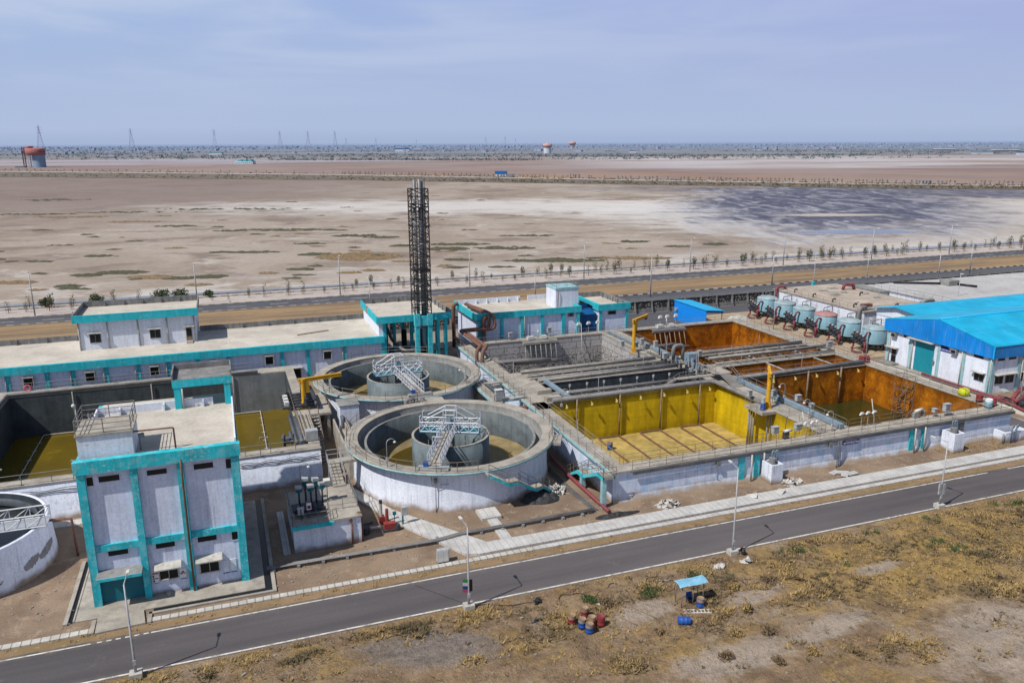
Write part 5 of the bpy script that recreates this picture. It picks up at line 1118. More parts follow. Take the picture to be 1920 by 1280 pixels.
o = thing('link_chamber', 'dark rectangular sump enclosed by the link walkways', 'sump', (33, 94, 0)); b = MB(); b.box(31.5, 34.0, 91.4, 97.5, 0, .8); b.build('water', 'wblack', o); b = MB(); b.box(31.42, 31.5, 91.4, 97.5, 0, 3.25); b.box(31.5, 34.0, 97.42, 97.5, 0, 3.25); b.build('wall', 'concgrey', o)
b = MB(); b.bend([(31.5, 88.6, 2.4), (33.2, 88.9, 2.6), (35.0, 88.9, 2.6)], .35, 10); tag(b.build('inlet_pipe', 'rust'), 'short rusty inlet pipe entering the reactor tank beside the link walkway', 'pipe')
o = thing('switch_cabinet', 'grey metal cabinet standing on the link walkway between clarifier and reactor tank', 'cabinet', (31, 90.4, 3.5)); MB().box(30.6, 31.5, 90.0, 90.6, 3.6, 4.9).build('body', 'box', o); MB().box(30.55, 31.55, 89.95, 90.65, 4.9, 4.97).build('lid', 'lampw', o)
# access stair at the front left corner
ST = thing('access_stair', 'turquoise concrete access stair at the front corner of the reactor tank', 'staircase', (33.4, 66, 0))
b = MB(); b.box(32.9, 34.2, 64.6, 66.0, 3.0, 3.3); b.box(33.0, 34.1, 69.3, 70.6, 1.55, 1.75)
for i in range(9): b.box(33.0, 34.1, 66.0+i*.37, 66.37+i*.37, 3.0-i*.17-.1, 3.12-i*.17); b.box(33.0, 34.1, 70.6+i*.3, 70.9+i*.3, 1.5-i*.17-.08, 1.58-i*.17)
b.build('tread', 'conc', ST)
b = MB()
for x in (32.85, 34.1): b.prismx([(64.6, 3.3), (66, 3.3), (69.3, 1.75), (70.6, 1.75), (73.3, .1), (73.3, -.0), (70.6, 1.35), (69.3, 1.35), (66, 2.95), (64.6, 2.95)], x, x+.14)
b.build('stringer', 'tealw', ST)
b = MB()
for y, h in ((64.7, 3.0), (69.5, 1.4)): b.box(32.9, 33.35, y, y+.45, 0, h)
b.each('column', 'tealpale', ST)
b = MB(); b.rail([(32.9, 64.6, 3.3), (32.9, 66, 3.3), (32.9, 69.3, 1.75), (32.9, 70.6, 1.75), (32.9, 73.2, .2)], 1, 1.2, .033); b.rail([(32.9, 64.6, 3.3), (34.3, 64.6, 3.3)], 1, 1.2, .033); b.rail([(34.2, 66, 3.3), (34.2, 69.3, 1.75), (34.2, 70.6, 1.75), (34.2, 73.2, .2)], 1, 1.2, .033); b.build('railing', 'railb', ST)
# front wall items (parts)
s = MB().box(62.68, 64.92, 65.2, 65.3, 2.32, 2.97).build('name_board', 'sign', K); text('board_lettering', 'SEQUENTIAL\nBATCH REACTOR', .27, 'signw', s, (63.8, 65.18, 2.645), (1, 0, 0), (0, 0, 1))
b = MB()
for i in range(3): b.bend([(61.95+.2*i, 65.08, TZ-.2), (61.95+.2*i, 65.08, .5), (61.65+.2*i, 64.8, 0)], .06, 6)
b.each('conduit', 'pvc', K)
b = MB()
for x in (50.55, 52.1, 72.95, 74.4):
    b.bend([(x, 65.05, TZ-.2), (x, 65.0, .1)], .09, 6)
b.each('drain_pipe', 'pipep', K)
b = MB()
for x in (49.6, 51.5, 72.75, 74.55): b.box(x-.42 if x < 70 else x-.3, x+.3, 65.3, 65.43, .05, TZ-.06)
b.each('turquoise_pilaster', 'tealw', K)
b = MB(); b.obox((46.5, 65.2, 2.3), .4, .25, .5, 0); b.bend([(46.3, 65.2, 2.4), (45.9, 65.2, 2.4), (45.9, 65.2, 1.6), (46.3, 65.2, 1.5)], .03, 4); b.obox((60.9, 65.15, 2.4), .4, .25, .5, 0); b.build('wall_box', 'rail', K)
b = MB()
for z in (1.1, 1.6, 2.1, 2.6): b.tube([(80.0, 65.25, z), (80.7, 65.25, z)], .03, 4)
b.box(79.95, 80.75, 65.36, 65.42, .9, 2.9); b.build('hatch_mark', 'frame', K)
for x in (78.9, 84.2): pass
# control boxes on the rims
def cbox(x, y, z, w, h, post, label, mat='box', grp=None):
    w *= .8; h *= .8
    o = thing('control_box', label, 'control box', (x, y, z), 0, grp)
    b = MB()
    for dx in (-.3*w, .3*w): b.tube([(x+dx, y, z), (x+dx, y, z+post)], .04, 4)
    b.build('post', 'rail', o); MB().box(x-w/2, x+w/2, y-.22, y+.22, z+post, z+post+h).build('body', mat, o); MB().box(x-w/2-.05, x+w/2+.05, y-.28, y+.25, z+post+h, z+post+h+.06).build('hood', 'box', o)
    MB().box(x-w*.3, x+w*.3, y-.24, y-.22, z+post+.25*h, z+post+.85*h).build('door', 'concgrey', o); return o
zz = TZ+.14
cbox(55.3, 67.6, zz, .9, 1.0, .5, 'grey control box at the front rim of the yellow basin, beside the white motor')
cbox(58.2, 67.4, zz, 1.0, .9, .6, 'grey control box at the front rim where the yellow basin wall meets the shade')
cbox(60.3, 79.0, zz, .65, .95, .8, 'white control box beside the pipe bundle behind the blue pump')
cbox(62.9, 77.6, zz, .7, .95, .9, 'tall pale control box just behind the front yellow crane mast')
cbox(64.9, 75.6, zz, .8, .9, .7, 'pale control box overlooking the rust basin beside the front crane')
cbox(65.3, 73.6, zz, .6, .5, .5, 'small pale teal topped box on the rust basin rim before the gooseneck lamps')
cbox(77.3, 66.7, zz, .55, .5, .6, 'small grey box at the front rim of the rust basin')
cbox(78.9, 66.5, zz, 1.0, 1.1, .6, 'large grey control box at the front rim of the rust basin')
cbox(57.2, 107.0, zz, .7, 1.0, .8, 'white control box near the far crane on the peeling tank rim'); cbox(59.4, 106.6, zz, .7, .9, .6, 'second white box left of the far crane mast')
cbox(60.9, 107.4, zz, .75, 1.1, .7, 'grey control box just right of the far crane mast'); cbox(62.3, 105.6, zz, .7, 1.2, .5, 'bluish grey control box at the far rust basin rim')
cbox(43.4, 120.0, zz, .8, .9, .5, 'box on the back rim before the blower building, nearest its brown pipes'); cbox(50.4, 120.2, zz, .9, 1.1, .6, 'box on the back rim before the blower building, beside the decanter winch')
cbox(60.4, 99.6, zz, .8, 1.0, .4, 'pale box at the pipe crossing in the middle of the reactor tank'); cbox(66.0, 99.0, zz, .8, 1.0, .4, 'grey box right of the pipe loop in the middle of the reactor tank')
cbox(87.9, 96.4, zz, 1.2, 1.1, .4, 'white cage box at the end of the rust channels by the filter vessels')
o = thing('dosing_pump', 'blue and white upright pump on the balcony over the yellow basin', 'pump', (60.0, 75.9, zz)); MB().cyl((60.0, 75.9, zz), .3, .9, 12).build('motor', 'drumblue', o); MB().cyl((60.0, 75.9, zz+.9), .24, .7, 12).build('casing', 'box', o)
o = thing('winch_motor', 'white motor with dark lever at the front rim of the yellow basin', 'motor', (56.3, 67.0, zz)); b = MB(); b.tube([(56.0, 67, zz+.9), (57.0, 67, zz+.9)], .18, 8); b.build('motor', 'lampw', o); b = MB(); b.box(56.0, 56.6, 66.8, 67.2, zz, zz+.8); b.tube([(56.1, 67, zz+.9), (56.3, 67, zz+2.6)], .05, 4); b.build('stand', 'valve', o)
o = thing('winch_motor', 'white and dark motor at the front rim of the rust basin below the scaffold stair', 'motor', (75, 67.2, zz)); b = MB(); b.tube([(74.8, 67.2, zz+.8), (75.9, 67.2, zz+1.0)], .18, 8); b.build('motor', 'lampw', o); b = MB(); b.box(74.6, 75.3, 67.0, 67.4, zz, zz+.7); b.cyl((76.3, 67.4, zz), .25, .7, 10); b.build('stand', 'concgrey', o)
for (xs_, y, z0, lab) in (((57.0, 57.9, 58.5), 66.6, zz, 'yellow'), ((66.6, 67.5, 68.4), 66.9, zz, 'rust')):
    for i, x in enumerate(xs_):
        x = x+ (0 if lab == 'rust' else 1.6)
        o = thing('hooded_light', 'cream hooded light on a thin post at the front rim of the %s basin' % lab, 'lamp', (x, y, z0), 0, 'hooded lights at the front rim of the %s basin' % lab)
        MB().tube([(x, y, z0), (x, y, z0+1.6)], .035, 4).build('post', 'post', o); b = MB(); b.prismy([(x-.34, z0+1.5), (x+.34, z0+1.66), (x+.16, z0+1.8), (x-.1, z0+1.8)], y-.1, y+.1); b.build('lamp_shade', 'lampw', o)
for i, (x, y) in enumerate(((56.3, 121.2), (58.2, 121.3), (60.0, 121.4), (72.1, 121.0), (73.6, 121.1), (75.4, 121.2))):
    o = thing('hooded_light', 'white hooded light on the back rim of the tank by the annexe', 'lamp', (x, y, 0), 0, 'hooded lights on the back rim')
    MB().tube([(x, y, 0), (x, y, 4.6)], .05, 4).build('post', 'post', o); MB().prismy([(x-.36, 4.55), (x+.36, 4.65), (x+.26, 5.0), (x-.2, 4.98)], y-.2, y+.2).build('lamp_shade', 'lampw', o)
for (x0, y0, z0, x1, y1, z1, lab) in ((59.6, 67.3, zz-1, 58.8, 67.6, zz+2.6, 'white pole leaning up from the yellow basin at its front right'), (69.1, 67.3, zz-.5, 68.4, 67.5, zz+3.0, 'white pole leaning at the front rim of the rust basin'), (55.4, 117.5, -1.5, 56.0, 119.6, 5.2, 'long pale pole leaning out of the peeling grey tank')):
    tag(MB().tube([(x0, y0, z0), (x1, y1, z1)], .06, 5).build('leaning_pole', 'pipep'), lab, 'pole')
def drum_at(x, y, z, m1, m2, label, grp=None, lie=None, h=.9, r=.3):
    o = thing('oil_drum', label, 'drum', (x, y, z), 0, grp)
    pr = [(.001, 0), (r, 0), (r, .28), (r+.015, .3), (r, .32), (r, .58), (r+.015, .6), (r, .62), (r, h-.03), (r-.01, h), (r-.03, h), (r-.04, h-.04), (.001, h-.04)]
    if lie is None:
        MB().lathe((x, y, z), pr[:10], 20).build('body', m1, o); MB().lathe((x, y, z), pr[9:], 20).build('lid', m2, o); MB().lathe((x, y, z), [(r+.004, h-.26), (r+.004, h-.03)], 20).build('upper_band', m2, o)
    else:
        rot = Matrix.Translation((x, y, z+r+.02)) @ Matrix.Rotation(lie, 4, 'Z') @ Matrix.Rotation(R(90), 4, 'Y')
        for nm, p, mm in (('body', pr[:10], m1), ('lid', pr[9:], m2)):
            b = MB().lathe((0, 0, 0), p, 20); b.v = [tuple(rot @ Vector(q)) for q in b.v]; b.build(nm, mm, o)
    return o
drum_at(43.4, 83.6, -2.29, 'drumblue', 'drumyel', 'blue drum standing on the floor of the yellow basin', h=1.0, r=.34)
drum_at(86.2, 66.9, zz, 'filt', 'signw', 'light blue drum at the front right corner of the reactor tank rim', h=1.1, r=.42)
drum_at(87.4, 67.3, zz, 'red', 'drumred', 'red drum beside the light blue drum at the tank corner', h=1.0, r=.4); drum_at(87.2, 69.0, zz, 'red', 'drumred', 'red drum behind the others at the tank corner', h=.9, r=.4)
M['lime'] = paint('lime_fabric', (.50, .52, .02), .15, 2, (.40, .42, .02), .5)
o = thing('lime_bag', 'lime yellow bulk bag on the rim near the front right corner of the reactor tank', 'bag', (87.6, 71.6, zz)); b = MB(); b.lathe((87.6, 71.6, zz), [(.001, 0), (.6, .02), (.72, .4), (.62, .85), (.3, .98), (.001, .95)], 14); b.v = [(p[0]+.12*mnoise.noise(Vector(p)*2), p[1]+.12*mnoise.noise(Vector(p)*2+Vector((9, 0, 0))), p[2]) for p in b.v]; b.build('bag', 'lime', o)
o = thing('red_tank', 'small red box unit on the rim at the end of the rust channels', 'box', (87.5, 88.6, zz)); b = MB(); b.box(86.9, 88.1, 88.1, 89.1, zz, zz+.9); b.build('body', 'red', o); MB().box(87.0, 88.0, 88.2, 89.0, zz+.9, zz+1.0).build('lid', 'drumred', o)

# ------------------------------------------------------------------ filter vessels
def filt(top):
    o = thing('filter_vessel', 'pale blue filter vessel', 'filter vessel', (0, 0, 0), 0, 'row of filter vessels by the white reservoir')
    MB().lathe((0, 0, 0), [(2.05, 1.3), (2.05, 3.8), (2.0, 3.85)], 36).build('shell', 'filt', o)
    MB().lathe((0, 0, 0), [(2.1, 3.76), (2.1, 3.85), (2.0, 3.97), (1.4, 4.2), (.7, 4.33), (.001, 4.36)], 36).build('dome', top, o)
    MB().lathe((0, 0, 0), [(2.12, 1.3), (1.5, .9), (.001, .65)], 24).build('underside', 'dark', o)
    b = MB()
    for k in range(6): t = k*PI/3; b.box(1.75*math.cos(t)-.12, 1.75*math.cos(t)+.12, 1.75*math.sin(t)-.12, 1.75*math.sin(t)+.12, 0, 1.2)
    b.build('leg', 'dark', o)
    b = MB(); b.bend([(-.3, .3, 4.3), (-.3, .3, 5.0), (2.2, .9, 5.0), (2.2, .9, 1.0)], .08, 6); b.cyl((.5, .2, 4.3), .45, .16, 12); b.tube([(.5, .2, 4.5), (.5, .2, 5.0)], .03, 4); b.build('vent_pipe', 'pipe', o)
    b = MB(); b.tube([(.9, -1.95, .6), (.9, -1.95, 4.9)], .03, 4); b.tube([(1.3, -1.95, .6), (1.3, -1.95, 4.9)], .03, 4)
    for i in range(9): b.tube([(.9, -1.95, .8+i*.45), (1.3, -1.95, .8+i*.45)], .02, 4)
    b.rail([(1.6, -1.4, 4.0), (1.9, .2, 4.0), (1.5, 1.5, 4.0)], 1.0, 1.6, .03); b.build('ladder', 'rail', o)
    # valve manifold in front (-x side)
    m = MB(); X = -3.1
    m.bend([(-1.9, -1.0, 3.3), (-2.6, -1.0, 3.5), (-2.9, -1.0, 2.6)], .16, 8); m.bend([(-2.9, -1.0, 2.6), (-2.9, -1.3, .7), (-3.6, -1.4, .5)], .16, 8); m.bend([(X, .8, 2.9), (X, 1.3, 2.4), (X, 1.3, .5), (X-.4, 1.3, .3)], .16, 8); m.bend([(X-.6, -1.6, 1.9), (X-.9, -2.2, 1.8), (X-.9, -2.2, .3)], .16, 8); m.bend([(X-.2, -.9, 1.9), (X-.4, -1.6, 1.8), (X-.4, -1.7, .3)], .16, 8); m.bend([(X-.9, .4, .4), (X-1.6, 0, .35), (X-1.8, -1.2, .35), (X-1.2, -2, .4)], .16, 8); m.build('manifold', 'maroon', o)
    v = MB()
    for i in range(4):
        for j in range(2):
            y = -1.0+i*.72; z = 1.3+j*.85+.18*i; v.tube([(X-.45, y, z), (X+.35, y, z)], .24, 8); v.cyl((X-.1, y, z+.15), .17, .4, 8); v.tube([(X-.5, y-.25, z), (X-.5, y+.25, z)], .16, 8)
    v.build('valve_bank', 'valve', o)
    v = MB()
    for i in range(4): v.tube([(X-.3, -1.0+i*.72, 2.75+.18*i), (X-.05, -1.0+i*.72, 2.95+.18*i)], .13, 6)
    v.build('valve_cap', 'box', o); return o
f0 = filt('filttop'); f1 = filt('filtred')
ys = [133.0, 127.5, 121.9, 116.0, 110.0, 104.0]
labs = ['pale blue filter vessel at the far end of the row, nearest the blue open shed', 'pale blue filter vessel second from the far end, below the white reservoir corner pipe', 'pale blue filter vessel third from the far end, beside the red domed one', 'pale blue filter vessel with a faded red dome', 'pale blue filter vessel between the red domed one and the one by the warehouse', 'pale blue filter vessel nearest the blue roofed warehouse']
f0.location = (104.3, ys[0], 0); f0['label'] = labs[0]
f1.location = (104.3, ys[3], 0); f1['label'] = labs[3]
for i in (1, 2, 4, 5): dup(f0, (104.3, ys[i], 0), 0, labs[i])
struct(MB().box(88.6, 108, 99.5, 138, 0, .09).build('filter_yard_floor', soil('filter_yard_floor', (.36, .28, .19), (.30, .23, .16), (.42, .34, .25), .2)))
o = thing('sand_heap', 'low pale sand heap on the filter yard floor at its far corner', 'heap', (98, 132.5, 0)); MB().lathe((97.2, 132.5, 0), [(2.3, .08), (1.6, .5), (.8, .7), (.001, .75)], 20).build('heap', 'chajja', o)

# ------------------------------------------------------------------ reservoirs
RV = thing('reservoir', 'white walled flat reservoir with stained roof and railings behind the filter vessels', 'reservoir', (118, 125, 0))
MB().box(110.6, 127.0, 113.2, 139, 0, 4.15).build('wall', 'white2', RV); MB().box(110.4, 127.2, 113.0, 139.2, 4.15, 4.35).build('roof', 'roofbrown', RV)
b = MB(); b.rail([(110.5, 139, 4.35), (110.5, 113.1, 4.35), (127, 113.1, 4.35), (127, 139, 4.35)], .95, 2.2, .03); b.build('railing', 'rail', RV)
rng = random.Random(5); b = MB()
for k in range(4):
    b.bend([(111.6, 117+k*5.6, 4.3), (111.6, 117+k*5.6, 5.0), (112.2, 117+k*5.6, 5.0), (112.2, 117+k*5.6, 4.75)], .14, 6)
for x, y in ((119, 114.2), (121.5, 126)): b.bend([(x, y, 4.3), (x, y, 5.0), (x+.6, y, 5.0), (x+.6, y, 4.75)], .14, 6)
b.each('vent_pipe', 'cable', RV)
b = MB()
for x, y in ((118.5, 133), (122, 134.5), (124, 127), (117.5, 128.5), (121, 130), (115, 120), (123, 123)): b.obox((x, y, 4.36), rng.uniform(1, 2.2), rng.uniform(.5, 1.4), .1, rng.uniform(0, 3)); b.tube([(x-1, y-.5, 4.42), (x+1.2, y+.6, 4.5)], .06, 4)
b.each('roof_clutter', 'concgrey', RV)
b = MB(); b.bend([(110.0, 137.6, 1.0), (110.0, 137.6, 4.9), (112.0, 137.6, 5.0), (112.3, 137.6, 4.4)], .32, 10); b.bend([(123, 132.5, 4.4), (123.3, 132.5, 5.5), (125.2, 132, 5.5), (125.5, 132, 4.4)], .32, 10); b.each('red_pipe', 'maroon', RV)
b = MB(); b.bend([(110.0, 113.9, .4), (110.0, 113.9, 4.9), (111.6, 114.2, 5.0), (112, 114.4, 4.4)], .38, 10); b.bend([(123.5, 113.3, 4.5), (125, 113.3, 5.4), (127.2, 113.4, 5.4), (127.4, 113.4, 4.5)], .4, 10); b.each('grey_pipe', 'concgrey', RV)
b = MB(); b.box(111.2, 113.2, 114.0, 115.0, 4.9, 5.5); b.build('pipe_box', 'rust', RV)
R2 = thing('large_reservoir', 'very wide pale grey flat reservoir roof behind the blue warehouse', 'reservoir', (160, 120, 0))
MB().box(131.0, 230, 97, 134.5, 0, 4.3).build('wall', 'white2', R2); MB().box(130.8, 230, 97, 134.8, 4.3, 4.5).build('roof', 'roofgrey', R2)
b = MB(); b.rail([(131, 134.5, 4.5), (131, 97, 4.5)], 1, 2.2, .03); b.build('railing', 'rail', R2)
b = MB(); b.box(128.4, 131, 128, 136, 0, 4.2); b.build('valve_room', 'white2', R2); b = MB(); b.box(128.2, 132.0, 127.6, 136.3, 4.2, 4.4); b.build('valve_room_roof', 'concgrey', R2)
b = MB(); b.box(146.5, 149.6, 127.0, 129.5, 4.5, 5.6); b.build('hatch_block', 'concgrey', R2); b = MB(); b.tube([(138, 133.8, 4.8), (146.5, 129.2, 4.8)], .22, 8); b.tube([(149.0, 127.4, 4.8), (150.6, 123.5, 4.8)], .22, 8); b.build('roof_pipe', 'dark', R2)
b = MB(); b.bend([(145.5, 104, 4.5), (146.5, 103.5, 5.6), (149.5, 103, 5.6), (150.5, 102.8, 4.6)], .5, 8); b.build('vent_bend', 'dark', R2)

# ------------------------------------------------------------------ warehouse on the right
WH = thing('warehouse', 'big warehouse with cyan gabled roof, bright blue gable cladding and turquoise shutter', 'warehouse', (100.6, 88, 0))
x0, xe, ya, yb, ym = 100.6, 150, 78.4, 97.4, 87.6
MB().box(x0, xe, ya, yb, 0, 5.3).build('wall', 'white2', WH)
MB().prismx([(ya-.35, 5.25), (yb+.35, 5.25), (yb+.35, 6.95), (ym, 8.85), (ya-.35, 6.95)], x0-.42, x0-.3).build('gable_cladding', 'cladv', WH)
b = MB(); b.box(x0-.3, xe, ya-.42, ya-.3, 5.25, 6.95); b.box(x0-.3, xe, yb+.3, yb+.42, 5.25, 6.95); b.build('side_cladding', 'clads', WH)
b = MB(); b.prismx([(ya-.5, 6.95), (ym, 8.9), (ym, 9.02), (ya-.5, 7.07)], x0-.45, xe); b.prismx([(ym, 8.9), (yb+.5, 6.95), (yb+.5, 7.07), (ym, 9.02)], x0-.45, xe); b.build('roof', 'roofsheet', WH)
b = MB(); b.tube([(x0-.45, ym, 9.06), (xe, ym, 9.06)], .12, 6); b.box(x0-.5, x0-.43, ya-.5, ya-.28, 5.25, 6.98); b.box(x0-.5, x0-.43, yb+.28, yb+.5, 5.25, 6.98); b.build('ridge_trim', 'cyan', WH)
b = MB()
for y0, y1 in ((78.4, 78.95), (82.75, 83.3), (87.1, 87.6), (92.3, 92.9), (96.85, 97.4)): b.box(x0-.12, x0, y0, y1, 0, 5.25)
for x in (100.5, 105.6, 110.8, 116, 121): b.box(x, x+.5, ya-.12, ya, 0, 5.25)
b.each('pilaster', 'tealpale', WH)
b = MB()
for y in (83.2, 92.2, 96.7, 78.45): b.tube([(x0-.2, y, 0), (x0-.2, y, 5.25)], .08, 6)
b.tube([(106.3, ya-.2, 0), (106.3, ya-.2, 5.25)], .08, 6); b.each('rain_pipe', 'chajja', WH)
MB().box(x0-.05, x0+.02, 88.2, 91.75, .1, 5.0).build('shutter_door', 'shutter', WH); MB().box(x0-.9, x0, 88.0, 92.9, 5.02, 5.15).build('door_shade', 'chajja', WH)
for a0, a1 in ((79.9, 81.4), (85.8, 87.05), (92.9, 94.2)): v = MB().box(x0-.03, x0, a0-.05, a1+.05, 4.72, 5.22).build('vent_opening', 'frame', WH); MB().box(x0-.05, x0-.03, a0, a1, 4.77, 5.18).build('pane', 'dark', v)
for a0 in (84.0, 95.4):
    f = MB().box(x0-.55, x0, a0, a0+1.0, 4.45, 5.1).build('exhaust_fan', 'concgrey', WH); b = MB(); b.box(x0-.57, x0-.55, a0+.15, a0+.85, 4.55, 5.0); b.build('fan_opening', 'dark', f)
win(WH, 0, x0, 79.45, 80.9, 1.5, 2.6, 'slab'); win(WH, 1, ya, 101.5, 103.0, 1.35, 2.6, 'none_' if 0 else 'slab'); win(WH, 1, ya, 103.6, 105.1, 1.35, 2.6, 'slab'); win(WH, 1, ya, 106.6, 108.1, 1.35, 2.6, 'slab')
for a0, a1 in ((101.6, 102.9), (103.7, 105.1)): MB().box(a0, a1, ya-.05, ya, 4.75, 5.1).build('vent_opening', 'dark', WH)
d = MB().box(x0-.05, x0+.01, 95.3, 96.3, .1, 2.4).build('door', 'frame', WH); b = MB(); b.box(x0-.07, x0-.05, 95.4, 96.2, .3, 1.4); b.box(x0-.07, x0-.05, 95.4, 96.2, 1.5, 2.3); b.build('pane', 'glass', d); MB().box(x0-.8, x0, 94.9, 97.2, 2.65, 2.77).build('door_shade', 'chajja', WH); MB().box(x0-1.6, x0, 94.6, 97.3, 0, .3).build('door_step', 'concgrey', WH)
s = MB().box(x0-.08, x0, 85.0, 87.2, 4.28, 4.77).build('name_board', 'sign', WH); text('board_lettering', 'UF & RO BUILDING', .27, 'signw', s, (x0-.1, 86.1, 4.52), (0, -1, 0), (0, 0, 1))
b = MB(); b.bend([(x0-.2, 88.0, 2.2), (x0-.5, 88.0, 2.6), (x0-.3, 88.0, 3.1)], .03, 4); b.box(x0-.3, x0-.1, 87.9, 88.1, 2.0, 2.4); b.build('wall_bracket', 'rail', WH)
o = thing('second_shed', 'lower cyan roofed shed directly behind the blue warehouse', 'shed', (112, 100, 0)); MB().box(108, 150, 98.2, 107.6, 0, 5.3).build('wall', 'white2', o)
b = MB(); b.prismx([(97.9, 6.8), (102.9, 7.35), (102.9, 7.45), (97.9, 6.9)], 107.2, 150); b.prismx([(102.9, 7.35), (108, 6.3), (108, 6.4), (102.9, 7.45)], 107.2, 150); b.build('roof', 'roofsheet', o); MB().prismx([(98.2, 5.3), (107.6, 5.3), (107.6, 6.3), (102.9, 7.3), (98.2, 6.75)], 107.9, 108.0).build('gable', 'white2', o)
o = thing('apron_pipe', 'long maroon pipe lying along the foot of the warehouse wall', 'pipe', (99, 83, 0)); b = MB(); b.bend([(98.9, 88.4, .4), (98.9, 74.5, .4), (97.6, 70.5, .4), (99.5, 64, .4)], .22, 8); b.bend([(99.5, 76, .4), (101.5, 70, .5), (104.5, 68, .5)], .3, 8); b.build('pipe', 'maroon', o)
struct(MB().box(96.6, 98.2, 60, 98, 0, .12).build('pipe_strip', 'roof'))
o = thing('pump_group', 'cluster of dark pumps and maroon flanges by the warehouse corner at the right edge', 'pump', (101, 73, 0)); b = MB()
for x, y in ((99.6, 72.2), (101.0, 71.6), (102.3, 73.6)): b.cyl((x, y, 0), .45, 1.0, 10); b.tube([(x-.6, y, .7), (x+.6, y, .7)], .3, 8); b.cyl((x, y, 1.0), .25, .5, 8)
b.each('pump_body', 'valve', o); b = MB(); b.bend([(99, 73.2, .6), (101, 73.3, 1.0), (103, 74.6, 1.0)], .28, 8); b.bend([(100.2, 74.4, .5), (102, 75, 1.3), (104, 75.8, 1.3)], .28, 8); b.build('flange_pipe', 'maroon', o); b = MB(); b.box(101.2, 102, 72.2, 72.6, 1.2, 2.2); b.prismx([(73.8, 1.9), (74.8, 1.9), (74.8, 2.1), (73.8, 2.0)], 97.8, 98.8); b.build('panel', 'box', o)

# white chambers along the tank front
def chamber(x0, x1, y0, y1, h, label):
    o = thing('inlet_chamber', label, 'chamber', ((x0+x1)/2, (y0+y1)/2, 0)); b = MB()
    b.box(x0, x1, y0, y0+.18, 0, h); b.box(x0, x1, y1-.18, y1, 0, h); b.box(x0, x0+.18, y0+.18, y1-.18, 0, h); b.box(x1-.18, x1, y0+.18, y1-.18, 0, h); b.build('wall', 'white', o)
    MB().box(x0+.18, x1-.18, y0+.18, y1-.18, .1, h-.25).build('fill', 'concgrey', o); b = MB(); xm = (x0+x1)/2
    for dx in (.1, .55): b.bend([(xm+dx, y1-.5, h-.3), (xm+dx, y1-.5, h+1.1), (xm+dx+.3, y1-.5, h+1.1), (xm+dx+.3, y1-.5, h-.3)], .07, 6)
    b.each('pipe_loop', 'greysteel', o); MB().cyl((xm, y0+.9, h-.25), .38, .7, 12).build('valve', 'concgrey', o)
chamber(51.95, 53.4, 63.5, 65.15, 2.15, 'white square chamber with pipe loops, against the tank left of the blue name board')
chamber(77.1, 78.65, 63.35, 65.15, 2.3, 'white square chamber with pipe loops, against the tank right of the blue name board')
o = thing('open_chamber', 'low white open topped chamber beside the side road at the right', 'chamber', (87, 65, 0)); b = MB(); b.box(85.5, 89, 63.6, 63.85, 0, 1.3); b.box(86.6, 90, 65.4, 65.6, 0, 1.3) if 0 else None
b.box(85.5, 85.75, 63.85, 65.15, 0, 1.3); b.box(88.75, 89, 63.85, 65.15, 0, 1.3); b.box(85.5, 89, 65.15, 65.19, 0, 1.3); b.build('wall', 'white', o); MB().box(85.75, 88.75, 63.85, 65.15, 0, .35).build('inside', 'dark', o)
b = MB()
for x in (86.2, 86.9): b.bend([(x, 63.4, 0), (x, 63.4, 2.2), (x+.4, 63.4, 2.2), (x+.4, 64.3, .4)], .08, 6)
b.each('pipe_loop', 'greysteel', o); MB().tube([(85.2, 63.6, 0), (85.2, 63.6, 1.2)], .12, 6).build('post', 'concgrey', o)
# ------------------------------------------------------------------ small things near the road
o = thing('maroon_pipe', 'long maroon pipe lying on the ground from the reactor tank stair to the drain', 'pipe', (33, 68, 0)); MB().bend([(33.0, 78, .45), (32.75, 72.5, .45), (33.0, 63.3, .3)], .2, 10).build('pipe', 'maroon', o)
b = MB()
for k in range(3): b.tube([(31.9-.25*k, 76, .15), (31.9-.25*k, 70, .12), (32.3-.2*k, 64.4, .1)], .06, 5)
tag(b.build('cable_bundle', 'pvc'), 'dark cable bundle lying beside the maroon pipe', 'cable')
o = thing('field_pipe', 'long grey pipe bundle on low supports along the yard before the pump house', 'pipe', (12, 63.5, 0)); b = MB()
for k in range(3): b.tube([(1.2, 63.75+.16*k, .34), (15.8, 63.45+.16*k, .34), (18.2, 63.9+.16*k, .36), (31.8, 64.1+.16*k, .34)], .075, 6)
b.build('pipe', 'pipe', o); b = MB()
for i in range(15): b.box(1.6+i*2.05, 1.85+i*2.05, 63.5 if i < 7 else 63.75, 64.1 if i < 7 else 64.4, 0, .27)
b.build('support', 'concgrey', o)
o = thing('electrical_cabinet', 'pale grey roadside electrical cabinet standing alone by the kerb slabs', 'cabinet', (15.5, 60, 0)); MB().box(15.0, 16.0, 59.95, 60.45, .15, 1.25).build('body', 'box', o); MB().box(15.05, 15.95, 60.0, 60.4, 0, .15).build('plinth', 'dark', o); b = MB(); b.box(15.06, 15.49, 59.93, 59.95, .2, 1.2); b.box(15.51, 15.94, 59.93, 59.95, .2, 1.2); b.build('door', 'lampw', o)
o = thing('red_pump_set', 'red pump set with upright white cylinder beside the covered drain', 'pump', (12.2, 68, 0))
b = MB(); b.box(11.9, 13.0, 67.4, 68.0, .2, .75); b.box(11.7, 12.2, 68.7, 69.2, .2, .9); b.cyl((12.3, 68.2, .2), .2, 1.7, 10, .14); b.each('pump_body', 'red', o); b = MB(); b.cyl((11.9, 69, .9), .14, 1.3, 10); b.tube([(10.1, 68.1, .35), (11.6, 67.9, .35)], .13, 8); b.build('cylinder', 'pipep', o)
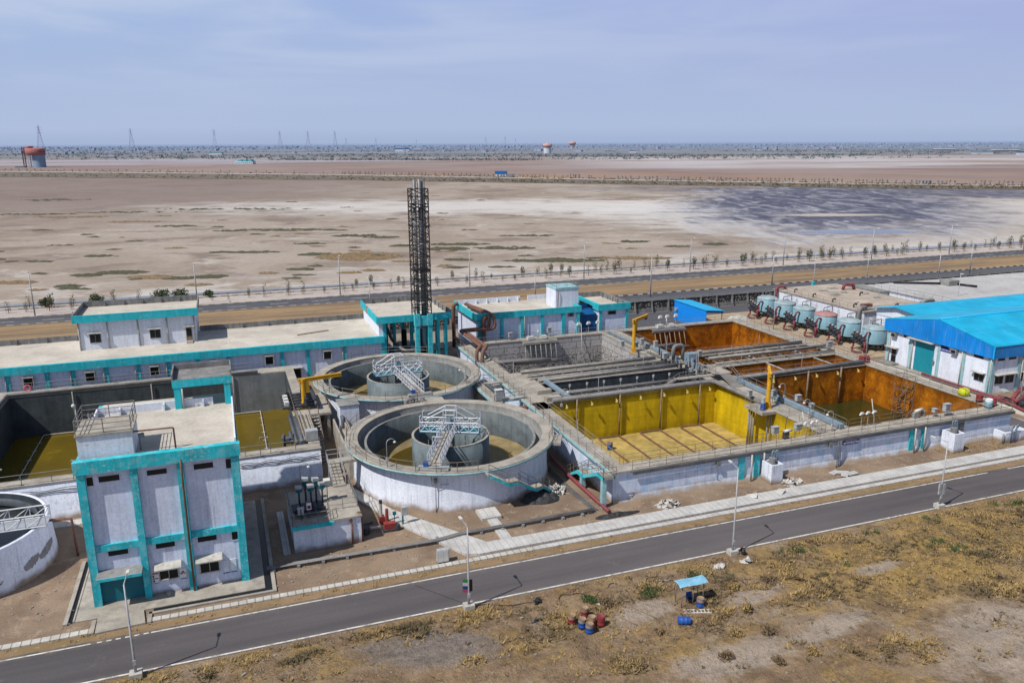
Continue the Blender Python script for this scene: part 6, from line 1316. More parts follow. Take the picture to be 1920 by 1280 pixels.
b = MB(); b.cyl((11.9, 69, 2.2), .16, .3, 10); b.tube([(9.8, 68.4, .4), (11.0, 69.0, .4)], .14, 8); b.cyl((13.1, 67.4, .1), .25, .5, 10); b.box(11.7, 13.2, 67.2, 68.2, .05, .2); b.cyl((10.2, 67.7, .1), .4, .6, 10); b.each('valve', 'valve', o); b = MB(); b.box(12.9, 13.2, 68.3, 68.5, 1.1, 1.4); b.tube([(13.05, 68.4, 0), (13.05, 68.4, 1.1)], .04, 4); b.build('gauge', 'tealdk', o)
o = thing('gate_valve_post', 'dark green instrument post with pale box beside the red pump set', 'post', (13.9, 68, 0)); b = MB(); b.tube([(13.75, 68.0, 0), (13.75, 68, 1.8)], .08, 6); b.build('post', 'tealdk', o); b = MB(); b.box(13.65, 14.25, 67.9, 68.2, 1.1, 1.9); b.build('box', 'box', o)
# heaps
def heap(x, y, rx, ry, h, mat, name, label, cat, seed, n=60):
    rng = random.Random(seed); o = thing(name, label, cat, (x, y, 0)); b = MB()
    for _ in range(n):
        t, r = rng.uniform(0, 2*PI), math.sqrt(rng.random()); q = Vector((x+rx*r*math.cos(t), y+ry*r*math.sin(t), .05+h*(1-r)*rng.uniform(.4, 1.2))); s = rng.uniform(.15, .42)
        k = 5; u = Vector((rng.gauss(0, 1), rng.gauss(0, 1), rng.gauss(0, 1.4)+1.2)).normalized(); w = u.orthogonal().normalized(); z = u.cross(w)
        b.add([q+(w*math.cos(2*PI*i/k)+z*math.sin(2*PI*i/k))*s*rng.uniform(.6, 1.3)+u*rng.uniform(-.1, .12) for i in range(k)]+[q+u*.12], [(i, (i+1) % k, k) for i in range(k)])
    b.build('pile', mat, o); return o
def tarp(x, y, rx, ry, h, label, seed):
    o = thing('black_tarpaulin', label, 'tarpaulin', (x, y, 0)); n = 26; vs = []; fs = []
    for i in range(n):
        for j in range(n):
            a, c = (i/(n-1)-.5)*2, (j/(n-1)-.5)*2; d = math.hypot(a, c); t = math.atan2(c, a); k = 1+.35*mnoise.noise((math.cos(t)*1.5, math.sin(t)*1.5, seed)); m_ = max(abs(a), abs(c)) or 1
            px, py = (a/d*m_ if d else 0)*rx*k, (c/d*m_ if d else 0)*ry*k; z = h*max(0, 1-m_)**.7*(.55+.9*abs(mnoise.noise((px*1.1, py*1.1, seed+3))))+.09*abs(mnoise.noise((px*3, py*3, seed)))+.03
            vs.append((x+px, y+py, z)); 
    for i in range(n-1):
        for j in range(n-1): fs.append((i*n+j, (i+1)*n+j, (i+1)*n+j+1, i*n+j+1))
    MB().add(vs, fs).build('sheet', 'tarp', o)
tarp(28.2, 69.0, 2.1, 1.5, .9, 'crumpled black tarpaulin at the foot of the near clarifier stair', 1); tarp(33.4, 62.9, 2.2, .5, .4, 'long strip of black tarpaulin beside the drain below the maroon pipe', 4)
heap(30.1, 69.9, 1.2, .9, .7, 'rubble', 'waste_heap', 'white waste heap next to the black tarpaulin by the clarifier', 'waste heap', 5); heap(39.4, 63.1, 1.1, .8, .35, 'rubble', 'waste_heap', 'scattered white waste by the drain in front of the yellow basin', 'waste heap', 6); heap(54.2, 63.0, 1.1, .7, .4, 'rubble', 'waste_heap', 'white rubble heap beside the white chamber near the name board', 'waste heap', 8)
rng = random.Random(12)
for i, (x, y, a) in enumerate([(60.4, 63.6, .3), (61.2, 63.2, -.4), (60.9, 62.7, .8), (61.7, 62.5, .1)]): tag(MB().obox((x, y, .06+.05*i), 1.3, .7, .1, a).build('loose_slab', 'slab'), 'loose concrete slab lying on the soil below the blue name board', 'slab', 'loose slabs below the name board')
for (x, y, a, lab) in ((51.3, 61.2, .5, 'tilted broken cover slab on the drain before the white chamber'), (48.0, 61.4, -.6, 'cracked cover slab raised on the drain near the tall street lamp')):
    b = MB(); b.obox((x, y, .26), 1.0, .75, .09, a); b.v = [(p[0], p[1], p[2]+.35*(p[0]-x)) for p in b.v]; tag(b.build('broken_slab', 'slab'), lab, 'slab')
b = MB()
for dx in (0, .5, 1.2): b.tube([(29.3+dx, 61.9, .1), (29.6+dx, 61.95, 1.3)], .03, 4)
tag(b.build('rebar_stub', 'wood'), 'three thin rusty stakes sticking up beside the drain', 'stakes')
o = thing('yellow_board', 'short yellowish board lying by the drain below the near clarifier', 'board', (19.5, 63.8, 0)); MB().obox((19.4, 64.6, .05), 2.1, .4, .06, .1).build('board', 'sludge', o)
# drums
for (x, y, m1, m2, lab) in ((22.09, 47.9, 'drumred', 'drumyel', 'rusty red and yellow drum standing apart at the left of the drum cluster'), (23.39, 48.44, 'drumred', 'drumyel', 'drum with whitish top at the back of the cluster'), (22.62, 47.2, 'drumblue', 'drumyel', 'blue and yellow drum in the middle of the cluster behind the front blue one'), (23.4, 47.2, 'red', 'drumyel', 'red drum in the middle of the cluster'), (24.05, 47.0, 'red', 'drumred', 'red drum at the right end of the cluster beside the wooden ladder'), (22.85, 46.45, 'drumblue', 'drumyel', 'front blue drum with a faded yellow band in the cluster')):
    drum_at(x, y, .01, m1, m2, lab, 'oil drums in the dry field')
drum_at(32.32, 46.5, .01, 'drumblue', 'drumyel', 'blue drum with brown top standing below the blue sheet shelter')
drum_at(29.6, 45.3, .0, 'drumblue', 'rubble', 'blue drum lying on its side in the dry field', lie=R(-25))
# ladders
def ladder(x, y, L, w, ang, n, mat, label):
    o = thing('ladder', label, 'ladder', (x, y, 0), ang); mm = Matrix.Translation((x, y, .12)) @ Matrix.Rotation(ang, 4, 'Z'); b = MB()
    for p in (0, w): b.box(0, L, p-.03, p+.03, 0, .07)
    for i in range(n): t = .2+(L-.4)*i/(n-1); b.box(t-.03, t+.03, .0, w, .01, .06)
    b.v = [tuple(mm @ Vector(p)) for p in b.v]; b.build('frame', mat, o)
ladder(24.3, 46.7, 5.2, .42, R(-63), 16, 'wood', 'long brown wooden ladder lying from the drums toward the sand'); ladder(30.7, 46.15, 2.1, .42, R(-18), 7, 'lampw', 'short white ladder lying beside the standing blue drum')
for (x0, y0, x1, y1, lab) in ((25.7, 48.9, 25.9, 47.7, 'short pole'), (25.9, 47.5, 26.6, 46.1, 'second short pole'), (27.2, 48.7, 28.4, 46.4, 'long thin pole'), (20.6, 49.0, 20.9, 48.4, 'short stick near the red drum'), (32.9, 44.9, 35.2, 44.9, 'thin stick right of the lying blue drum'), (31.0, 51.0, 32.4, 50.7, 'steel bar of the crossed pair'), (31.1, 50.6, 32.2, 51.1, 'other steel bar of the crossed pair')):
    tag(MB().tube([(x0, y0, .12), (x1, y1, .12)], .05, 5).build('loose_pole', 'pipep' if y0 > 50 else 'wood'), lab+' lying on the dry field below the road' if 'stick' not in lab else lab, 'pole')
b = MB(); rng = random.Random(2)
pts = [(22.5+i*.22, 51.3+.5*math.sin(i*.35)+.2*math.sin(i*.9), .1) for i in range(42)]; b.tube(pts, .035, 5)
b.tube([(27.6+.6*math.cos(t*.4), 49.4+.4*math.sin(t*.4), .08+.01*t) for t in range(12)], .035, 5); tag(b.build('hose', 'cable'), 'black hose looping through the dry grass below the road', 'hose')
b = MB(); pts = [(15.8+i*.3, 52.6+.25*math.sin(i*.5)-.012*i*i*.4, .05) for i in range(22)]; b.tube(pts, .035, 5); b.tube([(12.4+i*.25, 57.4-i*.33, .04) for i in range(14)], .025, 4); tag(b.build('trailing_cable', 'cable'), 'thin black cable trailing from the lamp base across the road edge', 'cable')
# shelter
o = thing('sheet_shelter', 'small shelter with faded blue sheet roof on thin legs in the dry field', 'shelter', (32, 47.5, 0)); b = MB(); n = 9; vs = []
for i in range(n):
    for j in range(4): x = 30.6+2.5*i/(n-1); y = 46.75+1.1*j/3; vs.append((x+.12*j/3, y, 1.95+.03*math.sin(i*.9)+.10*math.sin(PI*j/3)))
b.add(vs, [(i*4+j, (i+1)*4+j, (i+1)*4+j+1, i*4+j+1) for i in range(n-1) for j in range(3)]); b.build('roof_sheet', 'canopy', o); b = MB()
for x, y in ((30.9, 46.9), (32.8, 46.9), (30.9, 47.8), (32.9, 47.8), (31.9, 46.9)): b.tube([(x, y, 0), (x, y, 1.95)], .035, 5)
b.build('leg', 'rail', o)
o = thing('plastic_chair', 'dark chair under the blue sheet shelter', 'chair', (31.9, 47.3, 0)); b = MB(); b.box(31.65, 32.15, 47.05, 47.5, .42, .47); b.build('seat', 'cable', o); b = MB(); b.box(31.65, 32.15, 47.48, 47.54, .47, .95); b.build('backrest', 'drumblue', o); b = MB()
for x in (31.68, 32.1):
    for y in (47.08, 47.46): b.box(x-.02, x+.02, y-.02, y+.02, 0, .42)
b.build('leg', 'cable', o)
heap(37.2, 51.0, .35, .3, .35, 'rubble', 'white_sack', 'white sack lying near the road between shelter and tall lamp', 'sack', 15, 14); heap(39.9, 50.9, .4, .3, .4, 'rubble', 'white_sack', 'crumpled white sack right of the tall lamp base', 'sack', 16, 14); heap(19.8, 49.1, .35, .25, .3, 'tarp', 'dark_sack', 'dark bluish sack in the grass left of the drums', 'sack', 18, 16); heap(20.8, 51.6, .3, .25, .3, 'tarp', 'dark_sack', 'dark sack below the road edge near the second lamp', 'sack', 19, 16); heap(25.3, 50.0, .5, .3, .2, 'chajja', 'paper_scrap', 'cream paper scrap beside the green weed', 'scrap', 20, 8)
o = thing('tyre', 'black tyre leaning at the concrete base of the tall lamp', 'tyre', (40.3, 52.4, 0)); vs = [(40.4+.12*math.cos(q), 52.3+(.26+.1*math.sin(q))*math.cos(t), .34+(.26+.1*math.sin(q))*math.sin(t)) for t in [2*PI*i/18 for i in range(18)] for q in [2*PI*j/6 for j in range(6)]]
MB().add(vs, [(i*6+j, ((i+1) % 18)*6+j, ((i+1) % 18)*6+(j+1) % 6, i*6+(j+1) % 6) for i in range(18) for j in range(6)], True).build('tread', 'cable', o)
# near street lamps
def lamp(x, y, h, arm, label, extra=None):
    o = thing('street_lamp', label, 'street lamp', (x, y, 0)); MB().box(x-.4, x+.4, y-.35, y+.35, 0, .42).build('base', 'chajja', o)
    MB().tube([(x, y, .42), (x, y, 1.3), (x, y, h)], [.1, .085, .05], 10).build('pole', 'post', o); ax, ay = arm
    MB().tube([(x, y, h), (x+ax, y+ay, h+.12)], .035, 6).build('arm', 'post', o); ang = math.atan2(ay, ax)
    b = MB(); b.obox((x+ax*1.15, y+ay*1.15, h+.06), .5, .2, .09, ang); b.build('lamp_head', 'lampw', o)
    b = MB(); b.box(x-.1, x+.1, y-.14, y-.06, 1.0, 1.35); b.build('junction_box', 'box', o)
    if extra == 'flag':
        for k, mm in enumerate(('leafgreen', 'signw', 'drumblue', 'pinkp')): MB().add([(x-.06, y-.05, 2.55-k*.28), (x-.5, y-.12, 2.7-k*.28), (x-.5, y-.12, 2.42-k*.28), (x-.06, y-.05, 2.27-k*.28)], [(0, 1, 2, 3)]).build('poster_stripe', mm, o)
        MB().box(x+.08, x+.3, y-.06, y, 1.5, 2.5).build('box', 'dark', o)
    if extra == 'boxes':
        b = MB(); b.box(x-.38, x-.1, y-.1, y+.05, 1.5, 2.6); b.box(x+.1, x+.38, y-.1, y+.05, 1.4, 2.5); b.build('box', 'box', o)
M['leafgreen'] = paint('poster_green', (.04, .35, .08), .1, 3); M['pinkp'] = paint('poster_red', (.55, .10, .16), .1, 3)
lamp(-7.97, 52.75, 7.0, (.1, 1.25), 'street lamp in front of the dosing building'); lamp(15.54, 52.7, 6.9, (-.1, 1.25), 'street lamp with a coloured poster strip, in front of the near clarifier', 'flag'); lamp(39.62, 52.7, 8.0, (.15, 1.2), 'tall street lamp in front of the yellow basin'); lamp(64.02, 53.3, 6.85, (-.3, 1.2), 'street lamp with two grey boxes on its pole, at the right of the near road', 'boxes')

# ------------------------------------------------------------------ highway lamps and saplings
def hlamp():
    o = thing('highway_lamp', 'slender grey street lamp along the far highway', 'street lamp', (0, 0, 0), 0, 'street lamps along the far highway')
    MB().tube([(0, 0, 0), (0, 0, 9.3)], [.16, .08], 8).build('pole', 'post', o); MB().tube([(0, 0, 9.2), (0, -1.4, 9.6)], .05, 6).build('arm', 'post', o); MB().obox((0, -1.6, 9.52), .3, .8, .12, 0).build('lamp_head', 'lampw', o); return o
hl = hlamp(); hl.location = (-38.1, 187.9, 0)
for i in range(1, 12): dup(hl, (-38.1+i*31.8+.4*math.sin(i*3), 188.6, 0), 0)
def hlamp2(x, y, h=8.0): c = dup(hl, (x, y, 0), PI, sc=(1, 1, h/9.4), group='street lamps on the near side of the highway'); c['label'] = 'slender grey street lamp near the boundary wall side of the highway'; return c
for x, y, h in ((-5.1, 147.0, 7.6), (28.0, 163.3, 7.5), (65, 163.3, 6.6), (92.5, 160, 9.4), (129, 163.3, 7.5), (146.2, 150, 10.2), (169.1, 150, 8.2), (188, 157, 8.2)): hlamp2(x, y, h)
for (x, y, h, lab) in ((123.4, 142, 11, 'tall lamp with a teal box standing between boundary wall and stained reservoir roof'), (139, 118, 9, 'tall thin lamp rising in front of the wide pale reservoir roof'), (99.5, 100.5, 6.5, 'lamp post at the warehouse corner beside the last filter vessel'), (99.0, 72.4, 8, 'lamp post near the warehouse front corner'), (97.5, 122, 6, 'lamp post between the filter vessels and the rust basin')):
    o = thing('yard_lamp', lab, 'street lamp', (x, y, 0)); MB().tube([(x, y, 0), (x, y, h)], [.09, .05], 8).build('pole', 'post', o); MB().obox((x, y-.3, h), .25, .7, .12, 0).build('lamp_head', 'lampw', o)
    if 'teal' in lab: MB().box(x-.3, x+.3, y-.3, y+.3, 3.6, 4.5).build('box', 'teal', o)
def sapling(seed, dense, label='small sapling in a wire guard on the footpath beside the far highway'):
    rng = random.Random(seed); o = thing('sapling', label, 'sapling', (0, 0, 0), 0, 'saplings on the far footpath')
    b = MB(); b.tube([(0, 0, 0), (.05, .03, 1.2), (-.03, .06, 2.2)], [.05, .04, .02], 5)
    for k in range(4): t = rng.uniform(0, 6.28); b.tube([(.02, .02, 1.0+.25*k), (.5*math.cos(t), .5*math.sin(t), 1.5+.3*k)], .02, 4)
    b.build('trunk', 'bark', o); b = MB(); leafball(b, (0, 0, 1.75), .62, .62, .95, dense, .13, rng); b.build('crown', 'leaf' if seed % 2 else 'leafd', o)
    g = MB()
    for k in range(4): t = k*PI/2+.4; g.tube([(.4*math.cos(t), .4*math.sin(t), 0), (.4*math.cos(t), .4*math.sin(t), 1.3)], .025, 4)
    for z in (.7, 1.3): g.tube([(.4*math.cos(k*PI/2+.4), .4*math.sin(k*PI/2+.4), z) for k in range(5)], .02, 4)
    g.build('wire_guard', 'rust', o); return o
saps = [sapling(1, 70), sapling(2, 120), sapling(3, 32), sapling(4, 170)]
rng = random.Random(21); used = set(); k = 0
x = -52.0
while x < 330:
    for y in (192.4, 197.6) if x > 60 or rng.random() < .55 else (192.4,):
        if rng.random() < .12: continue
        t = rng.choice((0, 0, 1, 2, 2, 3) if x > 20 else (2, 2, 0)); s = rng.uniform(.6, 1.3)*(1.15 if x > 90 else .95); lc = (x+rng.uniform(-1.1, 1.1), y+rng.uniform(-.6, .6), 0)
        if t not in used: used.add(t); saps[t].location = lc; saps[t].scale = (s, s, s*rng.uniform(.9, 1.2))
        else: dup(saps[t], lc, rng.uniform(0, 6), sc=(s, s, s*rng.uniform(.9, 1.2)))
    x += 4.1 if x < 200 else 5
def bush(name, label, x, y, r, h, mat, n, size, seed, cat='bush', grp=None):
    rng = random.Random(seed); z0 = gz(x, y)-.02 if y < 53 else 0; o = thing(name, label, cat, (x, y, z0), 0, grp); b = MB()
    for k in range(5): t = rng.uniform(0, 6.28); b.tube([(x, y, z0), (x+.6*r*math.cos(t), y+.6*r*math.sin(t), z0+h*.7)], .03*max(1, r), 4)
    b.build('stem', 'bark', o); b = MB()
    for k in range(5): t = rng.uniform(0, 6.28); q = rng.uniform(.1, .6)*r; leafball(b, (x+q*math.cos(t), y+q*math.sin(t), z0+h*rng.uniform(.4, .62)), r*.6, r*.6, h*.42, n//5, size, rng, .1)
    b.build('foliage', mat, o)
for i, (x, y, r, h) in enumerate(((-37.4, 197.2, 1.9, 2.4), (-31.1, 200.4, .0, 0), (-14.2, 198.6, 2.3, 2.5), (-10.4, 198.6, 2.4, 2.6), (-27.6, 199.4, 1.8, 2.2), (-4, 197, 1.4, 1.8))):
    if r: bush('roadside_bush', ('round dark green bush at the left end of the far footpath', '', 'dark green bush, left of a pair, seen above the upper storey roof', 'dark green bush, right of a pair, seen above the upper storey roof', 'dark green bush between the left one and the pair', 'small bush right of the pair on the far footpath')[i], x, y, r, h, 'leafd', 420, .22, 30+i)
rng = random.Random(8)
for i in range(14): bush('verge_shrub', 'young green shrub on the verge between boundary wall and highway', 76+i*9.5+rng.uniform(-2, 2), 146.4, .9, rng.uniform(1.9, 2.8), 'leaf', 110, .16, 60+i, 'shrub', 'shrubs outside the boundary wall')

# ------------------------------------------------------------------ dry field growth
rng = random.Random(42); gold, brown, olive, green = MB(), MB(), MB(), MB()
cnt = 0
SANDS = ((51, 35.2, 7.8, 4.6), (31.5, 40.2, 6.0, 1.7), (40, 40.8, 4.5, 1.3), (49.5, 46.2, 3.2, .9), (37.5, 46.6, 3.6, 1.1), (28, 47.6, 3.0, 1.4), (11.5, 48.6, 6, 2.4))
def inside(x, y, e, w): return ((x-e[0])/e[2])**2+((y-e[1])/e[3])**2 < 1+w
for _ in range(260000):
    y = rng.uniform(29, 52.4); x = rng.uniform(-14, 78)
    if y < 53-(x+11)*.31-1 or y > 52.4: continue
    w = 1.5*mnoise.noise((x*.35, y*.45, 6)); d = mnoise.noise((x*.22, y*.3, 1.3))+.6*mnoise.noise((x*.7, y*.8, 4))
    p = .04+max(0, d)*.95
    golden = ((x-57)/17)**2+((y-46.5)/6)**2 < 1+w
    if golden: p = p*.9+.16
    if any(inside(x, y, e, w) for e in SANDS): p *= .10
    if rng.random() > p: continue
    cnt += 1
    if cnt > 42000: break
    h = mnoise.noise((x*.28, y*.36, 9))+.25*rng.gauss(0, 1)
    m_ = olive if h < -.22 else brown if h < .12 else gold
    q_ = rng.random()**2.5; s_ = 1+.7*max(0, d); tuft(m_, x, y, gz(x, y)-.01, (.07+.22*q_)*s_, (.05+.2*q_)*s_, 6, rng)
for _ in range(120):
    x, y = rng.uniform(44, 80), rng.uniform(46, 52); 
    if mnoise.noise((x*.2, y*.3, 20)) < .18: continue
    leafball(green, (x, y, gz(x, y)+.15), rng.uniform(.3, .8), rng.uniform(.3, .6), .25, 60, .08, rng)
stuff(gold.build('dry_grass', 'dryg'), 'tufts of golden dry grass over the field below the road', 'grass'); M['olivg'] = leafm('olive_dry_growth', (.13, .105, .055), (.09, .072, .04)); stuff(olive.build('olive_growth', 'olivg'), 'dark olive dry growth in patches over the field below the road', 'weeds')
stuff(brown.build('brown_grass', 'dryb'), 'tufts of brown dry grass over the field below the road', 'grass'); stuff(green.build('green_weeds', 'leaf'), 'low green weeds scattered over the right side of the field', 'weeds')
for i, (x, y, r, h, mt, lab) in enumerate([(34.9, 41.6, .75, .75, 'dryb', 'round dark brown bush alone on sand, the biggest right of the lying drum'), (30.5, 40.3, .7, .5, 'dryb', 'brown bush on the sand below the lying blue drum'), (32.8, 42.6, .6, .5, 'dryg', 'yellowish bush left of the round dark bush'), (35.3, 44.6, .6, .9, 'dryg', 'upright golden grass clump below the thin stick'), (24.6, 50.2, .8, .5, 'leaf', 'green weed clump just below the road above the drums'), (29.6, 49.2, 1.0, .6, 'leaf', 'green weeds at the left of the blue sheet shelter'), (33.9, 50.2, 1.1, .5, 'leafd', 'olive weeds between the road and the blue sheet shelter'), (36.2, 47.9, .7, .5, 'dryg', 'weed clump right of the blue sheet shelter'), (25.6, 49.4, .7, .7, 'dryb', 'brown weed clump beside the cream paper scrap'), (39.5, 47.6, .8, .5, 'dryb', 'brown bush in the field right of the shelter'), (33.6, 38.8, .6, .45, 'dryb', 'low brown bush on the lower sand'), (36.2, 38.6, .6, .4, 'dryg', 'low yellow bush on the lower sand'), (27.6, 44.8, .5, .4, 'dryb', 'small brown bush beside the wooden ladder'), (62.6, 47.2, 1.0, .8, 'dryg', 'big golden clump at the right side of the field')]):
    bush('dry_bush' if mt != 'leaf' else 'weed_clump', lab, x, y, r, h, mt, 330, .075, 80+i, 'bush')
g2 = MB()
for _ in range(260):
    x = rng.uniform(-30, 95); y = rng.choice((rng.uniform(58.3, 59.2), rng.uniform(52.2, 52.9))); leafball(g2, (x, y, .08), rng.uniform(.2, .55), .18, .12, 12, .07, rng)
for _ in range(90):
    x, y = rng.uniform(76, 86), rng.uniform(62.6, 65.0); leafball(g2, (x, y, .08), .4, .3, .12, 12, .07, rng)
stuff(g2.build('verge_weeds', 'dryg'), 'low dry weeds along the road verges and the tank foot', 'weeds')
stones = MB()
for _ in range(1500):
    x, y = rng.uniform(-16, 80), rng.uniform(30, 52.6); s = rng.uniform(.02, .07)*(1.6 if rng.random() < .06 else 1); stones.obox((x, y, gz(x, y)), s*2, s*1.6, s, rng.uniform(0, 3))
for _ in range(900):
    x, y = rng.uniform(-28, 86), rng.uniform(59.9, 72)
    if (x-21.7)**2+(y-79.4)**2 < 115 or -12.9 < x < 1.7 or 3.5 < x < 9.8 and y > 66 or x > 34 and y > 65 or (x > 17 and 60 < y < 62): continue
    s = rng.uniform(.03, .09); stones.obox((x, y, 0), s*2, s*1.6, s, rng.uniform(0, 3))
stuff(stones.build('loose_stones', 'stone'), 'small loose stones over the field and the yard soil', 'stones')

# ------------------------------------------------------------------ scrub patches on the flat
rng = random.Random(77); sp = MB(); sp2 = MB()
def patch(cx, cy, rx, ry, n, ang=-.36, b=None):
    b = b if b is not None else sp
    for _ in range(n):
        t, r = rng.uniform(0, 6.28), math.sqrt(rng.random())**1.3; a, c = rx*r*math.cos(t), ry*r*math.sin(t); x = cx+a*math.cos(ang)-c*math.sin(ang); y = cy+a*math.sin(ang)+c*math.cos(ang)
        s = rng.uniform(.5, 1.8)*(1.2-r*.5); k = 7; vs = []
        for i in range(k): q = 2*PI*i/k; w = s*rng.uniform(.55, 1.25); vs.append((x+w*1.7*math.cos(q)*math.cos(ang)-w*math.sin(q)*math.sin(ang), y+w*1.7*math.cos(q)*math.sin(ang)+w*math.sin(q)*math.cos(ang), .05))
        b.add(vs+[(x, y, rng.uniform(.12, .5))], [(i, (i+1) % k, k) for i in range(k)])
PATCHES = [(40.9, 253.3, 13.6, 9, 330), (28.0, 263.8, 4.8, 3, 60), (71.9, 260.6, 7.2, 5, 60), (94.7, 221.9, 14.4, 3, 150), (118.4, 218.6, 12.8, 2.5, 60), (79.0, 271.8, 10.4, 3.5, 60), (140.3, 255.5, 5.6, 3, 40), (162.6, 238.2, 4.0, 2.5, 50), (-27.1, 245.7, 6.4, 2.6, 90), (-18.6, 233.6, 5.6, 2.6, 90), (-3.6, 228.6, 4.0, 2.4, 50), (-51.6, 237.4, 4.8, 2.0, 50), (-35.3, 244.0, 4.0, 2.0, 40), (-11.0, 228.7, 3.2, 1.6, 30), (-37.5, 226.0, 3.2, 1.6, 30), (7.1, 277.8, 11.2, 2, 70), (26.5, 345.1, 20.8, 4, 80), (3.4, 350.0, 7.2, 2.6, 30), (-69.7, 448.6, 19.2, 4, 60), (-37.5, 408.8, 12.8, 4, 50), (-90.5, 473.6, 24.0, 4, 50), (49.8, 312.4, 8.8, 4, 50), (57.5, 303.5, 6.4, 3, 30), (60.3, 274.5, 4.8, 2.4, 40), (90.5, 256.1, 10.4, 4, 60), (68.1, 234.9, 4.0, 2, 30), (-18.1, 379.9, 9.6, 4, 40), (39.7, 223.5, 2.4, 1.4, 24), (33.4, 221.8, 2.4, 1.4, 20), (-36.8, 285.6, 5.6, 2, 24), (29.5, 293.4, 5.6, 2, 24), (111.3, 287.4, 11.2, 2, 24), (-96.7, 591.2, 24.0, 10, 40), (8.4, 468.4, 48.0, 6, 60), (-45.0, 468.5, 32.0, 5, 50), (20.8, 233.0, 3.2, 1.5, 20), (147.3, 237.9, 4.0, 1.5, 20)]
for x, y, rx, ry, n in PATCHES: patch(x, y, rx, ry, n, b=sp if rng.random() < .7 else sp2)
for _ in range(70): k_ = rng.random()**1.6; y_ = 215+k_*330; patch(rng.uniform(-60-k_*120, 130+k_*40), y_, rng.uniform(1, 5), rng.uniform(.6, 1.4), rng.randint(3, 9), b=sp if rng.random() < .5 else sp2)
stuff(sp.build('scrub_patches', 'scrub'), 'dark low scrub patches on the pale salt flat', 'scrub')
stuff(sp2.build('brown_scrub', 'dryb'), 'brown low scrub patches on the pale salt flat', 'scrub')
# causeway scrub and saplings far away
cs_ = MB(); ck = MB()
def along(poly, t):
    t *= len(poly)-1; i = min(int(t), len(poly)-2); f = t-i; return poly[i][0]+(poly[i+1][0]-poly[i][0])*f, poly[i][1]+(poly[i+1][1]-poly[i][1])*f
for _ in range(2600):
    t = rng.uniform(.12, .97); a, c = along(near_e, t), along(road_e, t); f = rng.choice((rng.uniform(0, .8), rng.uniform(0, .35), rng.uniform(1.0, 1.12))); x, y = a[0]+(c[0]-a[0])*f, a[1]+(c[1]-a[1])*f; s = rng.uniform(.6, 1.6)
    leafball(cs_ if rng.random() < .6 else ck, (x, y, .7+s*.25), s*1.3, s*1.1, s*.5, 8, .5, rng)
stuff(cs_.build('causeway_scrub', 'scrub'), 'scrub growing along the causeway across the flat', 'scrub'); stuff(ck.build('causeway_bushes', 'dryb'), 'brown bushes growing along the causeway across the flat', 'scrub')
ct = MB()
for i in range(300):
    t = .14+.83*i/300; c = along(road_e, t); a = along(near_e, t); dx, dy = c[0]-a[0], c[1]-a[1]; L = math.hypot(dx, dy); q = (c[0]+dx/L*3+rng.uniform(-1, 1), c[1]+dy/L*3)
    if rng.random() < .25: continue
    ct.tube([(*q, .6), (*q, 2.4)], .12, 4, caps=False); leafball(ct, (*q, 3.0), .9, .9, 1.3, 14, .45, rng)
stuff(ct.build('causeway_saplings', 'scrub'), 'row of young trees along the far causeway road', 'trees')
# far scrub: bands beyond the causeway
fs_, ff_ = MB(), MB()
for _ in range(9000):
    d = 1650*math.exp(rng.random()*1.75); l = rng.uniform(-.72, .72)*d; x = l*.94+d*.342; y = d*.94-l*.342
    if mnoise.noise((l*.0012+3, d*.0016, 2)) < rng.uniform(-.25, .35) and d < 5200: continue
    s = rng.uniform(1.2, 3.4)*(1+.00016*d); b = fs_ if d < 3300 else ff_; leafball(b, (x, y, s*.5), s*1.9, s*1.6, s*.6, 7, s*.6, rng)
for _ in range(900):
    l = rng.uniform(-520, 900); d = 1640+.23*abs(l)+rng.uniform(-25, 25) if l < 50 else 2050+rng.uniform(-30, 30); x = l*.94+d*.342; y = d*.94-l*.342; s = rng.uniform(1.5, 4); leafball(fs_, (x, y, s*.5), s*1.4, s, s*.8, 8, s*.55, rng)
stuff(fs_.build('distant_scrub', 'hazegreen'), 'hazy green scrub across the plain far beyond the flat', 'scrub'); stuff(ff_.build('distant_treeline', 'hazefar'), 'bluish hazy tree line near the horizon', 'trees')

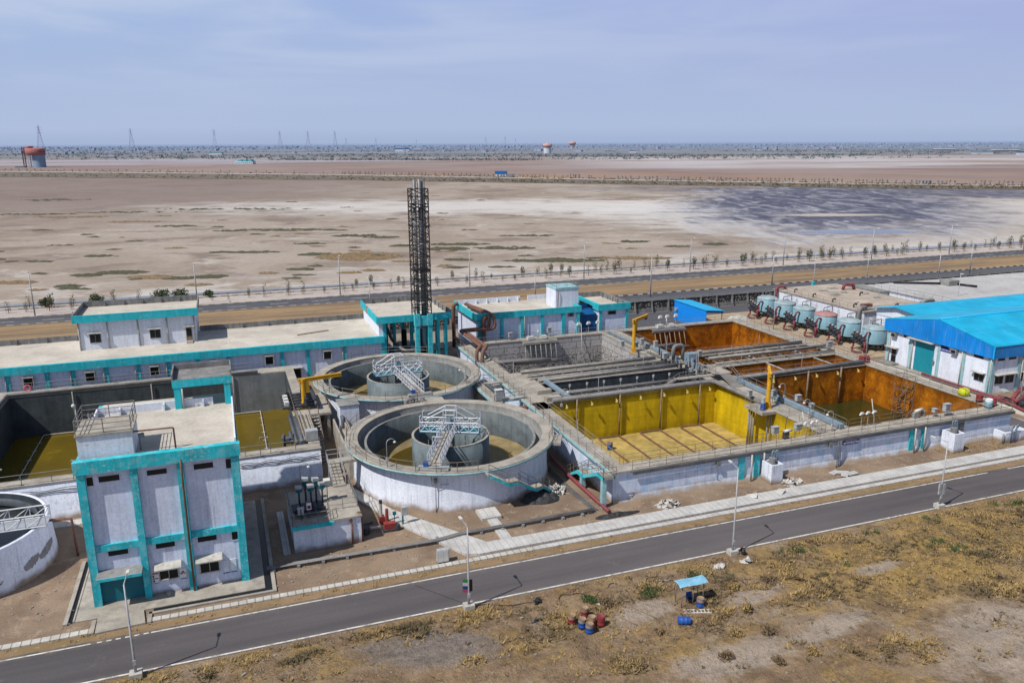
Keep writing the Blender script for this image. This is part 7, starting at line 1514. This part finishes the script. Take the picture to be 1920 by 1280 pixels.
# ------------------------------------------------------------------ far buildings, water towers, pylons
def hz(name, c, rough=.8): return paint(name, c, .06, .05, rough=rough)  # far-object paint, its base colour already tinted with distance haze
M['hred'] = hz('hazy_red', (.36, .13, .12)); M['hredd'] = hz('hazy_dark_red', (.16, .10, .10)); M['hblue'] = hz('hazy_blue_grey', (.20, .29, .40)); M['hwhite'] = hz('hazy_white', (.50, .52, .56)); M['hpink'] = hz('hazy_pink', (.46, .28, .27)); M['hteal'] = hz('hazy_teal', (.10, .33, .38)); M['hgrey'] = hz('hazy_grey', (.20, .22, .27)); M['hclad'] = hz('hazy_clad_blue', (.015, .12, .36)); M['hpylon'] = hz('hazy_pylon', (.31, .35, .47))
def tower(cx, cy, s, label, body, cap, kind):
    o = thing('water_tower', label, 'water tower', (cx, cy, 0))
    if kind == 'big':
        MB().lathe((cx+5*s, cy-2*s, 0), [(9*s, 0), (9*s, 19*s)], 28).build('shaft', body, o); MB().lathe((cx+1*s, cy, 0), [(8*s, 18.5*s), (14*s, 19.5*s), (14*s, 22.5*s)], 28).build('tank', 'hred', o); MB().lathe((cx+1*s, cy, 0), [(14.1*s, 22.5*s), (14.1*s, 24*s), (13.4*s, 24*s)], 28).build('dark_band', 'hredd', o); MB().lathe((cx+1*s, cy, 0), [(14*s, 24*s), (14*s, 28*s), (12*s, 29*s), (.001, 29.6*s)], 28).build('tank_top', 'hred', o); MB().lathe((cx-6*s, cy, 0), [(4*s, 29*s), (6*s, 32*s), (.001, 32.2*s)], 16).build('dome', 'hred', o)
        b = MB()
        for k in range(3): b.box(cx-(10-k*3.2)*s, cx-(8.4-k*3.2)*s, cy-6*s+k, cy-4.4*s+k, 0, 19*s)
        b.build('column', 'hwhite', o); b = MB()
        for k in range(4): b.box(cx-17*s+(k % 2)*3*s, cx-16.2*s+(k % 2)*3*s, cy-3*s+(k//2)*3*s, cy-2.2*s+(k//2)*3*s, 0, 31*s)
        for k in range(8): b.box(cx-17*s, cx-13*s, cy-3*s, cy+.8*s, (2+k*3.6)*s, (2.6+k*3.6)*s)
        b.build('stair_tower', 'hredd', o); b = MB(); b.box(cx-28*s, cx-14*s, cy-8*s, cy-2*s, 0, 2.2*s); b.build('annex', 'hgrey', o)
    else:
        if kind == 'solid': MB().lathe((cx, cy, 0), [(13*s, 0), (13*s, 20*s)], 28).build('shaft', body, o)
        else:
            b = MB()
            for k in range(6): t = k*PI/3; b.box(cx+9*s*math.cos(t)-2*s, cx+9*s*math.cos(t)+2*s, cy+9*s*math.sin(t)-2*s, cy+9*s*math.sin(t)+2*s, 0, 20*s)
            b.build('column', body, o)
        MB().lathe((cx, cy, 0), [(11*s, 19*s), (16*s, 23*s), (16.2*s, 26*s)], 28).build('tank', cap, o); MB().lathe((cx, cy, 0), [(16.8*s, 26*s), (16.8*s, 29*s), (15.5*s, 29.5*s)], 28).build('dark_band', 'hpink', o); MB().lathe((cx, cy, 0), [(15.4*s, 29*s), (15.4*s, 32*s), (9*s, 33*s), (4*s, 33.2*s), (4*s, 36*s), (.001, 36.4*s)], 28).build('tank_top', cap, o)
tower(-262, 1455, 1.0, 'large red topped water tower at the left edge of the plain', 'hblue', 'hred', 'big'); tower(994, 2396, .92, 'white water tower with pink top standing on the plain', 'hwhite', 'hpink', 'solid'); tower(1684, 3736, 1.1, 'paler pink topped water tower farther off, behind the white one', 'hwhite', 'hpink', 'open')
o = thing('roadside_building', 'small building with bright blue roof on the causeway', 'building', (279, 799, 0)); ang = R(-25)
MB().obox((279.4, 799, .6), 11.5, 6, 2.6, ang).build('wall', 'hwhite', o); MB().obox((279.4, 799, 3.2), 12.2, 6.6, 2.9, ang).build('roof', 'hclad', o); b = MB()
for k in (-1, 0, 1): b.obox((279.4+k*3.2*math.cos(ang)-.342*3.1, 799+k*3.2*math.sin(ang)-.94*3.1, 1.0), 1.5, .3, 1.5, ang)
b.build('opening', 'hgrey', o); MB().obox((288.8, 794.0, .6), 7, 4, 2.9, ang).build('annex', 'hgrey', o)
for (x, y, lab) in ((343, 754, 'small open shelter on the causeway, right of the blue roofed building'), (540.6, 503.5, 'open shelter with grey roof on the causeway at the right')):
    o = thing('wayside_shelter', lab, 'shelter', (x, y, 0)); MB().obox((x, y, 3.3), 9.5, 4, .4, R(-30)).build('roof', 'hgrey', o); b = MB()
    for k in (-1, -.3, .3, 1): b.obox((x+4.2*k*math.cos(R(-30)), y+4.2*k*math.sin(R(-30)), .6), .5, 2.5, 2.7, R(-30))
    b.build('post', 'hgrey', o)
o = thing('teal_building', 'long low teal and white building far left on the plain', 'building', (50.5, 1488, 0)); MB().obox((50.5, 1490, 0), 33, 12, 4.5, R(-28)).build('wall', 'hwhite', o); MB().obox((52.5, 1490, 4.5), 28, 12, 1.2, R(-28)).build('roof', 'hteal', o); b = MB()
for k in (-1, 0, 1): b.obox((52+9*k*math.cos(R(-28)), 1490+9*k*math.sin(R(-28)), 5.7), 6, 10, 2.2, R(-28))
b.build('roof_block', 'hteal', o); b = MB()
for k in range(-4, 5): b.obox((50.5+3.5*k*math.cos(R(-28))-.47*6.1, 1490+3.5*k*math.sin(R(-28))-.88*6.1, 1.2), 1.8, .3, 2, R(-28))
b.build('window', 'hteal', o)
def pylon(x, y, H, label):
    o = thing('power_pylon', label, 'pylon', (x, y, 0), 0, 'hazy power pylons on the horizon'); b = MB(); w0, w1 = H*.13, H*.018; r = H*.006
    def wz(z): return w0+(w1-w0)*min(1, z/(H*.8)) if z < H*.8 else w1
    for sx in (-1, 1):
        for sy in (-1, 1): b.tube([(x+sx*wz(z), y+sy*wz(z), z) for z in (0, H*.4, H*.8, H)], r, 4, caps=False)
    for k in range(9):
        z, z2 = H*.1*k, H*.1*(k+1); a, c = wz(z), wz(z2); b.tube([(x-a, y-a, z), (x+c, y-c, z2)], r*.7, 4, caps=False); b.tube([(x+a, y-a, z), (x-c, y-c, z2)], r*.7, 4, caps=False)
    for z in (.72, .82, .92): b.tube([(x-H*.1, y, H*z), (x+H*.1, y, H*z)], r*.9, 4, caps=False)
    b.build('lattice', 'hpylon', o)
def at_dist(pxx, d): l = (pxx-960)/1493*d; return l*.94+d*.342, d*.94-l*.342
for pxx, top, d in ((104, 238, 4300), (270, 243, 5000), (421, 244, 4900), (540, 247, 5000), (591, 247, 5400), (640, 247, 5600), (660, 260, 7000), (714, 260, 7600), (788, 262, 7800), (914, 258, 7400), (949, 257, 7000), (968, 260, 7600)):
    hy = 267.5+(960-pxx)*.0042; pylon(*at_dist(pxx, d), CAMH+(hy-top)/1493*d, 'hazy lattice power pylon standing on the horizon')
rng = random.Random(31)
FARB = [(762, 3300, 55, 14, 'hclad', 'blue fronted factory block on the hazy plain, left of centre'), (790, 3320, 30, 11, 'hwhite', 'white block beside the blue fronted factory'), (225, 2050, 34, 6, 'hwhite', 'low white sheds on the plain at the left'), (422, 2600, 40, 8, 'hteal', 'tiny teal shed on the far plain'), (1182, 2700, 22, 7, 'hclad', 'tiny blue shed right of the water towers'), (1410, 3300, 30, 8, 'hclad', 'blue shed on the plain in the right half'), (1750, 2700, 60, 9, 'hwhite', 'long white shed near the right horizon'), (1862, 2400, 70, 9, 'hwhite', 'white sheds at the right edge below the horizon'), (1900, 2000, 40, 8, 'hclad', 'blue sheds at the right edge'), (1140, 3000, 40, 6, 'hwhite', 'small white hut beyond the water towers'), (1820, 2150, 50, 7, 'hblue', 'grey blue sheds left of the right edge')]
for pxx, d, w, h, mt, lab in FARB:
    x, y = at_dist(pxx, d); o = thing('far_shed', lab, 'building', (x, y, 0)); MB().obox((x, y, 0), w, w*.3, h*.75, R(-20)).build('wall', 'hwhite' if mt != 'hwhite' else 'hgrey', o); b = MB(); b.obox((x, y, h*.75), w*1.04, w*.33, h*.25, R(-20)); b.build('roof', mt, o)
vb = MB()
for _ in range(420):
    d = rng.uniform(3000, 9000); l = rng.uniform(-.7, .7)*d; x, y = l*.94+d*.342, d*.94-l*.342; vb.obox((x, y, 0), rng.uniform(8, 26), rng.uniform(8, 20), rng.uniform(4, 11), rng.uniform(0, 3))
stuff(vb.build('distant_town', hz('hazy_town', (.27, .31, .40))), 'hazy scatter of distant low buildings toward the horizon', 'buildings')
# ------------------------------------------------------------------ light and sky
EL, AZ = R(52.5), R(18)
to_sun = Vector((-math.cos(AZ)*math.cos(EL), -math.sin(AZ)*math.cos(EL), math.sin(EL)))
sd = bpy.data.lights.new('sun', 'SUN'); so = bpy.data.objects.new('sun', sd); col.objects.link(so); sd.energy = 4.7; sd.angle = R(.55); sd.color = (1.0, .955, .89)
so.rotation_mode = 'QUATERNION'; so.rotation_quaternion = to_sun.to_track_quat('Z', 'Y'); so.location = (-60, -20, 90)
w = bpy.data.worlds.new('World'); scene.world = w; w.use_nodes = True; nt = w.node_tree; bg = nt.nodes['Background']
def N_(t, **k):
    n = nt.nodes.new(t)
    for a, v in k.items(): setattr(n, a, v)
    return n
def link(a, b): nt.links.new(a, b)
def rng_(x, a, b, c, d, sm='SMOOTHSTEP'):
    r = N_('ShaderNodeMapRange', interpolation_type=sm); link(x, r.inputs[0])
    for i, v in enumerate((a, b, c, d)): r.inputs[i+1].default_value = v
    return r.outputs[0]
def mix_(f, a, b):
    x = N_('ShaderNodeMix', data_type='RGBA')
    for s, v in ((x.inputs[0], f), (x.inputs[6], a), (x.inputs[7], b)):
        if isinstance(v, tuple): s.default_value = (*v, 1)
        else: link(v, s)
    return x.outputs[2]
sky = N_('ShaderNodeTexSky'); sky.sky_type = 'NISHITA'; sky.sun_disc = False; sky.sun_elevation = EL; sky.sun_rotation = math.atan2(to_sun.x, to_sun.y); sky.altitude = 40; sky.air_density = 1.0; sky.dust_density = 1.0; sky.ozone_density = 3
tc = N_('ShaderNodeTexCoord'); sp_ = N_('ShaderNodeSeparateXYZ'); link(tc.outputs['Generated'], sp_.inputs[0]); zc = sp_.outputs[2]
hzc = mix_(rng_(zc, 0, .19, 0, 1), (4.2, 5.1, 7.15), mix_(rng_(sp_.outputs[0], -.3, .9, 0, 1), (3.5, 4.85, 7.6), (3.6, 4.3, 7.3)))          # hazy band above the horizon
hzc = mix_(rng_(zc, .0, .02, 1, 0), hzc, (3.75, 4.6, 6.6))
base = mix_(rng_(zc, .17, .34, 0, 1), hzc, mix_(rng_(zc, 0, 1, .45, .45), sky.outputs[0], (.4, .75, 1.6)))
mp = N_('ShaderNodeMapping'); link(tc.outputs['Generated'], mp.inputs[0]); mp.inputs['Rotation'].default_value = (0, 0, R(20)); mp.inputs['Scale'].default_value = (1.6, 1.6, 11)
nz = N_('ShaderNodeTexNoise'); nz.inputs['Scale'].default_value = 1.5; nz.inputs['Detail'].default_value = 7; nz.inputs['Roughness'].default_value = .52; nz.inputs['Distortion'].default_value = .4; link(mp.outputs[0], nz.inputs['Vector'])
cl = N_('ShaderNodeMath', operation='MULTIPLY'); link(rng_(nz.outputs['Fac'], .40, .66, 0, .75), cl.inputs[0]); az_ = N_('ShaderNodeMath', operation='MULTIPLY'); link(rng_(zc, .02, .12, .15, 1), az_.inputs[0]); link(rng_(sp_.outputs[0], -.35, .9, 1, .35), az_.inputs[1]); link(az_.outputs[0], cl.inputs[1])
link(mix_(cl.outputs[0], base, (5.4, 6.2, 7.9)), bg.inputs['Color']); bg.inputs['Strength'].default_value = .1
cy = scene.cycles; cy.use_denoising = True; cy.denoiser = 'OPENIMAGEDENOISE'; cy.max_bounces = 5; cy.diffuse_bounces = 2; cy.glossy_bounces = 2; cy.transmission_bounces = 2; cy.use_adaptive_sampling = True; cy.adaptive_threshold = .02
